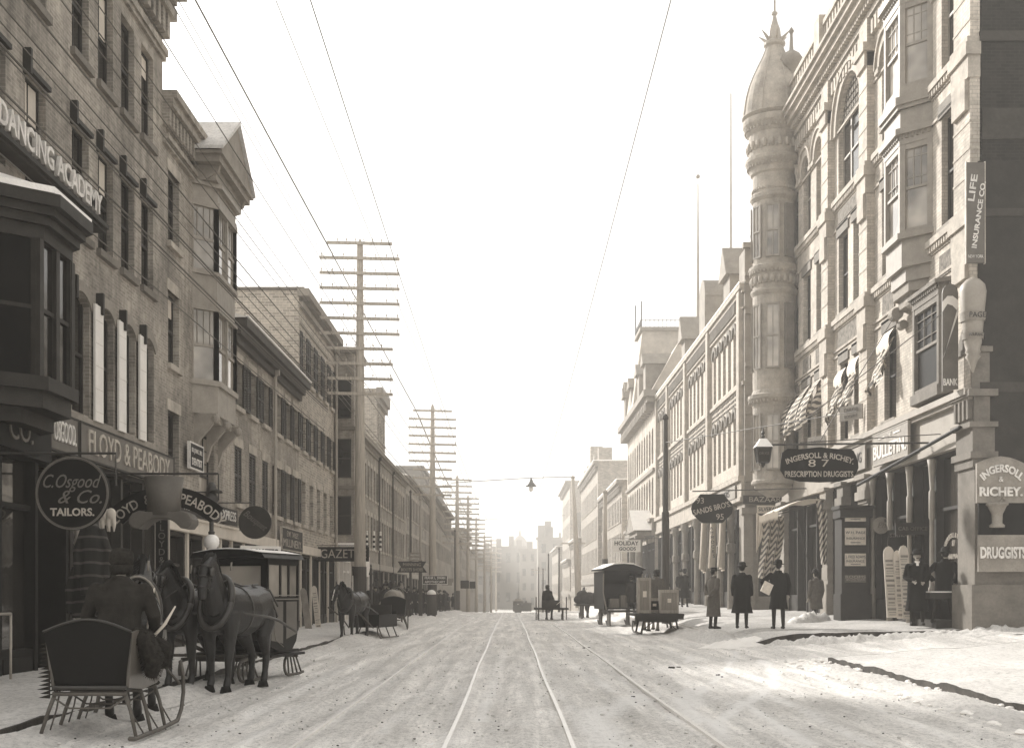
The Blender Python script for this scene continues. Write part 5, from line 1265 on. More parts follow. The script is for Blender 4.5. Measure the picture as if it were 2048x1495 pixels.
def horse(label, loc, rz, mat='horse_dark', neck=None, blanket=None, harness=True, group=None, vox=.018, blinders=True, sc_=1.0, blaze=False, hooves='mane', stance=None):
    r = thing('horse', label, 'horse', loc, rz, group); r.scale = (sc_,) * 3
    # neck/head points: withers, mid neck, poll, face, muzzle
    nk = neck or [(0, -.62, 1.24), (0, -.86, 1.50), (0, -1.02, 1.76), (0, -1.16, 1.62), (0, -1.31, 1.36), (0, -1.35, 1.25)]
    m = MB()
    m.tube([(0, -.80, 1.10), (0, -.68, 1.12), (0, -.5, 1.16), (0, -.2, 1.15), (0, .15, 1.13), (0, .45, 1.19), (0, .68, 1.22), (0, .85, 1.18), (0, .93, 1.12)],
           [(.12, .14), (.23, .28), (.275, .36), (.32, .355), (.345, .365), (.305, .335), (.285, .30), (.20, .22), (.08, .1)], 18)
    m.ell((0, -.42, 1.40), (.10, .28, .16), 10, 8); m.ell((0, -.66, 1.1), (.22, .17, .24), 12, 8)
    m.tube(nk[:3], [(.175, .33), (.13, .245), (.09, .15)], 14)
    m.tube([(nk[2][0], nk[2][1] + .03, nk[2][2] + .02), nk[3], nk[4], nk[5]], [(.085, .115), (.092, .135), (.062, .085), (.058, .06)], 12)
    m.ell(nk[3], (.10, .10, .10), 10, 8)
    pl = Vector(nk[2])
    for e in (-1, 1): m.tube([pl + Vector((.055 * e, .02, .05)), pl + Vector((.065 * e, .0, .13)), pl + Vector((.06 * e, -.02, .20))], [(.03, .022), (.03, .016), .005], 6)
    st = stance or (0, 0, 0, 0); hv = []
    for k, e in enumerate((-1, 1)):
        d = st[k]; m.tube([(.16*e, -.55, 1.12), (.17*e, -.56, .92), (.165*e, -.54 + d*.3, .74), (.155*e, -.55 + d*.7, .50), (.155*e, -.55 + d*.9, .44), (.15*e, -.54 + d, .22), (.15*e, -.56 + d, .15), (.15*e, -.60 + d, .07)], [(.13, .19), (.11, .16), (.085, .10), (.068, .072), (.056, .058), (.044, .048), (.056, .06), .052], 10); hv.append((.15*e, -.605 + d))
        d = st[2 + k]; m.tube([(.17*e, .62, 1.15), (.18*e, .60, .95), (.175*e, .56 + d*.3, .78), (.16*e, .70 + d*.7, .58), (.155*e, .77 + d*.9, .48), (.15*e, .74 + d, .24), (.15*e, .72 + d, .15), (.15*e, .68 + d, .07)], [(.14, .23), (.145, .21), (.11, .155), (.074, .09), (.06, .07), (.046, .052), (.057, .06), .053], 10); hv.append((.15*e, .675 + d))
    fuse(m, 'body', mat, vox, r, 6)
    for (x, y) in hv: m = MB(); m.lathe((x, y - .01, 0), [(.082, 0), (.084, .01), (.06, .09)], 12); m.obj('hoof', hooves, r, True)
    m = MB(); m.tube([(0, .92, 1.22), (0, 1.02, 1.10), (.01, 1.04, .85), (.02, 1.02, .55), (.01, 1.0, .42)], [.035, .06, .075, .06, .01], 10); m.obj('tail', 'mane', r, True)
    m = MB(); a, b_, c = Vector(nk[0]), Vector(nk[1]), Vector(nk[2])
    q = [Vector((0, a.y + .12, a.z + .30)), Vector((0, b_.y + .10, b_.z + .18)), Vector((0, c.y + .06, c.z + .12)), Vector((0, c.y - .07, c.z + .10)), Vector((0, nk[3][1] - .1, nk[3][2] + .08))]
    m.tube(q, [(.02, .03), (.04, .07), (.04, .07), (.035, .05), .01], 8)
    for k in range(12): t = k / 11; p = q[0].lerp(q[1], min(1, t * 2)) if t < .5 else q[1].lerp(q[2], t * 2 - 1); m.tube([p, p + Vector((.09, .02, -.06)), p + Vector((.12, .03, -.22))], [.025, .022, .004], 5)
    m.obj('mane', 'mane', r, True)
    if blaze: m = MB(); v0 = Vector(nk[3]); v1 = Vector(nk[4]); d = (v1 - v0).normalized(); n_ = Vector((0, d.z, -d.y)); n_ = n_ if n_.y < 0 else -n_; m.tube([v0 + n_ * .12 - d * .05, v1 + n_ * .075], [(.02, .012), (.02, .01)], 6); m.obj('blaze', 'paint_white', r, True)
    if harness:
        m = MB(); n_ = 26; cc = Vector((0, -.66, 1.27)); ax = Vector((0, .42, .91)).normalized(); pts = [cc + Vector((1, 0, 0)) * .225 * math.cos(2*math.pi*k/n_) + ax * .40 * math.sin(2*math.pi*k/n_) for k in range(n_ + 1)]
        m.tube(pts, .048, 8); m.obj('collar', 'leather', r, True)
        m = MB(); m.tube([p + Vector((0, .06, 0)) * 1 + (p - cc) * .04 for p in pts], .016, 6)
        for e in (-1, 1): m.tube([(.12*e, -.45, 1.72), (.13*e, -.44, 1.84)], .014, 6)
        m.obj('hames', 'strap_light', r, True)
        m = MB()
        def band(y, ry, rz_, zc, tilt=0, r_=.016):
            m.tube([(ry * math.cos(2*math.pi*k/22), y + tilt * math.sin(2*math.pi*k/22), zc + rz_ * math.sin(2*math.pi*k/22)) for k in range(23)], (r_*.6, r_*1.6), 6)
        band(-.12, .325, .36, 1.15)
        for e in (-1, 1):
            m.tube([(.24*e, -.6, 1.15), (.325*e, -.1, 1.08), (.345*e, .4, 1.04), (.30*e, .85, .98), (.30*e, 1.5, .80)], (.012, .024), 6)
            m.tube([(.10*e, .3, 1.52), (.28*e, .62, 1.28), (.29*e, .80, 1.05), (.12*e, .98, .98)], (.010, .02), 6); m.tube([(.02*e, .15, 1.50), (.2*e, .72, 1.44), (.27*e, .86, 1.2)], (.01, .02), 6)
            m.tube([Vector((.12*e, -.5, 1.6)), Vector((.10*e, nk[1][1] - .0, nk[1][2])), Vector((.09*e, nk[4][1] + .05, nk[4][2] + .02))], .010, 5)
        m.tube([(0, -.5, 1.60), (0, .2, 1.50), (0, .72, 1.53), (0, .93, 1.27)], .018, 6)
        m.obj('harness', 'leather', r, True)
        m = MB(); f0, f1 = Vector(nk[3]), Vector(nk[4])
        for t, ra, rb in ((-.15, .115, .15), (.35, .10, .135), (.85, .08, .105)):
            c = f0.lerp(f1, t); d = (f1 - f0).normalized(); w2 = Vector((0, d.z, -d.y)); m.tube([c + Vector((1, 0, 0)) * ra * math.cos(2*math.pi*k/14) + w2 * rb * math.sin(2*math.pi*k/14) for k in range(15)], .010, 5)
        for e in (-1, 1):
            m.tube([f0.lerp(f1, -.2) + Vector((.105*e, 0, 0)), f0.lerp(f1, .9) + Vector((.08*e, 0, 0))], .009, 5)
            if blinders: p = f0.lerp(f1, .12) + Vector((.12*e, -.02, .02)); m.box(p.x - .01, p.x + .01, p.y - .07, p.y + .04, p.z - .05, p.z + .06)
        m.obj('bridle', 'leather', r, True)
    if blanket:
        m = MB(); m.tube([(0, -.35, 1.16), (0, .1, 1.15), (0, .5, 1.2), (0, .82, 1.2), (0, .97, 1.15)], [(.325, .37), (.35, .365), (.335, .365), (.30, .31), (.1, .12)], 20)
        m.tube([(0, -.3, 1.0), (0, .8, 1.0)], [(.335, .30), (.33, .30)], 16); fuse(m, 'blanket', blanket, .03, r, 4)
    return r
# ------------------------------------------------------------------ poles and wires
def tpole(label, X, Y, top, arms, r0=.12, r1=.25, arm0=.5, pitch=.63, dark=None, group='telegraph poles along the left pavement', first=None, lean=0.0):
    at = .055 + max(0, Y - 50) * .00032
    z0 = zroad(X, Y) - .1; r = thing('telegraph_pole', label, 'pole', (X, Y, z0), 0, group); H = top - z0
    m = MB(); m.tube([(0, 0, 0), (lean * .5, 0, H * .5), (lean, 0, H - .25), (lean, 0, H)], [r1, (r0 + r1) / 2, r0, .03], 14); m.obj('shaft', 'pole_wood', r, True)
    if dark: m = MB(); m.tube([(0, 0, 0), (lean * dark / H, 0, dark)], [r1 + .012, r1 + .004], 14); m.obj('painted_base', 'pole_dark', r)
    for i, w_ in enumerate(arms):
        z = H - arm0 - i * pitch; m = MB(); tl_ = .012 * ((i * 7) % 5 - 2)
        sk = .012 * w_
        m.add([(-w_/2, -.19, z-at+sk), (w_/2, -.19, z-at-sk), (w_/2, -.10, z-at-sk), (-w_/2, -.10, z-at+sk), (-w_/2, -.19, z+at+sk), (w_/2, -.19, z+at-sk), (w_/2, -.10, z+at-sk), (-w_/2, -.10, z+at+sk)], [(0,3,2,1),(4,5,6,7),(0,1,5,4),(1,2,6,5),(2,3,7,6),(3,0,4,7)])
        n = 8
        for k in range(n):
            x = (-w_ / 2 + .08) + (w_ - .16) * k / (n - 1); zz = z - sk * 2 * x / w_
            if abs(x) > .15 and ((i * 5 + k * 3) % 7): m.tube([(x, -.145, zz + .04), (x, -.145, zz + .14)], .014, 5); m.tube([(x, -.145, zz + .11), (x, -.145, zz + .19)], [.032, .02], 6)
        for e in (-1, 1): m.tube([(.5*e, -.12, z - .03), (.0, -.13, z - .42)], .010, 4)
        o = m.obj('crossarm', 'pole_wood', r); o.location = (lean * z / H, 0, 0)
    return r
A = [2.74] + [3.37] * 6 + [2.8] * 4
tpole('thick telegraph pole with eleven crossarms, nearest and tallest of the line, dark painted base', -5.82, 48.5, ZY(478, 48.5), [q * .92 for q in A], arm0=.2, pitch=.582, dark=2.5)
tpole('telegraph pole with eleven crossarms beside the bow tie shaped boots sign, second of the line', -5.36, 86.5, 14.6, [2.7] + [3.3] * 6 + [2.7] * 4, .13, .3, pitch=.58, dark=2.5)
tpole('telegraph pole with many crossarms, third of the line into the haze', -5.2, 123, 13.1, [2.9] * 11, .14, .28, pitch=.62, dark=2.2)
tpole('hazy telegraph pole with many crossarms, fourth of the line', -5.4, 161, 14.1, [2.9] * 11, .15, .28, pitch=.66)
tpole('hazy telegraph pole with many crossarms, fifth of the line', -5.4, 200, 13.6, [2.9] * 10, .16, .28, pitch=.7)
tpole('faint telegraph pole with many crossarms, sixth of the line', -4.9, 240, 12.6, [2.9] * 9, .16, .28, pitch=.8)
tpole('faint telegraph pole with many crossarms, seventh of the line', -4.3, 285, 13.8, [2.9] * 8, .17, .28, pitch=.9)
tpole('faintest telegraph pole at the end of the line near the square', -3.7, 330, 13.5, [2.9] * 6, .18, .28, pitch=1.2)
def spole(label, u, Y, vtop, d0, d1, mat='pole_wood', arm=None, lean=0, split=None, cat='pole'):
    X = XY(u, Y); z0 = (zfar(X, Y) if X > 6.1 else zroad(X, Y)) - .1; top = ZY(vtop, Y); r = thing('pole', label, cat, (X, Y, z0)); m = MB()
    m.tube([(0, 0, 0), (lean, 0, top - z0)], [d1 / 2, d0 / 2], 12); m.lathe((lean, 0, top - z0), [(d0*.7, 0), (d0*.7, .08), (d0*.2, .2)], 10); m.obj('shaft', mat, r, True)
    if split: m = MB(); k = split - z0; m.tube([(0, 0, 0), (lean * k / (top - z0), 0, k)], [d1/2 + .01, d1/2 + .006], 12); m.obj('painted_base', 'pole_dark', r)
    if arm:
        m = MB()
        for (z, w_) in arm: m.box(lean - w_/2, lean + w_/2, -.05, .05, z - z0 - .05, z - z0 + .05)
        m.obj('crossarm', 'pole_wood', r)
    return r
spole('thick dark pole in front of the pale arcaded block on the right pavement', 1331, 47, 838, .17, .27, 'pole_dark', split=4.6)
spole('pole with white upper half standing before the long brick row', 841, 79, 1000, .13, .22, 'paint_grey', split=3.6)
spole('slim grey pole just behind the white topped one', 821, 84, 985, .12, .2, 'pole_dark')
spole('slim dark pole beside the third telegraph pole', 910, 118, 1062, .12, .22, 'pole_dark')
spole('thick leaning pole carrying the arc lamp, hazy, right of the wagons', 1158, 111, 955, .30, .62, 'pole_wood', lean=-.55, arm=[(5.9, 2.2)])
spole('pole with pale middle behind the covered delivery sleigh', 1210, 76, 985, .22, .34, 'pole_wood', split=3.6)
spole('thin dark trolley pole between the hazy buildings on the right', 1118, 118, 1098, .12, .2, 'pole_dark')
spole('thin trolley pole left of the taller one, behind the stake wagon', 1097, 112, 1110, .1, .16, 'pole_dark')
spole('short hazy pole with two crossarms near the tram', 1077, 170, 1136, .14, .2, 'pole_dark', arm=[(ZY(1139, 170), 1.9), (ZY(1145, 170), 1.6)])
spole('thin far pole on the right beyond the stake wagon', 1086, 140, 1139, .1, .16, 'pole_dark')
# slim post with finial in front of the white shop
r = thing('iron_post', 'slim dark iron post with finial in front of the white shop', 'post', (XY(742, 60), 60, .1)); MB().lathe((0, 0, 0), [(.16, 0), (.12, .3), (.08, .5), (.075, 2.3), (.11, 2.35), (.08, 2.45), (.03, 2.7), (.05, 2.75), (.01, 2.85)], 12).obj('shaft', 'iron', r, True)
# arc lamp hung over the street
r = thing('arc_lamp', 'arc lamp with bell shaped hood hanging on a wire above the tram tracks', 'street lamp', (XY(1062, 111), 111, ZY(968, 111)))
MB().lathe((0, 0, 0), [(.05, .6), (.09, .45), (.15, .38), (.2, .2), (.48, -.12), (.5, -.2), (.1, -.2)], 14).obj('hood', 'iron', r, True)
MB().ell((0, 0, -.42), (.2, .2, .25)).obj('globe', 'globe', r, True)
def wire(label, pts, rad=.012, group='overhead wires', mat='wire'):
    m = MB(); P = []
    for a, b_ in zip(pts, pts[1:]):
        a, b_ = Vector(a), Vector(b_); L = (b_ - a).length; n = 10
        for k in range(n): t = k / n; q = a.lerp(b_, t); q.z -= 4 * t * (1 - t) * L * L * .00003 * 1.5; P.append(q)
    P.append(Vector(pts[-1])); m.tube(P, [rad * (1.2 + max(0, q.y - 25) / 75) for q in P], 5); return tag(m.obj('overhead_wire', mat), label, 'wire', group)
py = [2.5, 48.35, 86.35, 122.85, 160.85, 199.85]; pX = [-5.9, -5.82, -5.36, -5.2, -5.4, -5.4]; pt = [15.3, 15.28, 14.6, 13.1, 14.1, 13.6]; pp = [.582, .582, .58, .62, .66, .7]
k = 0
for (i, off, rad) in ((0, -1.2, .016), (0, .6, .009), (1, -.9, .010), (2, -1.1, .009), (3, -.6, .008), (4, -1.0, .010), (6, -1.0, .009), (7, -.9, .010), (9, -1.1, .010), (10, -.8, .008)):
    P = [(pX[j] + off, py[j], pt[j] - .5 - i * pp[j] + .17) for j in range(6)]
    k += 1; wire('telegraph wire strung along the left side from crossarm to crossarm', P, rad, 'telegraph wires')
for (s_, X, rad) in ((1.228, -6.6, .012), (1.086, -6.9, .016), (1.075, -6.9, .010), (.998, -7.0, .014), (.985, -7.0, .008), (.87, -7.1, .010), (1.33, -6.5, .009)):
    wire('dark service wire crossing in front of the left brick fronts', [(X, 2.5, E + s_ * -X), (X, 48, E + s_ * -X)], rad, 'service wires by the left fronts')
wire('single thin wire high over the left tram track', [(-3.0, 2.5, 10.9), (-3.0, 160, 10.9)], .008)
wire('single thin wire high over the right tram track', [(2.6, 2.5, 11.6), (2.6, 160, 11.6)], .008)
wire('span wire holding the arc lamp across the street', [(XY(1150, 111), 111, ZY(953, 111)), (XY(1062, 111), 111, ZY(955, 111)), (-5.3, 111, ZY(965, 111))], .016)
wire('hazy span wire between far poles', [(XY(1130, 150), 150, ZY(1030, 150)), (-5, 150, ZY(1040, 150))], .008)
wire('wire from the sign pole up to the corner block', [(5.8, 47, 7.2), (10.0, 36, 6.8)], .010)
wire('slack wire from the lantern bar to the oriel', [(XY(1560, 31.5), 31.5, 5.45), (10.5, 29.5, 8.4)], .010)
wire('slack wire from the hanging drug sign to the upper wall', [(XY(1640, 31.5), 31.5, 5.4), (10.55, 33.5, 9.4)], .010)

# ------------------------------------------------------------------ hanging signs
def cam_sign(name, label, u0, u1, v0, v1, Y, mat, outline=None, frame=None, t=.05, rz=0, cat='sign'):
    X0, X1, Z0, Z1 = XY(u0, Y), XY(u1, Y), ZY(v1, Y), ZY(v0, Y)
    r = sign(name, label, 0, 0, 0, X1 - X0, Z1 - Z0, rz, mat, cat=cat, loc=((X0 + X1) / 2, Y, (Z0 + Z1) / 2), outline=outline, frame=frame, t=t)
    return r, X1 - X0, Z1 - Z0
def bar(label, pts, rad=.018, mat='iron'):
    m = MB(); m.tube(pts, rad, 7); return tag(m.obj('sign_bracket', mat), label, 'bracket')
# tailor's disc
Y = 17.6; r, w_, h = cam_sign('hanging_sign', 'large black disc sign with dim script and TAILORS, hanging over the left pavement', 73, 219, 912, 1060, Y, 'sign_black', outline=[(.52 * math.cos(2*math.pi*k/48), .52 * math.sin(2*math.pi*k/48)) for k in range(48)])
m = MB(); ring(m, (0, 0), .515, .515, .02, -.04, -.03, 48); ring(m, (0, 0), .49, .49, .008, -.034, -.03, 48); m.obj('rim', 'letter_dim', r)
letters('lettering', 'C.Osgood', .27, (-.0, -.032, .16), r, 'letter_dim', shear=.45, ext=.004, width=.82); letters('lettering', '& Co.', .27, (.1, -.032, -.06), r, 'letter_dim', shear=.45, ext=.004); letters('lettering', 'TAILORS.', .15, (0, -.032, -.27), r, 'letter_cream', ext=.004, width=.62, bold=.004)
bar('iron bar holding the tailor disc', [(XL, 17.6, 3.55), (-5.55, 17.6, 3.55), (-5.55, 17.6, 3.1)])
# tooth sign
for (u, l) in ((222, 'bright side'), (210, 'shaded side')):
    Y = 20.0 + (u == 210) * .5; r = thing('tooth_sign', 'carved giant tooth hanging as a dentist sign, %s' % ('nearer and brighter one' if u == 222 else 'farther one half hidden by the black disc'), 'sign', (XY(u, Y), Y, ZY(1040, Y))); m = MB()
    m.ell((0, 0, .10), (.085, .07, .10), 12, 8); m.tube([(-.03, 0, .06), (-.045, 0, -.06), (-.02, 0, -.19)], [.05, .04, .012], 8); m.tube([(.035, 0, .06), (.05, 0, -.06), (.045, 0, -.19)], [.045, .036, .012], 8)
    fuse(m, 'tooth', 'paint_cream', .012, r, 3)
# top hat sign with its arched name board
Y = 21.8; hx, hz = XY(328, Y), ZY(1025, Y)
r = thing('hat_sign', 'giant grey top hat hanging as a hatter sign over the left pavement', 'sign', (hx, Y, hz))
m = MB(); m.tube([(0, 0, -.05), (0, 0, .25), (0, 0, .62)], [(.29, .29), (.29, .29), (.34, .34)], 28); m.obj('crown', 'sign_mid', r, True)
m = MB()
vs = [(rr_ * math.cos(2*math.pi*k/32) * 1.0, rr_ * .75 * math.sin(2*math.pi*k/32), -.12 + .10 * abs(math.cos(2*math.pi*k/32)) ** 2 * (-.6 if rr_ > .3 else 0) - (0 if rr_ < .3 else .03)) for rr_ in (.28, .56) for k in range(32)]
m.prism([(-.55, -.12), (-.54, -.20), (-.48, -.28), (-.36, -.28), (-.24, -.17), (-.12, -.11), (.12, -.11), (.24, -.17), (.36, -.28), (.48, -.28), (.54, -.20), (.55, -.12), (.48, -.02), (.36, .03), (.22, .0), (-.22, .0), (-.36, .03), (-.48, -.02)], -.26, .26); fuse(m, 'brim', 'sign_mid', .02, r, 6)
r = thing('arched_sign', 'black arched board reading FLOYD & PEABODY behind the giant hat', 'sign', (hx + .03, Y + .12, ZY(985, Y)))
m = MB(); m.arch(0, -1.32, 1.1, 1.44, -.03, .03, 24, 47, 135); m.obj('board', 'sign_black', r)
letters('lettering', 'FLOYD  &         PEABODY.', .235, (0, -.036, -.07), r, 'letter_cream', arc=1.24, ext=.004, sx=.86, bold=.003)
bar('long iron bar with brackets carrying the top hat sign', [(XL, 21.8, 3.66), (XY(437, Y), 21.8, 3.66)], .02); bar('thin iron stay below the hat sign bar', [(XY(437, Y), 21.8, 3.66), (XY(437, Y), 21.8, 3.2)], .012)
# vertical board
r = thing('vertical_sign', 'narrow black vertical board spelling FLOYD & PEABODY letter by letter', 'sign', (XL + .30, 26.6, 2.08)); MB().box(-.13, .13, -.04, .04, -1.15, 1.15).obj('board', 'sign_black', r); MB().box(-.15, -.13, -.05, .05, -1.17, 1.17).box(.13, .15, -.05, .05, -1.17, 1.17).obj('frame', 'wood_trim', r)
for i, c in enumerate('FLOYD&PEABODY'): letters('lettering', c, .20, (0, -.046, 1.05 - i * .172), r, 'letter_dim', ext=.004)
# dentist
r = wallsign('wall_sign', 'small black framed sign reading DENTIST on the brick house', 29.45, 30.7, 4.55, 5.12, None, .2, 'sign_black', 'letter_white', frame='letter_white')
letters('lettering', 'DR. JOHN Z. BELL', .15, (0, -.035, .13), r, 'letter_white', ext=.003, width=1.0); letters('lettering', 'DENTIST', .24, (0, -.035, -.14), r, 'letter_white', width=.95, ext=.003, bold=.004)
wallsign('wall_sign', 'dark band sign with white letters reading EXPRESS above the cream fascia', 28.4, 34.3, 3.4, 3.82, "RUSSELL & CO'S EXPRESS", .36, 'sign_dark', 'letter_white', width=5.4, ext=.006, proud=.2)
# globe lamp
Y = 25.2; gx = XY(423, Y); r = thing('globe_lamp', 'arc lamp with a large white glass globe hanging over the left pavement', 'street lamp', (gx, Y, ZY(1083, Y)))
MB().ell((0, 0, 0), (.16, .16, .16), 24, 16).obj('globe', 'globe', r, True)
m = MB(); m.lathe((0, 0, 0), [(.06, .15), (.07, .2), (.045, .22), (.045, .75), (.13, .8), (.16, .86), (.1, .95), (.1, 1.1), (.05, 1.2)], 12); m.tube([(0, 0, 1.0), (-1.7, .1, 1.02)], .018, 6); m.tube([(0, 0, .7), (.11, 0, .9)], .05, 8); m.tube([(-.045, 0, 0.16), (-.165, 0, 0), (0, 0, -.17), (.165, 0, 0), (.045, 0, .16)], .006, 5); m.obj('housing', 'iron', r, True)
m = MB(); m.lathe((.09, -.02, .98), [(.13, 0), (.14, .02), (.12, .05), (.02, .09)], 14); m.obj('hood', 'sign_dark', r, True)
# bouquet disc and baskets board
Y = 33.0; r, w_, h = cam_sign('hanging_sign', 'dark round sign with thin script reading Bouquet', 477, 543, 1011, 1077, Y, 'sign_dark', outline=[(.435 * math.cos(2*math.pi*k/40), .435 * math.sin(2*math.pi*k/40)) for k in range(40)])
o = letters('lettering', 'Bouquet', .25, (.02, -.032, .04), r, 'letter_dim', shear=.3, ext=.003, width=.72); o.rotation_euler = (0, R(38), 0)
r = wallsign('hanging_sign', 'small white board with dark letters reading BASKETS', 32.6, 33.75, 2.42, 2.82, 'BASKETS', .3, 'paint_white', 'letter_dark', proud=.9, width=.98, ext=.004, bold=.006); r.rotation_euler = (0, 0, R(35)); r.location.x = -6.62
bar('iron bar above the round bouquet sign', [(XL, 33, 3.95), (XY(500, 33), 33, 3.95)], .014)
r = wallsign('wall_sign', 'dark framed wall sign reading MILLINERY beside the downpipe', 40.9, 44.9, 3.02, 3.72, None, .2, 'sign_dark', 'letter_cream', frame='letter_cream', proud=.22)
letters('lettering', 'E.W. TAPLEY.', .26, (0, -.034, .17), r, 'letter_cream', width=2.3, ext=.003); letters('lettering', 'MILLINERY.', .38, (0, -.034, -.14), r, 'letter_cream', width=3.6, ext=.003)
Y = 49.9; r, w_, h = cam_sign('hanging_sign', 'wide black sign reading GAZETTE behind the nearest telegraph pole', 636, 738, 1093, 1122, Y, 'sign_black')
letters('lettering', 'GAZETTE', .5, (0, -.033, 0), r, 'letter_cream', width=w_ * .9, ext=.003); bar('thin bar above the GAZETTE sign', [(XL, Y, ZY(1090, Y)), (XY(738, Y), Y, ZY(1090, Y))], .015)
for k, u in enumerate((734, 748, 761)):
    Y = 64.0 + k * 1.6; r = thing('barber_pole', 'small striped barber pole slanting from the brick wall', 'barber pole', (XY(u, Y), Y, ZY(1100, Y)), 0, 'barber poles above the white shop'); m = MB(); n_ = MB()
    for j in range(7): (m if j % 2 else n_).tube([(0, 0, j * .13), (0, 0, j * .13 + .13)], [.06, .055], 8)
    n_.ell((0, 0, .96), (.06, .06, .06), 8, 6); m.obj('dark_band', 'sign_dark', r); n_.obj('white_band', 'paint_white', r)
Y = 70; r, w_, h = cam_sign('hanging_sign', 'dark bow tie shaped sign with arrow cut ends reading BOOTS SHOES', 795, 853, 1122, 1144, Y, 'sign_dark', outline=[(-.80, .31), (.80, .31), (.62, .0), (.84, -.31), (-.84, -.31), (-.62, 0)])
letters('lettering', 'MANNING', .26, (0, -.032, .13), r, 'letter_cream', width=1.0, ext=.003); letters('lettering', 'BOOTS SHOES', .24, (0, -.032, -.16), r, 'letter_cream', width=1.2, ext=.003)
r, w_, h = cam_sign('hanging_sign', 'small pale sign board above the bow tie sign', 818, 842, 1104, 1121, 72, 'sign_grey'); letters('lettering', 'PRINTING', .14, (0, -.03, .08), r, 'letter_white', width=.5); letters('lettering', 'OFFICE', .14, (0, -.03, -.12), r, 'letter_white', width=.5)
Y = 84; r, w_, h = cam_sign('hanging_sign', 'dark two line sign reading FRANK L. SWAN APOTHECARY', 846, 894, 1151, 1167, Y, 'sign_dark', frame='letter_white'); letters('lettering', 'FRANK L. SWAN', .24, (0, -.032, .13), r, 'letter_white', width=w_ * .86, bold=.006); letters('lettering', 'APOTHECARY', .24, (0, -.032, -.14), r, 'letter_white', width=w_ * .86, bold=.006)
for (u0, u1, v0, v1, Y, mt, lb) in ((891, 907, 1156, 1164, 92, 'sign_grey', 'small pale sign right of the apothecary sign'), (884, 904, 1164, 1170, 90, 'sign_grey', 'tiny pale sign under the apothecary sign'), (921, 938, 1160, 1176, 105, 'sign_dark', 'small dark sign board on the far left pavement'), (939, 951, 1162, 1176, 112, 'sign_dark', 'smallest dark sign board beyond the third pole'), (820, 840, 1103, 1104, 60, 'snow', '')):
    if lb: cam_sign('hanging_sign', lb, u0, u1, v0, v1, Y, mt)
# round ended railing sign: gold ball sign near second pole
r = thing('mailbox', 'post with a white domed cap on the far left pavement', 'post', (XY(863, 78), 78, zroad(-5, 78))); MB().tube([(0, 0, 0), (0, 0, 1.5)], [.28, .28], 12).obj('body', 'pole_dark', r, True); MB().ell((0, 0, 1.5), (.29, .29, .25)).obj('cap', 'snow', r, True)
# right hand side
Y = 70; r, w_, h = cam_sign('hanging_sign', 'white board with dark letters reading HOLIDAY GOODS', 1225, 1281, 1079, 1103, Y, 'paint_white'); letters('lettering', 'HOLIDAY', .32, (0, -.032, .14), r, 'letter_dark', width=w_ * .86, bold=.006); letters('lettering', 'GOODS', .26, (.05, -.032, -.17), r, 'letter_dark', width=w_ * .6, bold=.006)
bar('thin wire bar above the HOLIDAY GOODS board', [(XY(1225, Y), Y, ZY(1076, Y)), (9.2, Y, ZY(1076, Y))], .012)
Y = 44.2; cx0 = []; hw, hh = .74, .51
ol = [(-.42, .51), (.42, .51)] + [(.42 + .32 * math.sin(R(a)), .0 + .36 * math.cos(R(a))) for a in (25, 60, 90, 120, 155)] + [(.36, -.51), (-.36, -.51)] + [(-.42 - .32 * math.sin(R(a)), .36 * math.cos(R(a))) for a in (155, 120, 90, 60, 25)]
r, w_, h = cam_sign('hanging_sign', "black barrel shaped sign reading 93 SANDS BRO'S 95", 1382, 1466, 988, 1045, Y, 'sign_black', outline=ol)
letters('lettering', '93', .30, (-.42, -.032, .27), r, 'letter_cream', ext=.003); letters('lettering', '95', .30, (.28, -.032, -.30), r, 'letter_cream', ext=.003)
o = letters('lettering', "SANDS BRO'S.", .27, (0, -.032, .0), r, 'letter_cream', width=1.36, ext=.003, bold=.004); o.rotation_euler = (0, R(-14), 0)
bar("long thin bar holding the SANDS BRO'S sign", [(XY(1385, Y), Y, ZY(982, Y)), (10.6, Y, ZY(976, Y))], .022); MB()
Y = 31.3; ol = [(-.93, .30), (-.8, .40), (-.5, .39), (-.2, .42), (0, .44), (.2, .42), (.5, .39), (.78, .40), (.86, .34), (.96, .08), (.98, -.08), (.86, -.32), (.5, -.42), (0, -.44), (-.5, -.42), (-.86, -.32), (-.98, -.12), (-.96, .12)]
r, w_, h = cam_sign('hanging_sign', 'large black sign reading INGERSOLL & RICHEY 87 PRESCRIPTION DRUGGISTS', 1560, 1717, 893, 965, Y, 'sign_black', outline=ol)
letters('lettering', 'INGERSOLL & RICHEY.', .19, (0, -.032, .23), r, 'letter_cream', arc=2.6, width=1.72, ext=.003, bold=.004); letters('lettering', '8 7', .26, (-.02, -.032, .03), r, 'letter_cream', width=.52, ext=.003); letters('lettering', 'PRESCRIPTION DRUGGISTS.', .2, (0, -.032, -.24), r, 'letter_cream', width=1.74, ext=.003, bold=.003)
bar('long iron bar carrying the lantern and the black drug sign', [(XY(1540, Y), Y, ZY(889, Y)), (10.6, Y, ZY(885, Y))], .026); bar('second thin bar above the drug sign', [(XY(1600, Y), Y, ZY(885, Y)), (10.6, 30.4, ZY(876, Y))], .012)
r = thing('lantern', 'square glass street lantern with snow on its hood at the end of the sign bar', 'lantern', (XY(1526, Y), Y, ZY(899, Y))); r.scale = (.8, .8, .8)
m = MB(); q = lambda s_, z: [(-s_, -s_, z), (s_, -s_, z), (s_, s_, z), (-s_, s_, z)]
for (a, za, c, zc) in ((.17, -.38, .23, .06),):
    for i in range(4):
        p, p2 = q(a, za)[i], q(c, zc)[i]; m.tube([p, p2], .018, 5)
    m.box(-.17, .17, -.17, .17, -.42, -.38); m.box(-.24, .24, -.24, .24, .04, .07)
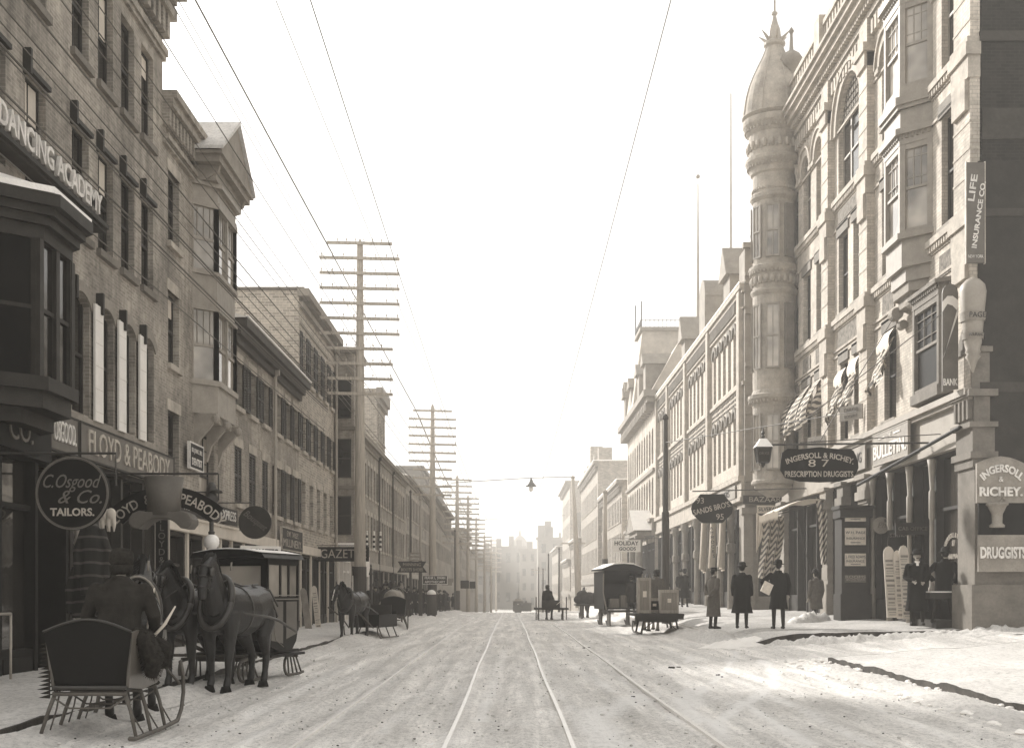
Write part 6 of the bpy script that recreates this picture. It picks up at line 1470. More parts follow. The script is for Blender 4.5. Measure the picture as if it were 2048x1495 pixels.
m.lathe((0, 0, .36), [(.05, 0), (.06, .06), (.03, .1), (.06, .17), (.03, .22), (.01, .34)], 10); m.tube([(.24, 0, .12), (.4, 0, .14)], .014, 5); m.tube([(-.24, 0, -.0), (-.1, 0, -.5)], .01, 5); m.lathe((0, 0, -.55), [(.02, 0), (.08, .1), (.03, .16)], 8); m.obj('frame', 'iron', r)
m = MB(); v = q(.165, -.38) + q(.225, .04); m.add(v, [(0, 1, 5, 4), (1, 2, 6, 5), (2, 3, 7, 6), (3, 0, 4, 7)]); m.obj('pane', 'sign_dark', r); letters('lettering', 'DRUGS', .12, (0, -.215, -.14), r, 'letter_dim', width=.3, ext=.002)
m = MB(); m.add(q(.27, .07) + q(.1, .34), [(0, 1, 5, 4), (1, 2, 6, 5), (2, 3, 7, 6), (3, 0, 4, 7), (4, 5, 6, 7)]); m.obj('hood', 'snow', r)
# the corner drug store boards
r = sign('corner_sign', 'grey arched board reading INGERSOLL & RICHEY. on the corner pier', 0, 0, 0, 1, 1, 0, 'sign_grey', loc=(10.92, 27.86, 4.08), outline=[(-.53, -.5), (.53, -.5), (.53, .38)] + [(.53 - 1.06 * t, .38 + .16 * math.sin(math.pi * t)) for t in (.15, .3, .5, .7, .85)] + [(-.53, .38)], t=.08)
letters('lettering', 'INGERSOLL', .23, (0, -.06, .26), r, 'letter_white', arc=.75, width=.96, ext=.015, bold=.008); letters('lettering', '&', .17, (0, -.06, .02), r, 'letter_white', ext=.015); letters('lettering', 'RICHEY.', .27, (0, -.06, -.26), r, 'letter_white', width=.96, ext=.015, bold=.010)
r = sign('corner_sign', 'grey board reading DRUGGISTS wrapped on the corner pier', 0, 0, 0, 1.34, .82, 0, 'sign_grey', loc=(11.1, 27.86, 2.46), t=.08); letters('lettering', 'DRUGGISTS', .34, (-.13, -.06, 0), r, 'letter_white', width=1.02, ext=.02, bold=.012)
r = thing('mortar_sign', 'carved mortar and pestle between the two corner boards', 'sign', (10.84, 27.82, 3.03)); m = MB(); m.lathe((0, 0, 0), [(.16, 0), (.17, .05), (.11, .1), (.12, .3), (.2, .47), (.24, .5), (.24, .54), (.2, .55)], 20); m.obj('mortar', 'sign_grey', r, True); m = MB(); m.tube([(-.02, 0, .45), (.12, 0, .62)], [.03, .025], 8); m.ell((.14, 0, .65), (.045, .045, .045)); m.obj('pestle', 'sign_grey', r, True)
MB()
r = sign('wall_board', 'black board between the corner signs behind the mortar', 0, 0, 0, 1.2, .74, 0, 'sign_black', cat='board', loc=(11.05, 27.9, 3.22))
# BULLETIN and building name
r = wallsign('fascia_sign', 'pale sign with white letters reading THE BULLETIN', 32.3, 35.4, 5.16, 6.0, None, .3, 'sign_grey', 'letter_white', side='R', xp=XR, proud=.30, frame='paint_grey'); letters('lettering', 'THE', .2, (0, -.034, .27), r, 'letter_white', ext=.01); letters('lettering', 'BULLETIN.', .5, (0, -.034, -.12), r, 'letter_white', width=2.9, ext=.01, bold=.012)
for e in (-1, 1): MB().box(-.95 * 1 + (0 if e < 0 else 1.35), -.4 + (0 if e < 0 else 1.35), -.045, -.03, .25, .29).obj('flourish', 'letter_white', r)
r = wallsign('fascia_sign', 'fascia lettering reading COURT BUILDING left of the BULLETIN sign', 36.4, 41.0, 5.2, 5.9, 'COURT BUILDING', .44, 'sign_grey', 'letter_dark', side='R', xp=XR, proud=.24, width=3.9, ext=.006)
r = thing('hanging_sign', 'small shop sign board hanging at an angle near the second floor', 'sign', (10.1, 37.0, 6.9), R(-60)); MB().box(-.45, .45, -.02, .02, -.22, .22).obj('board', 'sign_grey', r); letters('lettering', 'TAILOR', .17, (0, -.025, .08), r, 'letter_dim', width=.6); letters('lettering', 'ROOM 4', .14, (0, -.025, -.11), r, 'letter_dim', width=.5)
r = thing('hanging_sign', 'small square sign board hanging lower, beside the striped awnings', 'sign', (10.15, 41.4, 6.55), R(-60)); MB().box(-.4, .4, -.02, .02, -.2, .2).obj('board', 'sign_grey', r); letters('lettering', 'LAW', .18, (0, -.025, 0), r, 'letter_dim', width=.4)
# tall BANK board
r = thing('vertical_sign', 'tall round topped board with a white diagonal stripe reading BANK', 'sign', (XY(1899, 28.7), 28.7, 7.4)); m = MB(); m.prism([(-.17, -1.2), (.19, -1.15), (.19, 1.05)] + [(.01 + .18 * math.cos(R(a)), 1.05 + .22 * math.sin(R(a))) for a in (30, 60, 90, 120, 150)] + [(-.17, 1.05)], -.03, .03); m.obj('board', 'sign_mid', r)
m = MB(); m.prism([(-.16, -.45), (-.12, -.35), (.18, .72), (.18, .55)], -.04, -.032); m.prism([(-.17, .62), (-.06, .8), (.06, .76), (.19, .62), (.19, .88), (.06, .98), (-.06, .98), (-.17, .85)], -.04, -.032); m.obj('stripe', 'paint_white', r); letters('lettering', 'BANK', .22, (.01, -.04, -1.0), r, 'letter_white', width=.33, ext=.004, bold=.006)
# torch shaped insurance sign
r = thing('torch_sign', 'great fluted torch shaped sign lettered PAGE on the corner', 'sign', (XY(1944, 28.0), 27.95, 6.85)); m = MB()
m.lathe((0, 0, 0), [(.02, -.35), (.05, -.25), (.10, -.1), (.17, 0), (.13, .05), (.17, .1), (.15, .16), (.19, .3), (.26, 1.1), (.29, 1.45), (.26, 1.6), (.15, 1.72), (.03, 1.78)], 18); m.obj('cone', 'paint_grey', r, True)
m = MB()
for (za, zb_, rr_) in ((.78, .98, .262), (.38, .52, .222)): m.lathe((0, 0, 0), [(rr_, za), (rr_ + .02, zb_)], 18, cap=False)
m.obj('band', 'sign_grey', r, True); letters('lettering', 'PAGE', .17, (0, -.29, .88), r, 'letter_dark', width=.36, ext=.003); letters('lettering', 'INSURANCE', .1, (0, -.26, .45), r, 'letter_dark', width=.36, ext=.003)
# life insurance board
r = thing('vertical_sign', 'narrow tall sign with slanting letters LIFE INSURANCE CO. NEW YORK', 'sign', (XY(1947, 28.0), 27.9, 10.05)); m = MB(); m.box(-.2, .2, -.03, .03, -1.12, 1.12); m.obj('board', 'sign_mid', r); m = MB(); m.box(-.22, -.2, -.04, .04, -1.14, 1.14); m.box(.2, .22, -.04, .04, -1.14, 1.14); m.obj('frame', 'letter_cream', r)
for (t_, s_, x, z, wd) in (('LIFE', .2, -.06, .55, .6), ('INSURANCE CO.', .15, .07, -.05, 1.5)):
    o = letters('lettering', t_, s_, (x, -.04, z), r, 'letter_white', width=wd, ext=.004, bold=.004); o.rotation_euler = (0, R(-82), 0)
letters('lettering', 'NEW YORK', .1, (0, -.04, -.98), r, 'letter_white', width=.34, ext=.003)
# directory pillar with cards
Y = 36.0; x0, x1 = XY(1684, Y), XY(1741, Y); zz = zfar(10, 36); r = thing('directory_pillar', 'dark wooden pillar covered with pale name cards at the building entrance', 'pillar', ((x0 + x1) / 2, Y, zz)); hw = (x1 - x0) / 2
m = MB(); m.box(-hw - .04, hw + .04, 0, .8, -.2, .75); m.box(-hw, hw, .04, .8, .75, 2.95); m.box(-hw - .06, hw + .06, -.04, .8, 2.95, 3.2); m.box(-hw - .1, hw + .1, -.1, .8, 3.2, 3.3); m.obj('pillar', 'wood_dark', r)
for (v0, v1, t1, t2, mt) in ((1012, 1042, 'BENNETT & POND', 'ATTORNEYS AT LAW', 'paper'), (1055, 1089, 'W.H. PAGE', 'INSURANCE', 'paper'), (1106, 1131, 'J. FRED ADAMS', 'INSURANCE.', 'paper'), (1149, 1164, 'ROOMS', 'SECOND FLOOR', 'sign_mid')):
    a, c = ZY(v1, Y) - zz, ZY(v0, Y) - zz; o = MB().box(-hw + .09, hw - .13, -.0, .035, a, c).obj('card', mt, r); lm = 'letter_dark' if mt == 'paper' else 'letter_cream'
    letters('lettering', t1, .11, (-.02, -.008, c - (c - a) * .28), o, lm, width=hw * 1.4, ext=.002); letters('lettering', t2, .09, (-.02, -.008, c - (c - a) * .62), o, lm, width=hw * 1.3, ext=.002)
    m = MB(); m.box(-hw * .4, hw * .3, -.004, 0, a + (c - a) * .12, a + (c - a) * .16); m.obj('rule', lm, o)
# news boards and planks leaning on the shop fronts
def lean_board(label, u, v0, v1, Y, w_, tip='round', mat='paint_cream', lean=.35, side=0.0, cat='board', lines=True):
    X = XY(u, Y); z = ZY(v1, Y); h = (v1 - v0) * Y / F; r = thing('leaning_board', label, cat, (X, Y, z), 0); r.rotation_euler = (-math.asin(min(.6, lean / h)), R(side), 0)
    pts = [(-w_/2, 0), (w_/2, 0), (w_/2, h - (w_ * .8 if tip else 0))] + ([(w_/2 * math.cos(R(a)), h - w_ * .8 + w_ * .8 * math.sin(R(a))) for a in (30, 60, 90, 120, 150)] if tip else [(w_/2, h), (-w_/2, h)]) + [(-w_/2, h - (w_ * .8 if tip else 0))]
    MB().prism(pts, -.015, .015).obj('board', mat, r)
    if lines:
        m = MB(); rr = random.Random(int(u)); z_ = .06
        while z_ < h - .3:
            hh_ = rr.choice([.02, .03, .06, .1]); m.box(-w_ * rr.uniform(.25, .42), w_ * rr.uniform(.25, .42), -.021, -.0155, z_, z_ + hh_ * .6); z_ += hh_ + .03
        m.obj('print', 'sign_grey', r)
    return r
lean_board('news bulletin board with pointed top leaning by the shop, left of three', 1785, 1088, 1234, 31.6, .28); lean_board('news bulletin board with pointed top leaning by the shop, middle of three', 1802, 1096, 1236, 31.5, .20); lean_board('news bulletin board with pointed top leaning by the shop, right of three', 1815, 1086, 1237, 31.3, .24)
lean_board('plain white plank leaning sideways against the wooden shop window frame', 1676, 1146, 1226, 37.5, .17, None, 'paint_white', .1, 9, lines=False, cat='plank')
lean_board('pale toboggan leaning at the left shop front, curled top', 637, 1168, 1256, 45.5, .2, 'round', 'paint_cream', .3, -8, lines=True, cat='toboggan')
lean_board('dark toboggan leaning beside the pale one', 618, 1172, 1262, 44.5, .24, 'round', 'sign_grey', .3, -10, lines=False, cat='toboggan')
# ------------------------------------------------------------------ cloth: awnings, curtains, hanging coats
def cloth(name, mat, P, nu, nv, fn, parent=None, label=None):
    # bilinear patch P (four corners) displaced by fn(u,v)->(dx,dy,dz)
    a, b_, c, d = [Vector(p) for p in P]; m = MB()
    for j in range(nv + 1):
        for i in range(nu + 1):
            s_, t = i / nu, j / nv; p = (a * (1 - s_) + b_ * s_) * (1 - t) + (d * (1 - s_) + c * s_) * t; m.v.append(tuple(p + Vector(fn(s_, t))))
    m.f = [(j*(nu+1)+i, j*(nu+1)+i+1, (j+1)*(nu+1)+i+1, (j+1)*(nu+1)+i) for j in range(nv) for i in range(nu)]
    return m.obj(name, mat, parent, True, label)
for k, (a, c) in enumerate(((42.15, 43.25), (44.05, 45.15), (45.95, 47.05))):
    r = thing('window_awning', 'drooping striped awning at a second floor window, %s of three' % ('nearest', 'middle', 'farthest')[k], 'awning', (XR, (a + c) / 2, 8.9), 0, 'striped window awnings')
    h = (c - a) / 2 + .08; cloth('canvas', 'awning', [(-.02, -h, 0), (-.02, h, 0), (-.75, h * .95, -1.75), (-.65, -h, -1.45)], 14, 12, lambda s_, t: (.10 * math.sin(s_ * 14 + k) * t - .18 * math.sin(math.pi * t), .05 * math.sin(t * 9 + s_ * 4), -.12 * t * math.sin(s_ * 7 + k) ** 2), r)
    cloth('side_flap', 'awning', [(-.02, -h, 0), (-.02, -h - .01, -.9), (-.62, -h, -1.5), (-.35, -h, -.7)], 6, 6, lambda s_, t: (0, .04 * math.sin(9 * s_), 0), r)
    MB().tube([(-.05, -h, -1.2), (-.7, -h, -1.5)], .012, 5).obj('rod', 'iron', r)
for k, (a, c) in enumerate(((34.3, 35.4), (37.6, 38.5), (39.2, 40.1))):
    r = thing('window_awning', 'ragged folded awning hanging at a window, %s of three on the narrow windows' % ('nearest', 'middle', 'farthest')[k], 'awning', (XR, (a + c) / 2, 8.6 - .1 * k), 0, 'ragged folded awnings'); h = (c - a) / 2
    cloth('canvas', 'awning_v', [(-.05, -h, 0), (-.05, h, 0), (-.4, h * .9, -1.25), (-.35, -h * .9, -1.1)], 16, 12, lambda s_, t: (-.14 * abs(math.sin(s_ * 11 + k + t * 3)) * (.3 + t), .06 * math.sin(t * 17 + s_ * 5 + k), -.25 * t * abs(math.sin(s_ * 9 + k))), r)
    cloth('roll', 'curtain', [(-.06, -h, .25), (-.06, h, .25), (-.22, h, -.2), (-.2, -h, -.25)], 12, 5, lambda s_, t: (-.08 * math.sin(math.pi * t), 0, -.1 * abs(math.sin(s_ * 8 + k)) * t), r)
# big shop awning with hanging striped sides
r = thing('shop_awning', 'snowy fringed shop awning with striped side curtains over the corner shop door', 'awning', (XR, 42.2, 0), 0)
cloth('canopy', 'curtain', [(-.1, -1.2, 4.62), (-.1, 1.9, 4.62), (-1.75, 2.1, 4.20), (-1.75, -1.0, 4.28)], 24, 8, lambda s_, t: (0, 0, -.06 * math.sin(s_ * 18) * t + .18 * math.sin(math.pi * t)), r)
m = MB()
for k in range(44): y = -1.0 + 3.1 * k / 44; m.tube([(-1.76, y, 4.27), (-1.77, y, 4.02 + .05 * math.sin(k * 2.1))], [.022, .008], 4)
m.obj('fringe', 'curtain', r)
cloth('side_curtain', 'awning_v', [(-1.7, 2.0, 4.2), (-.9, 2.1, 4.3), (-1.15, 2.1, 1.9), (-1.75, 2.0, 2.1)], 14, 12, lambda s_, t: (.06 * math.sin(t * 5), .12 * math.sin(s_ * 16 + t * 2), 0), r)
cloth('side_curtain', 'awning_v', [(-.55, -1.1, 4.6), (-.2, -1.1, 4.6), (-.15, -1.1, 2.5), (-.32, -1.1, 2.5)], 12, 12, lambda s_, t: (.03 * math.sin(t * 5), .10 * math.sin(s_ * 12 + t * 2), 0), r)
m = MB(); m.tube([(-1.72, 2.0, 4.2), (-.1, 2.0, 4.6)], .02, 6); m.tube([(-1.72, -1.0, 4.25), (-.1, -1.0, 4.6)], .02, 6); m.tube([(-1.2, -1.0, 4.3), (-.4, -.9, 1.2)], .014, 6); m.obj('frame', 'iron', r)
# bazaar window drapery
Y = 49.7; r = thing('window_drapery', 'white festoon curtains and a pennant reading SILVERWARE over the bazaar window', 'curtain', (XY(1543, Y), Y, 0)); zt = ZY(1010, Y)
MB().box(-.58, .58, -.02, .02, ZY(1026, Y), zt).obj('pennant', 'curtain', r); letters('lettering', 'SILVERWARE.', .22, (0, -.03, (ZY(1026, Y) + zt) / 2), r, 'letter_dark', width=1.05, ext=.002, bold=.003)
for e in (-1, 1): cloth('curtain', 'curtain', [(-.62 * e, 0, zt - .3), (.0, 0, zt - .35), (-.44 * e, 0, zt - 1.45), (-.62 * e, 0, zt - 1.9)], 14, 14, lambda s_, t: (0, -.05 - .05 * math.sin(s_ * 22), -.12 * math.sin(math.pi * s_) * (1 - t)), r)
r, w_, h = cam_sign('fascia_sign', 'dark curved fascia reading BAZAAR above the draped window', 1486, 1574, 990, 1007, 49.75, 'sign_dark'); letters('lettering', 'BAZAAR', .3, (0, -.03, 0), r, 'letter_cream', width=w_ * .72, ext=.003)
r = thing('window_lettering', 'white window lettering reading ROGERS & BROS SILVER PLATED WARE', 'lettering', (XY(1551, 50.1), 50.12, ZY(1112, 50.1)))
letters('lettering', 'ROGERS & BROS', .14, (0, 0, .18), r, 'letter_white', arc=.9, width=.95); letters('lettering', 'SILVER', .13, (0, 0, .0), r, 'letter_white', width=.5); letters('lettering', 'PLATED WARE', .13, (0, 0, -.16), r, 'letter_white', width=.85)
for k, (Yh, t_) in enumerate(((52.2, ''), (54.6, 'HAMMOCKS'), (57.2, ''))):
    r = thing('hanging_banner', 'white cloth hanging outside the arcaded block, %s' % ('nearest the bazaar corner', 'the one lettered HAMMOCKS', 'farthest from the corner')[k], 'banner', (X2 - .3, Yh, 4.75), 0)
    cloth('cloth', 'curtain', [(-.35, -.55, 0), (-.05, .55, 0), (-.1, .35, -2.0), (-.45, -.45, -2.1)], 14, 10, lambda s_, t: (-.10 * math.sin(s_ * 15), .03 * math.sin(t * 8), -.3 * s_ * t), r)
    if t_:
        for i, c in enumerate(t_): letters('lettering', c, .2, (-.42 + .02 * i, -.58 + .01 * i, -.2 - i * .2), r, 'letter_dark', ext=.003)
wallsign('fascia_sign', 'long fascia board lettered SANDS BROTHERS on the arcaded block', 51, 60, 5.42, 5.95, 'SANDS BROTHERS', .4, 'sign_grey', 'letter_dark', side='R', xp=X2, proud=.20, width=6.5)
# drug store window lettering
r = thing('window_lettering', 'white window lettering INGERSOLL & RICHEY 87 PHARMACY in the drug store window', 'lettering', (XR + .10, 30.15, 2.55), R(-90)); letters('lettering', 'INGERSOLL & RICHEY', .17, (0, 0, .42), r, 'letter_cream', arc=.85, width=1.5); letters('lettering', '87', .2, (0, 0, .22), r, 'letter_cream'); letters('lettering', 'PHARMACY', .18, (0, 0, -.1), r, 'letter_cream', width=1.1)
r = thing('window_lettering', 'pale lettering STATIONERY PERIODICALS on dark boards by the shop door', 'lettering', (XR - .2, 33.0, 2.9), R(-50)); MB().box(-.5, .5, .02, .05, -.65, .35).obj('board', 'sign_black', r); letters('lettering', 'STATIONERY', .14, (0, 0, .2), r, 'letter_dim', width=.85); letters('lettering', 'PERIODICALS', .14, (0, 0, -.3), r, 'letter_dim', width=.85)
r = sign('hanging_sign', 'oval dark sign reading CAB OFFICE over the news boards', 0, 0, 0, .9, .32, 0, 'sign_dark', loc=(XY(1825, 32.6), 32.6, ZY(1057, 32.6))); letters('lettering', 'CAB OFFICE', .15, (0, -.03, 0), r, 'letter_dim', width=.75)
r = sign('hanging_sign', 'round pale sign disc beside the entrance pillar', 0, 0, 0, 1, 1, 0, 'sign_grey', loc=(XY(1762, 35.6), 35.6, ZY(1050, 35.6)), outline=[(.24 * math.cos(2*math.pi*k/28), .24 * math.sin(2*math.pi*k/28)) for k in range(28)]); letters('lettering', 'Ph', .24, (0, -.03, 0), r, 'letter_dim', shear=.3)
for (z_, l) in ((3.0, 'upper'), (2.6, 'middle'), (2.15, 'lower')): r = sign('name_plate', 'small name plate on the entrance pier, %s of three' % l, 0, 0, 0, .42, .3, 0, 'sign_grey', loc=(10.2, 36.3, z_), cat='plate', group='name plates on the entrance pier'); MB().box(-.15, .15, -.032, -.026, -.02, .0).box(-.12, .12, -.032, -.026, .06, .08).obj('print', 'letter_dark', r)
# striped garments hanging at the tailor's shop
for k, (u, v0, v1, Y, l) in enumerate(((185, 1045, 1190, 19.3, 'tall striped blanket coat hanging beside the tailor shop window'), (168, 1120, 1235, 20.0, 'darker striped blanket hanging behind the striped coat'))):
    r = thing('hanging_coat', l, 'garment', (XY(u, Y), Y, ZY(v0, Y))); h = (v1 - v0) * Y / F; m = MB()
    m.tube([(0, 0, -h), (0, 0, -h * .5), (0, 0, -.25), (0, 0, -.05), (0, 0, .02)], [(.2, .12), (.17, .11), (.19, .11), (.10, .07), (.03, .03)], 12)
    for e in (-1, 1): m.tube([(.12 * e, 0, -.1), (.24 * e, 0, -.45), (.22 * e, -.02, -.85)], [.07, .07, .055], 8)
    fuse(m, 'cloth', 'blanket', .02, r, 3)
# handrail by the first shop
r = thing('handrail', 'bright metal handrail by the first shop step', 'railing', (0, 0, 0)); MB().tube([(-7.35, 15.2, 1.28), (-7.35, 18.4, 1.28)], .022, 8).tube([(-7.35, 18.4, 1.28), (-7.35, 18.4, .2)], .02, 8).obj('rail', 'lead', r, True)
# ------------------------------------------------------------------ sleighs, cab, carts and tram
def runner(m, x, y0, y1, zr, curl=.5, th=.022, fan=0.0):
    # one bent runner from the tail y0 to the nose y1, curling up in front
    pts = [(x, y0, .05), (x, y0 + .15, .03)] + [(x, y0 + (y1 - y0) * t, .03) for t in (.4, .7)] + [(x, y1 + curl * .5 * math.sin(R(a)), .03 + curl * .5 * (1 - math.cos(R(a)))) for a in (20, 50, 80, 110, 140)]
    m.tube(pts, (th, th * 1.1), 7)
def cutter(label, loc, rz, side_panel=True, group=None):
    r = thing('sleigh', label, 'sleigh', loc, rz, group)
    # body: high curved back at y=0, low sides, dashboard in front (local +y = forward)
    m = MB()
    def top(t): return 1.06 + .12 * math.sin(math.pi * t)                # t across the back
    n = 14; B0 = []; 
    for i in range(n + 1):
        t = i / n; B0.append(((-.43 + .86 * t), -.06, top(t)))
    lo = [((-.34 + .68 * i / n), .02, .52) for i in range(n + 1)]
    for i in range(n): m.quad(lo[i], lo[i+1], B0[i+1], B0[i]); m.quad((lo[i][0], .06, .52), (B0[i][0], -.01, B0[i][2]), (B0[i+1][0], -.01, B0[i+1][2]), (lo[i+1][0], .06, .52)); m.quad(B0[i], B0[i+1], (B0[i+1][0], -.01, B0[i+1][2]), (B0[i][0], -.01, B0[i][2]))
    m.obj('back_panel', 'lacquer', r, True)
    m = MB()
    for e in (-1, 1):
        o = [(-.04, 1.06), (.02, .52), (.5, .47), (1.0, .50), (1.25, .62), (1.38, .95), (1.35, 1.05), (1.22, .8), (1.0, .74), (.7, .78), (.45, .98), (.2, 1.08)]
        m.add([((.43 if z > .9 and y < .3 else .38) * e, y, z) for (y, z) in o] + [((.40 if z > .9 and y < .3 else .35) * e, y, z) for (y, z) in o], [tuple(range(12)), tuple(range(23, 11, -1))] + [(i, 12 + i, 12 + (i+1) % 12, (i+1) % 12) for i in range(12)])
    m.obj('side_panel', 'lacquer_panel' if side_panel else 'lacquer', r)
    m = MB(); m.box(-.36, .36, .0, 1.1, .49, .53); m.add([(-.38, 1.15, .55), (.38, 1.15, .55), (.38, 1.4, 1.1), (-.38, 1.4, 1.1)], [(0, 1, 2, 3)]); m.box(-.35, .35, .1, .55, .70, .76); m.obj('floor', 'lacquer', r)
    m = MB(); 
    m.tube([(p[0], p[1] - .01, p[2] + .01) for p in B0], .014, 6); m.box(-.36, .36, -.03, .0, .50, .54); m.obj('trim', 'leather', r, True)
    for e in (-1, 1): m = MB(); runner(m, .47 * e, -.25, 1.35, 0, .75); m.obj('runner', 'runner_wood', r, True)
    for e in (-1, 1):
        for y in (-.02, .48, 1.0):
            m = MB(); m.tube([(.33 * e, y + .04, .50), (.40 * e, y + .02, .30), (.47 * e, y - .03, .04)], [.022, .02, .018], 7); m.tube([(.30 * e, y + .05, .50), (.36 * e, y + .12, .30), (.47 * e, y + .22, .05)], [.010, .009, .008], 6); m.obj('knee', 'runner_wood', r, True)
    m = MB()
    for y in (-.0, .5, 1.02): m.tube([(-.36, y, .46), (.36, y, .46)], .022, 7); m.tube([(-.35, y, .42), (-.2, y, .32), (.2, y, .32), (.35, y, .42)], .010, 6)
    m.obj('cross_beam', 'runner_wood', r, True)
    m = MB()
    for e in (-1, 1): m.tube([(.47 * e, 1.55, .45), (.34 * e - .1, 1.8, .62), (.33 * e - .16, 2.1, .75)], .016, 7)
    m.obj('shaft', 'runner_wood', r, True)
    return r
sx_, sy_ = -4.12, 12.25
cut = cutter('black high backed cutter sleigh, nearest the camera, standing at the left kerb', (sx_, sy_, zroad(-4.1, 12.3)), 0)
r = person('driver in heavy brown coat and cap seen from behind, sitting in the nearest sleigh', (sx_ + .16, sy_ + .42, zroad(-4, 12.6) + .47), R(180), 1.82, 'coat_brown', hat='fur', seated=True, arms=[((-.24, 0, 1.40), (-.33, -.02, 1.14), (-.27, -.26, 1.02)), ((.24, 0, 1.40), (.33, -.02, 1.14), (.27, -.26, 1.02))], shoulders=1.18, vox=.011, glove=True, lean=.08)
m = MB(); r = thing('fur_robe', 'shaggy fur robe spilling over the right side of the nearest sleigh', 'robe', (sx_, sy_, zroad(-4.1, 12.3)))
m.tube([(.30, .35, 1.02), (.42, .38, .98), (.50, .42, .78), (.48, .45, .60)], [(.22, .10), (.28, .12), (.24, .12), (.10, .06)], 12); m.tube([(.34, .75, .95), (.50, .8, .85), (.52, .8, .66)], [(.18, .1), (.2, .12), (.08, .06)], 10)
o = fuse(m, 'fur', 'fur', .016, r, 3)
rr = random.Random(5); tf = MB(); vv = [p for p in o.data.polygons]
for _ in range(1500):
    p = rr.choice(vv); c = p.center; n_ = p.normal; d = (n_ + Vector((rr.uniform(-.5, .5), rr.uniform(-.5, .5), rr.uniform(-1.1, -.1)))).normalized(); L = rr.uniform(.02, .055); s_ = Vector((rr.uniform(-1, 1), rr.uniform(-1, 1), rr.uniform(-1, 1))) * .004
    tf.add([c - s_, c + s_, c + d * L], [(0, 1, 2)])
tf.obj('fringe', 'fur', r)
r = thing('fur_robe', 'dark robe with saw toothed edge hanging at the left of the nearest sleigh', 'robe', (sx_, sy_, zroad(-4.1, 12.3)))
m = MB(); pts = [(-.42, -.01, 1.0), (-.50, .05, .8), (-.47, .0, .62)]
for k in range(14): z = .98 - k * .04; m.add([(-.385, .0, z), (-.385, .0, z - .045), (-.50 - .015 * (k % 3), .03, z - .04)], [(0, 1, 2)]); m.add([(-.385, .0, z), (-.385, .4, z), (-.50, .4, z - .04), (-.50 - .015 * (k % 3), .03, z - .04)], [(0, 1, 2, 3)])
m.obj('cloth', 'fur', r)
r = thing('whip', 'pale whip and rope end lying over the fur robe', 'whip', (sx_ + .42, sy_ + .55, zroad(-4.1, 12.3) + .95)); m = MB(); m.tube([(0, 0, 0), (.14, .1, .18), (.22, .2, .36)], [.016, .018, .008], 6); m.tube([(-.02, 0, .1), (.0, .1, .4), (.03, .1, .55)], [.012, .012, .008], 6); m.obj('lash', 'paint_cream', r, True)
horse('dark horse in harness ahead of the nearest sleigh, mostly hidden by its driver', (sx_ - .32, sy_ + 2.45, zroad(-4, 15)), R(189), 'horse_dark')
# team and cab sleigh
ang = R(-13)
nkA = [(0, -.62, 1.24), (.02, -.80, 1.52), (.03, -.88, 1.80), (.03, -1.04, 1.70), (.03, -1.14, 1.42), (.03, -1.15, 1.30)]
nkB = [(0, -.62, 1.24), (-.02, -.80, 1.48), (-.05, -.92, 1.74), (-.07, -1.08, 1.62), (-.09, -1.18, 1.34), (-.09, -1.19, 1.22)]
horse('dark bay horse on the right of the cab team, facing the camera', (-4.10, 18.75, zroad(-4, 18.7)), ang, 'horse_dark', nkA, stance=(.05, -.05, .1, -.08), sc_=1.03)
horse('dark horse on the left of the cab team, half behind its mate', (-4.74, 18.95, zroad(-4.8, 18.5)), ang, 'horse_brown', nkB, stance=(-.05, .08, -.05, .12))
r = thing('cab_sleigh', 'black closed cab on runners with snow on its roof, behind the two dark horses', 'cab', (-4.42, 21.3, zroad(-4.2, 21.3)), R(-15)); r.scale = (1.0, .95, 1.06)
# local: -y forward. body
m = MB(); hw, y0, y1 = .60, -.62, .66
o = [(y0, 1.28), (y0, .72), (y0 + .14, .52), (y0 + .5, .42), (.35, .42), (y1 - .1, .58), (y1, .85), (y1, 1.28), (y1, 1.95), (y0, 1.93)]
pn = [(y0, .72), (y0 + .14, .52), (y0 + .5, .42), (.35, .42), (y1 - .1, .58), (y1, .85), (y1, 1.30), (y0, 1.30)]
m.prism(pn, -hw, hw, 'x'); 
for x in (-hw, hw - .05):
    for y in (y0, -.12, .22, y1 - .06): m.box(x, x + .05, y, y + .06, 1.30, 1.86)
    m.box(x, x + .05, y0, y1, 1.80, 1.90)
m.box(-hw, hw, y0, y0 + .05, 1.78, 1.9); m.box(-hw, hw, y1 - .05, y1, 1.3, 1.9); m.box(-hw, -hw + .12, y0, y0 + .05, 1.3, 1.8); m.box(hw - .12, hw, y0, y0 + .05, 1.3, 1.8); m.obj('body', 'lacquer', r)
g = MB(); g.quad((-hw, y0 + .03, 1.3), (hw, y0 + .03, 1.3), (hw, y0 + .03, 1.8), (-hw, y0 + .03, 1.8))
for x in (-hw + .02, hw - .02): g.quad((x, y0, 1.3), (x, y1, 1.3), (x, y1, 1.85), (x, y0, 1.85))
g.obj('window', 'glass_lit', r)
m = MB(); m.prism([(-hw - .08, 1.90), (hw + .08, 1.90), (hw + .02, 1.98), (.3, 2.03), (0, 2.04), (-.3, 2.03), (-hw - .02, 1.98)], y0 - .28, y1 + .08); m.obj('roof', 'lacquer', r, False)
m = MB(); m.prism([(-hw - .04, 1.985), (hw + .04, 1.985), (.3, 2.045), (0, 2.06), (-.3, 2.045)], y0 - .26, y1 + .06); m.obj('roof_snow', 'snow', r)
m = MB()
for x in (hw + .004,):
    m.add([(x, y0 + .75, .62), (x, y1 - .08, .70), (x, y1 - .08, 1.22), (x, y0 + .75, 1.22)], [(0, 1, 2, 3)]); m.add([(x, y0 + .12, .62), (x, y0 + .62, .55), (x, y0 + .62, 1.22), (x, y0 + .12, 1.22)], [(0, 1, 2, 3)])
m.obj('door_panel', 'lacquer_panel', r)
m = MB()
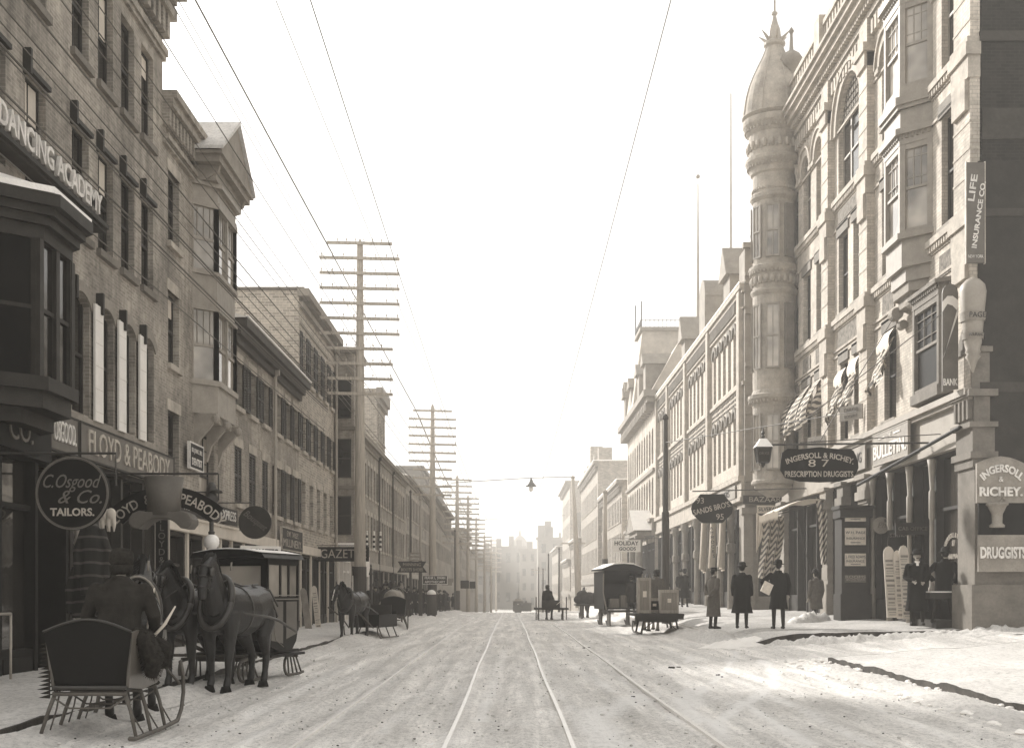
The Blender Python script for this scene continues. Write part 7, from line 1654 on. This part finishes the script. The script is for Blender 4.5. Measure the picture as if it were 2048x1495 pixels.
for z in (1.26, 1.32): m.tube([(hw + .012, y0, z), (hw + .012, y1, z), (-hw, y1 + .012, z)], .008, 5)
m.tube([(hw + .012, y0 + .1, 1.24), (hw + .012, y0 + .3, .62), (hw + .012, y0 + .62, .5)], .006, 5); m.tube([(hw + .012, y1, .9), (hw + .012, y1, 1.9)], .014, 5); m.obj('moulding', 'strap_light', r)
m = MB(); m.box(-.45, .45, y0 - .62, y0 - .2, 1.02, 1.12); m.box(-.45, .45, y0 - .24, y0 - .1, 1.1, 1.4); m.box(-.42, .42, y0 - .6, y0 - .02, .62, 1.02); m.add([(-.45, y0 - .65, .62), (.45, y0 - .65, .62), (.45, y0 - .95, 1.0), (-.45, y0 - .95, 1.0)], [(0, 1, 2, 3)]); m.obj('driver_seat', 'lacquer', r)
m = MB(); m.box(-.5, .5, -1.4, .9, .40, .44); m.box(hw - .1, hw + .12, y0 - .1, y1, .36, .40); m.obj('floor', 'lacquer', r)
for (yc, nm) in ((-1.15, 'front'), (.62, 'rear')):
    for e in (-1, 1):
        m = MB(); rr_ = .26
        m.tube([(.52*e, yc + .42, .05)] + [(.52*e, yc + .42 - t * .65, .03) for t in (.3, .6, 1)] + [(.52*e, yc - .23 - .16 * math.sin(R(a)), .19 - .16 * math.cos(R(a))) for a in (30, 60, 90, 120, 150)] + [(.52 * e, yc, .36)], .024, 7); m.obj('runner', 'runner_wood', r, True)
        m = MB()
        for y in (-.2, -.02, .16, .34): m.tube([(.52*e, yc + y, .04), (.46*e, yc + y * .6, .36)], .017, 6)
        m.tube([(.52*e, yc - .3, .36), (.50*e, yc + .3, .36)], .022, 6); m.obj('strut', 'runner_wood', r, True)
    m = MB(); m.box(-.56, .56, yc - .04, yc + .04, .34, .40); m.box(-.5, .5, yc + .2, yc + .25, .30, .35); m.obj('cross_beam', 'runner_wood', r)
m = MB(); m.tube([(0, -1.2, .38), (0, -2.2, .62), (0, -4.1, .98)], [.035, .03, .025], 7); m.tube([(-.85, -1.55, .42), (.85, -1.55, .42)], .025, 6)
m.tube([(-.45, -4.0, .95), (.45, -4.0, .95)], .02, 6); m.obj('draught_pole', 'runner_wood', r, True)
# small sleigh and horse facing the camera, farther back
nkC = [(0, -.62, 1.24), (-.04, -.84, 1.46), (-.10, -.98, 1.68), (-.15, -1.10, 1.52), (-.2, -1.2, 1.24), (-.2, -1.2, 1.13)]
horse('small dark horse with a white blaze facing the camera beside the low box sleigh', (-4.72, 37.6, zroad(-4.8, 37.5)), R(-14), 'horse_dark', nkC, blaze=True, sc_=.95, hooves='mane', stance=(-.04, .05, 0, .1))
def box_sleigh(label, loc, rz, w_=.5, L=1.7, mat='lacquer', low=.35, high=.75, name='sleigh'):
    r = thing(name, label, 'sleigh', loc, rz); m = MB()
    m.box(-w_, w_, -L/2, L/2, low, low + .04); m.box(-w_, -w_ + .03, -L/2, L/2, low, high); m.box(w_ - .03, w_, -L/2, L/2, low, high); m.box(-w_, w_, L/2 - .03, L/2, low, high + .12); m.box(-w_, w_, -L/2, -L/2 + .03, low, high); m.obj('body', mat, r)
    m = MB(); m.box(-w_ + .03, w_ - .03, 0, .38, high - .12, high - .06); m.box(-w_ + .03, w_ - .03, .36, .40, high - .1, high + .3); m.obj('seat', 'leather', r)
    for e in (-1, 1):
        m = MB(); runner(m, (w_ + .04) * e, .0, 0, 0, .01); m = MB(); m.tube([((w_ + .05) * e, L/2, .03), ((w_ + .05) * e, -L/2, .03), ((w_ + .05) * e, -L/2 - .25, .15), ((w_ + .05) * e, -L/2 - .3, .4)], .022, 6); m.obj('runner', 'runner_wood', r, True)
        for y in (-L*.4, 0, L*.4): m = MB(); m.tube([((w_ + .05) * e, y, .03), ((w_ - .08) * e, y, low)], .02, 6); m.obj('knee', 'runner_wood', r)
    m = MB()
    for e in (-1, 1): m.tube([(w_ * .8 * e, -L/2 - .25, .35), (w_ * .7 * e, -L/2 - 1.0, .7), (.33 * e, -L/2 - 2.1, 1.0)], .022, 6)
    m.obj('shaft', 'runner_wood', r, True); return r
box_sleigh('low open box sleigh with raised seat behind the small blazed horse', (-4.35, 39.8, zroad(-4.2, 39.8)), R(-14))
c2 = cutter('dark high backed sleigh with a grey rumped horse, farther up the left kerb', (-4.5, 48.2, zroad(-4.5, 48)), R(4), False); c2.scale = (1.15, 1.1, 1.08)
horse('grey blanketed horse harnessed ahead of the farther dark sleigh', (-4.7, 51.2, zroad(-4.5, 51)), R(172), 'horse_grey', blanket='sign_grey')
# crate sled on the right
r = thing('delivery_sled', 'flat delivery sled carrying wooden crates, seen from behind on the right', 'sled', (4.95, 41.8, zroad(4.95, 41.8)), R(2)); m = MB(); m.box(-.80, .80, -.5, 1.9, .60, .68); m.box(-.78, .78, -.48, -.4, .50, .60); m.box(-.6, .6, -.5, 1.9, .68, .70); m.box(-.7, .7, .1, .2, .42, .60); m.obj('platform', 'wood_dark', r)
for e in (-1, 1):
    m = MB(); m.tube([(.62*e, -.5, .03), (.62*e, 1.5, .03), (.62*e, 1.8, .12), (.60*e, 1.95, .4)], .03, 6); m.obj('runner', 'runner_wood', r, True)
    m = MB(); m.tube([(.62*e, -.42, .03), (.52*e, -.4, .55)], .035, 6); m.tube([(.62*e, .9, .03), (.52*e, .9, .55)], .035, 6); m.tube([(.60*e, -.4, .12), (.1*e, -.4, .52)], .018, 6); m.obj('knee', 'wood_dark', r)
m = MB(); m.box(-.5, .5, -.44, -.38, .40, .50); m.obj('cross_beam', 'wood_dark', r)
def crate(label, x, y, w_, d, h, rz=0, mat='box_wood', cat='crate'):
    c = thing('crate', label, cat, (x, y, zroad(4.95, 41.8) + .70), rz); m = MB(); m.box(-w_/2, w_/2, 0, d, 0, h); m.obj('box', mat, c); m = MB()
    for z in (0, h - .1): m.box(-w_/2 - .012, w_/2 + .012, -.015, .0, z, z + .1)
    for x_ in (-w_/2 - .012, w_/2 - .06): m.box(x_, x_ + .07, -.018, -.001, 0, h)
    m.obj('batten', 'bare_wood', c); MB().box(-.05, .07, -.012, -.004, h * .45, h * .62).obj('shipping_label', 'paper', c); return c
crate('tall narrow wooden crate standing on the left of the delivery sled', 4.47, 41.55, .42, .4, 1.18, R(3)); crate('square wooden crate with pale top on the right of the delivery sled', 5.28, 41.5, .62, .5, .78, R(-2)); crate('dark low trunk between the two crates', 4.87, 42.2, .42, .4, .5, 0, 'wood_black', 'trunk')
horse('stout horse seen from behind, ahead of the crate sled', (5.1, 45.3, zroad(5, 45.2)), R(180), 'horse_grey', sc_=1.08, blanket='horse_grey')
r = person('deliveryman in light cap bending by the stout horse', (5.15, 43.9, zroad(5, 44) + .45), R(160), 1.7, 'coat_grey', hat='fur', vox=.016)
# covered delivery sleigh
r = thing('covered_sleigh', 'dark covered delivery sleigh with open back and snow on its roof', 'sleigh', (4.75, 52.5, zroad(4.75, 52.5)), R(6)); m = MB()
hw = .82; m.box(-hw, -hw + .05, 0, 2.4, .75, 2.30); m.box(hw - .05, hw, 0, 2.4, .75, 2.30); m.box(-hw, hw, 0, 2.4, .70, .76); m.box(-hw, hw, 2.35, 2.4, .76, 2.3); m.box(-hw, hw, -.02, .04, 2.2, 2.34); m.box(-hw + .05, hw - .05, .6, .64, 1.3, 1.72); m.obj('body', 'lacquer', r)
m = MB(); m.prism([(-hw - .1, 2.34), (hw + .1, 2.34), (hw + .1, 2.40), (.4, 2.58), (0, 2.61), (-.4, 2.58), (-hw - .1, 2.40)], -.2, 2.5); m.obj('roof', 'lacquer', r); m = MB(); m.prism([(-hw - .11, 2.41), (-.4, 2.59), (0, 2.62), (.4, 2.59), (hw + .11, 2.41), (.4, 2.64), (0, 2.67), (-.4, 2.64)], -.22, 2.5); m.obj('roof_snow', 'snow', r)
m = MB(); m.tube([(-hw + .1, -.05, .7), (-hw - .04, -.06, 1.4), (-hw - .02, -.04, 2.2)], .03, 6); m.tube([(hw - .1, -.05, .7), (hw, -.04, 2.2)], .03, 6); m.obj('post', 'strap_light', r)
m = MB(); m.box(-.7, .7, -.35, .05, .58, .68); m.obj('step', 'wood_dark', r)
for e in (-1, 1): m = MB(); m.tube([(.6*e, -.3, .05), (.6*e, .4, .03), (.6*e, .7, .2)], .035, 6); m.tube([(.6*e, 1.6, .05), (.6*e, 2.4, .03), (.6*e, 2.7, .2)], .035, 6); m.box(.6*e - .03, .6*e + .03, -.25, .35, .05, .6); m.box(.6*e - .03, .6*e + .03, 1.7, 2.3, .05, .7); m.obj('runner', 'runner_wood', r)
m = MB(); m.box(-.5, -.1, .35, .7, .76, 1.15); m.box(.0, .35, .5, .9, .76, 1.3); m.obj('parcel_load', 'box_wood', r)
person('man standing inside the open back of the covered sleigh', (5.15, 53.0, zroad(4.75, 52.5) + .45), R(200), 1.66, 'coat_brown', hat='cap', vox=.018)
# goods sled with sitting driver
r = thing('delivery_sled', 'low dark sled loaded with sacks, farther off in front of the covered sleigh', 'sled', (4.85, 74, zroad(4.85, 74)), R(0)); m = MB(); m.box(-.95, .95, -.4, 2.4, .75, .85); m.obj('platform', 'wood_dark', r)
for e in (-1, 1): m = MB(); m.tube([(.6*e, -.4, .03), (.6*e, 2.4, .03), (.6*e, 2.8, .3)], .04, 6); m.box(.6*e - .04, .6*e + .04, -.4, -.25, .03, .75); m.box(.6*e - .04, .6*e + .04, .5, .65, .03, .75); m.box(.6*e - .04, .6*e + .04, 1.4, 1.55, .03, .75); m.obj('runner', 'runner_wood', r)
m = MB(); rr = random.Random(3)
for k in range(7): m.ell((rr.uniform(-.7, .5), rr.uniform(.3, 1.6), 1.0 + rr.uniform(0, .45)), (.35, .35, .28), 10, 7)
fuse(m, 'load', 'coat_brown', .05, r, 3)
person('driver sitting high on the sack laden sled', (5.3, 74.4, zroad(5, 74.4) + .95), R(180), 1.75, 'coat_black', hat='derby', seated=True, vox=.02)
horse('dark horse pulling the sack laden sled', (4.7, 78.3, zroad(4.7, 78)), R(180), 'horse_dark', vox=.03)
# stake sled with driver in the roadway
r = thing('stake_sled', 'dark sled with tall side stakes and hunched driver in the middle of the road', 'sled', (2.35, 71.5, zroad(2.3, 71.5)), R(0)); m = MB(); m.box(-.95, 1.0, -.3, 2.0, .62, .72); m.box(-.5, .5, .0, 1.6, .72, 1.15); m.obj('platform', 'wood_dark', r)
for x in (-.86, .86): MB().tube([(x, -.3, .05), (x, -.3, 1.35)], .03, 6).obj('stake', 'wood_dark', r)
for e in (-1, 1): m = MB(); m.tube([(.7*e, -.3, .03), (.7*e, 2.0, .03), (.7*e, 2.4, .3)], .04, 6); m.box(.7*e - .03, .7*e + .03, .3, .45, .03, .62); m.box(.7*e - .03, .7*e + .03, 1.5, 1.65, .03, .62); m.obj('runner', 'runner_wood', r)
m = MB(); m.tube([(.3, -.25, .9), (.6, -.25, 1.15), (.85, -.25, .8)], .02, 5); m.obj('rope', 'paint_cream', r)
person('hunched driver in thick dark coat on the stake sled', (2.15, 71.9, zroad(2.3, 71.5) + .62), R(180), 1.8, 'coat_black', hat='fur', seated=True, shoulders=1.35, vox=.02)
horse('dark horse ahead of the stake sled, seen from behind', (2.35, 75.2, zroad(2.3, 75)), R(180), 'horse_dark', vox=.03)
# tram
Y = 262; zt = zroad(1.7, Y); r = thing('tram', 'small dark electric tram coming up the far end of the street', 'tram', (XY(1036, Y), Y, zt - .3), 0); m = MB()
m.box(-1.05, 1.05, 0, 7, .6, 1.6); m.box(-1.05, 1.05, 0, .1, 2.5, 2.75); 
for x in (-1.05, -.4, .3, .95): m.box(x, x + .1, 0, .1, 1.6, 2.6)
m.box(-1.05, -1.0, 0, 7, 2.4, 2.75); m.box(1.0, 1.05, 0, 7, 2.4, 2.75); m.box(-.7, .7, -.1, 6, .2, .6); m.obj('body', 'wood_dark', r)
MB().box(-1.0, 1.0, .06, 6.9, 1.6, 2.6).obj('window', 'glass', r); m = MB(); m.box(-1.15, 1.15, -.4, 7.2, 2.75, 2.9); m.box(-.6, .6, 0, 6.6, 2.9, 3.3); m.obj('roof', 'stone_mid', r); MB().tube([(0, 3, 3.3), (0.3, 1.5, 7.5)], .05, 5).obj('trolley_pole', 'iron', r); MB().ell((0, -.1, 2.1), (.12, .1, .12)).obj('headlamp', 'globe', r)
r = thing('tram', 'open trailer car coupled beside the far tram', 'tram', (XY(1054, 268), 268, zt - .4), 0); m = MB(); m.box(-.95, .95, 0, 6, .6, 2.3); m.box(-1.0, 1.0, -.2, 6, 2.3, 2.45); m.obj('body', 'wood_dark', r); m = MB(); m.ell((-.2, 0, 2.6), (.25, .2, .35)); m.obj('load', 'coat_black', r)
# ------------------------------------------------------------------ people on the pavements
def PZ(u, v, px, H=1.80):                     # feet at photo point (u,v), px tall -> position on the pavement
    Y = F * H / px; X = XY(u, Y); return (X, Y, ZY(v, Y))
akL = ((-.20, 0, 1.41), (-.44, .05, 1.20), (-.26, -.10, 1.04))
back = [((-.20, 0, 1.41), (-.27, .09, 1.16), (-.08, .19, .98)), ((.20, 0, 1.41), (.27, .09, 1.16), (.08, .19, .98))]
front = [((-.20, 0, 1.41), (-.27, -.02, 1.14), (-.12, -.24, 1.04)), ((.20, 0, 1.41), (.27, -.02, 1.14), (.13, -.24, 1.02))]
person('man in long grey brown overcoat and cap, leftmost of the three on the corner', PZ(1427, 1257, 127), R(115), 1.72, 'coat_grey', .36, back, hat='cap', flare=1.05)
person('man in long black overcoat and derby, middle of the three on the corner', PZ(1484, 1256, 133), R(160), 1.74, 'coat_black', .42, hat='derby', flare=1.15, build=1.12, shoulders=1.1)
p = person('man in black knee length coat seen from behind, papers under his left arm', PZ(1557, 1257, 139), R(182), 1.74, 'coat_black', .52, [((.20, 0, 1.41), (.46, .06, 1.22), (.30, -.10, 1.06)), ((-.20, 0, 1.41), (-.27, .02, 1.14), (-.26, -.05, .90))], hat='derby', flare=1.08)
q = thing('papers', 'white bundle of papers tucked under the arm of the man in the knee length coat', 'papers', (p.location.x - .33, p.location.y - .12, p.location.z + 1.08), R(15)); m = MB(); m.box(-.12, .14, -.03, .02, -.16, .13); o = m.obj('sheet', 'paper', q); o.rotation_euler = (0, R(25), 0)
person('man in grey clothes walking past the awning, behind the right hand group', PZ(1632, 1252, 118), R(205), 1.70, 'coat_grey', .55, hat='derby', legs=[((-.10, 0, .92), (-.11, -.20, .52), (-.12, -.22, .10)), ((.10, 0, .92), (.12, .04, .50), (.13, .28, .14))])
person('moustached man in long black overcoat and derby facing the camera by the news boards', PZ(1834, 1250, 151), R(-12), 1.76, 'coat_black', .34, front, hat='derby', flare=1.1, collar=True, beard=True, shoulders=1.08, build=1.08)
person('man in dark coat leaning forward, back turned, at the drug store step', PZ(1888, 1248, 152), R(150), 1.78, 'coat_black', .62, [((-.20, 0, 1.41), (-.33, .1, 1.18), (-.25, -.05, .98)), ((.20, 0, 1.41), (.36, .12, 1.20), (.24, .02, 1.02))], hat='derby', lean=.22, legs=[((-.10, 0, .92), (-.13, -.10, .50), (-.2, -.04, .09)), ((.10, 0, .92), (.15, .06, .52), (.22, .22, .12))])
person('dark figure standing in a doorway of the arcaded block', PZ(1403, 1207, 64), R(30), 1.70, 'coat_grey', .45, hat='derby', vox=.016)
# left pavement
person('bulky man in dark coat standing at the shuttered row, beside the toboggans', PZ(655, 1263, 82), R(20), 1.74, 'coat_black', .40, hat='derby', vox=.014, build=1.1)
person('dark man by the shop posts behind the small blazed horse', PZ(680, 1262, 80), R(160), 1.72, 'coat_brown', .42, hat='derby', vox=.014)
person('man in dark coat stooping among goods at the shuttered row', PZ(604, 1260, 84), R(60), 1.70, 'coat_brown', .42, hat='cap', vox=.014, lean=.15)
c1 = person('pedestrian in dark overcoat in the crowd along the far left pavement', (-6.2, 62, zl(-6.2, 62)), R(10), 1.75, 'coat_black', .42, hat='derby', group='crowd on the far left pavement', vox=.022)
c3 = person('pedestrian in long dark dress and hat in the crowd along the far left pavement', (-6.6, 64, zl(-6.6, 64)), R(190), 1.62, 'coat_brown', .10, hat='cap', group='crowd on the far left pavement', vox=.022, flare=1.35)
rr = random.Random(21)
for k in range(46):
    Y = 58 + 75 * rr.random() ** 1.1; X = rr.uniform(-7.2, -5.6); z = (zl(X, Y) if Y < 119 else zroad(X, Y) + .1)
    dup(c1 if rr.random() < .62 else c3, (X, Y, z), rr.uniform(0, 6.28))
c2 = dup(c1, (8.6, 63, zfar(8.6, 63)), R(30), 'pedestrian in dark overcoat in the group along the far right pavement', 'people on the far right pavement')
for k in range(10):
    Y = 58 + 42 * rr.random(); X = rr.uniform(7.0, 8.9); dup(c2, (X, Y, zfar(X, Y)), rr.uniform(0, 6.28))
# low barrels and crates outside the left shops
for k, (Y, l) in enumerate(((37.2, 'wooden barrel outside the shuttered row, near the round sign'), (41.6, 'wooden barrel outside the shuttered row, by the downpipe'))):
    r = thing('barrel', l, 'barrel', (-7.25, Y, zl(-7.2, Y))); MB().lathe((0, 0, 0), [(.2, 0), (.25, .2), (.27, .4), (.25, .6), (.2, .78), (.18, .78)], 16).obj('staves', 'wood_dark', r, True); m = MB(); [m.lathe((0, 0, 0), [(q_, z_), (q_ + .003, z_ + .04)], 16, cap=False) for (q_, z_) in ((.235, .12), (.268, .34), (.245, .58))]; m.obj('hoop', 'iron', r)
# ------------------------------------------------------------------ hazy winter air
m, n, b = nodes('haze_air'); n.nodes.remove(b)
pv = n.nodes.new('ShaderNodeVolumePrincipled'); pv.inputs['Color'].default_value = (.90, .88, .85, 1)
pv.inputs['Density'].default_value = .0021; pv.inputs['Anisotropy'].default_value = .30
n.links.new(pv.outputs[0], n.nodes['Material Output'].inputs['Volume']); MT['haze'] = m
struct(MB().box(-1000, 1000, -60, 1600, -12, 34).obj('haze', 'haze'), 'stuff', 'pale winter haze filling the street')
for me in bpy.data.meshes:
    if me.name.startswith('pane') or 'window' in me.name: pass
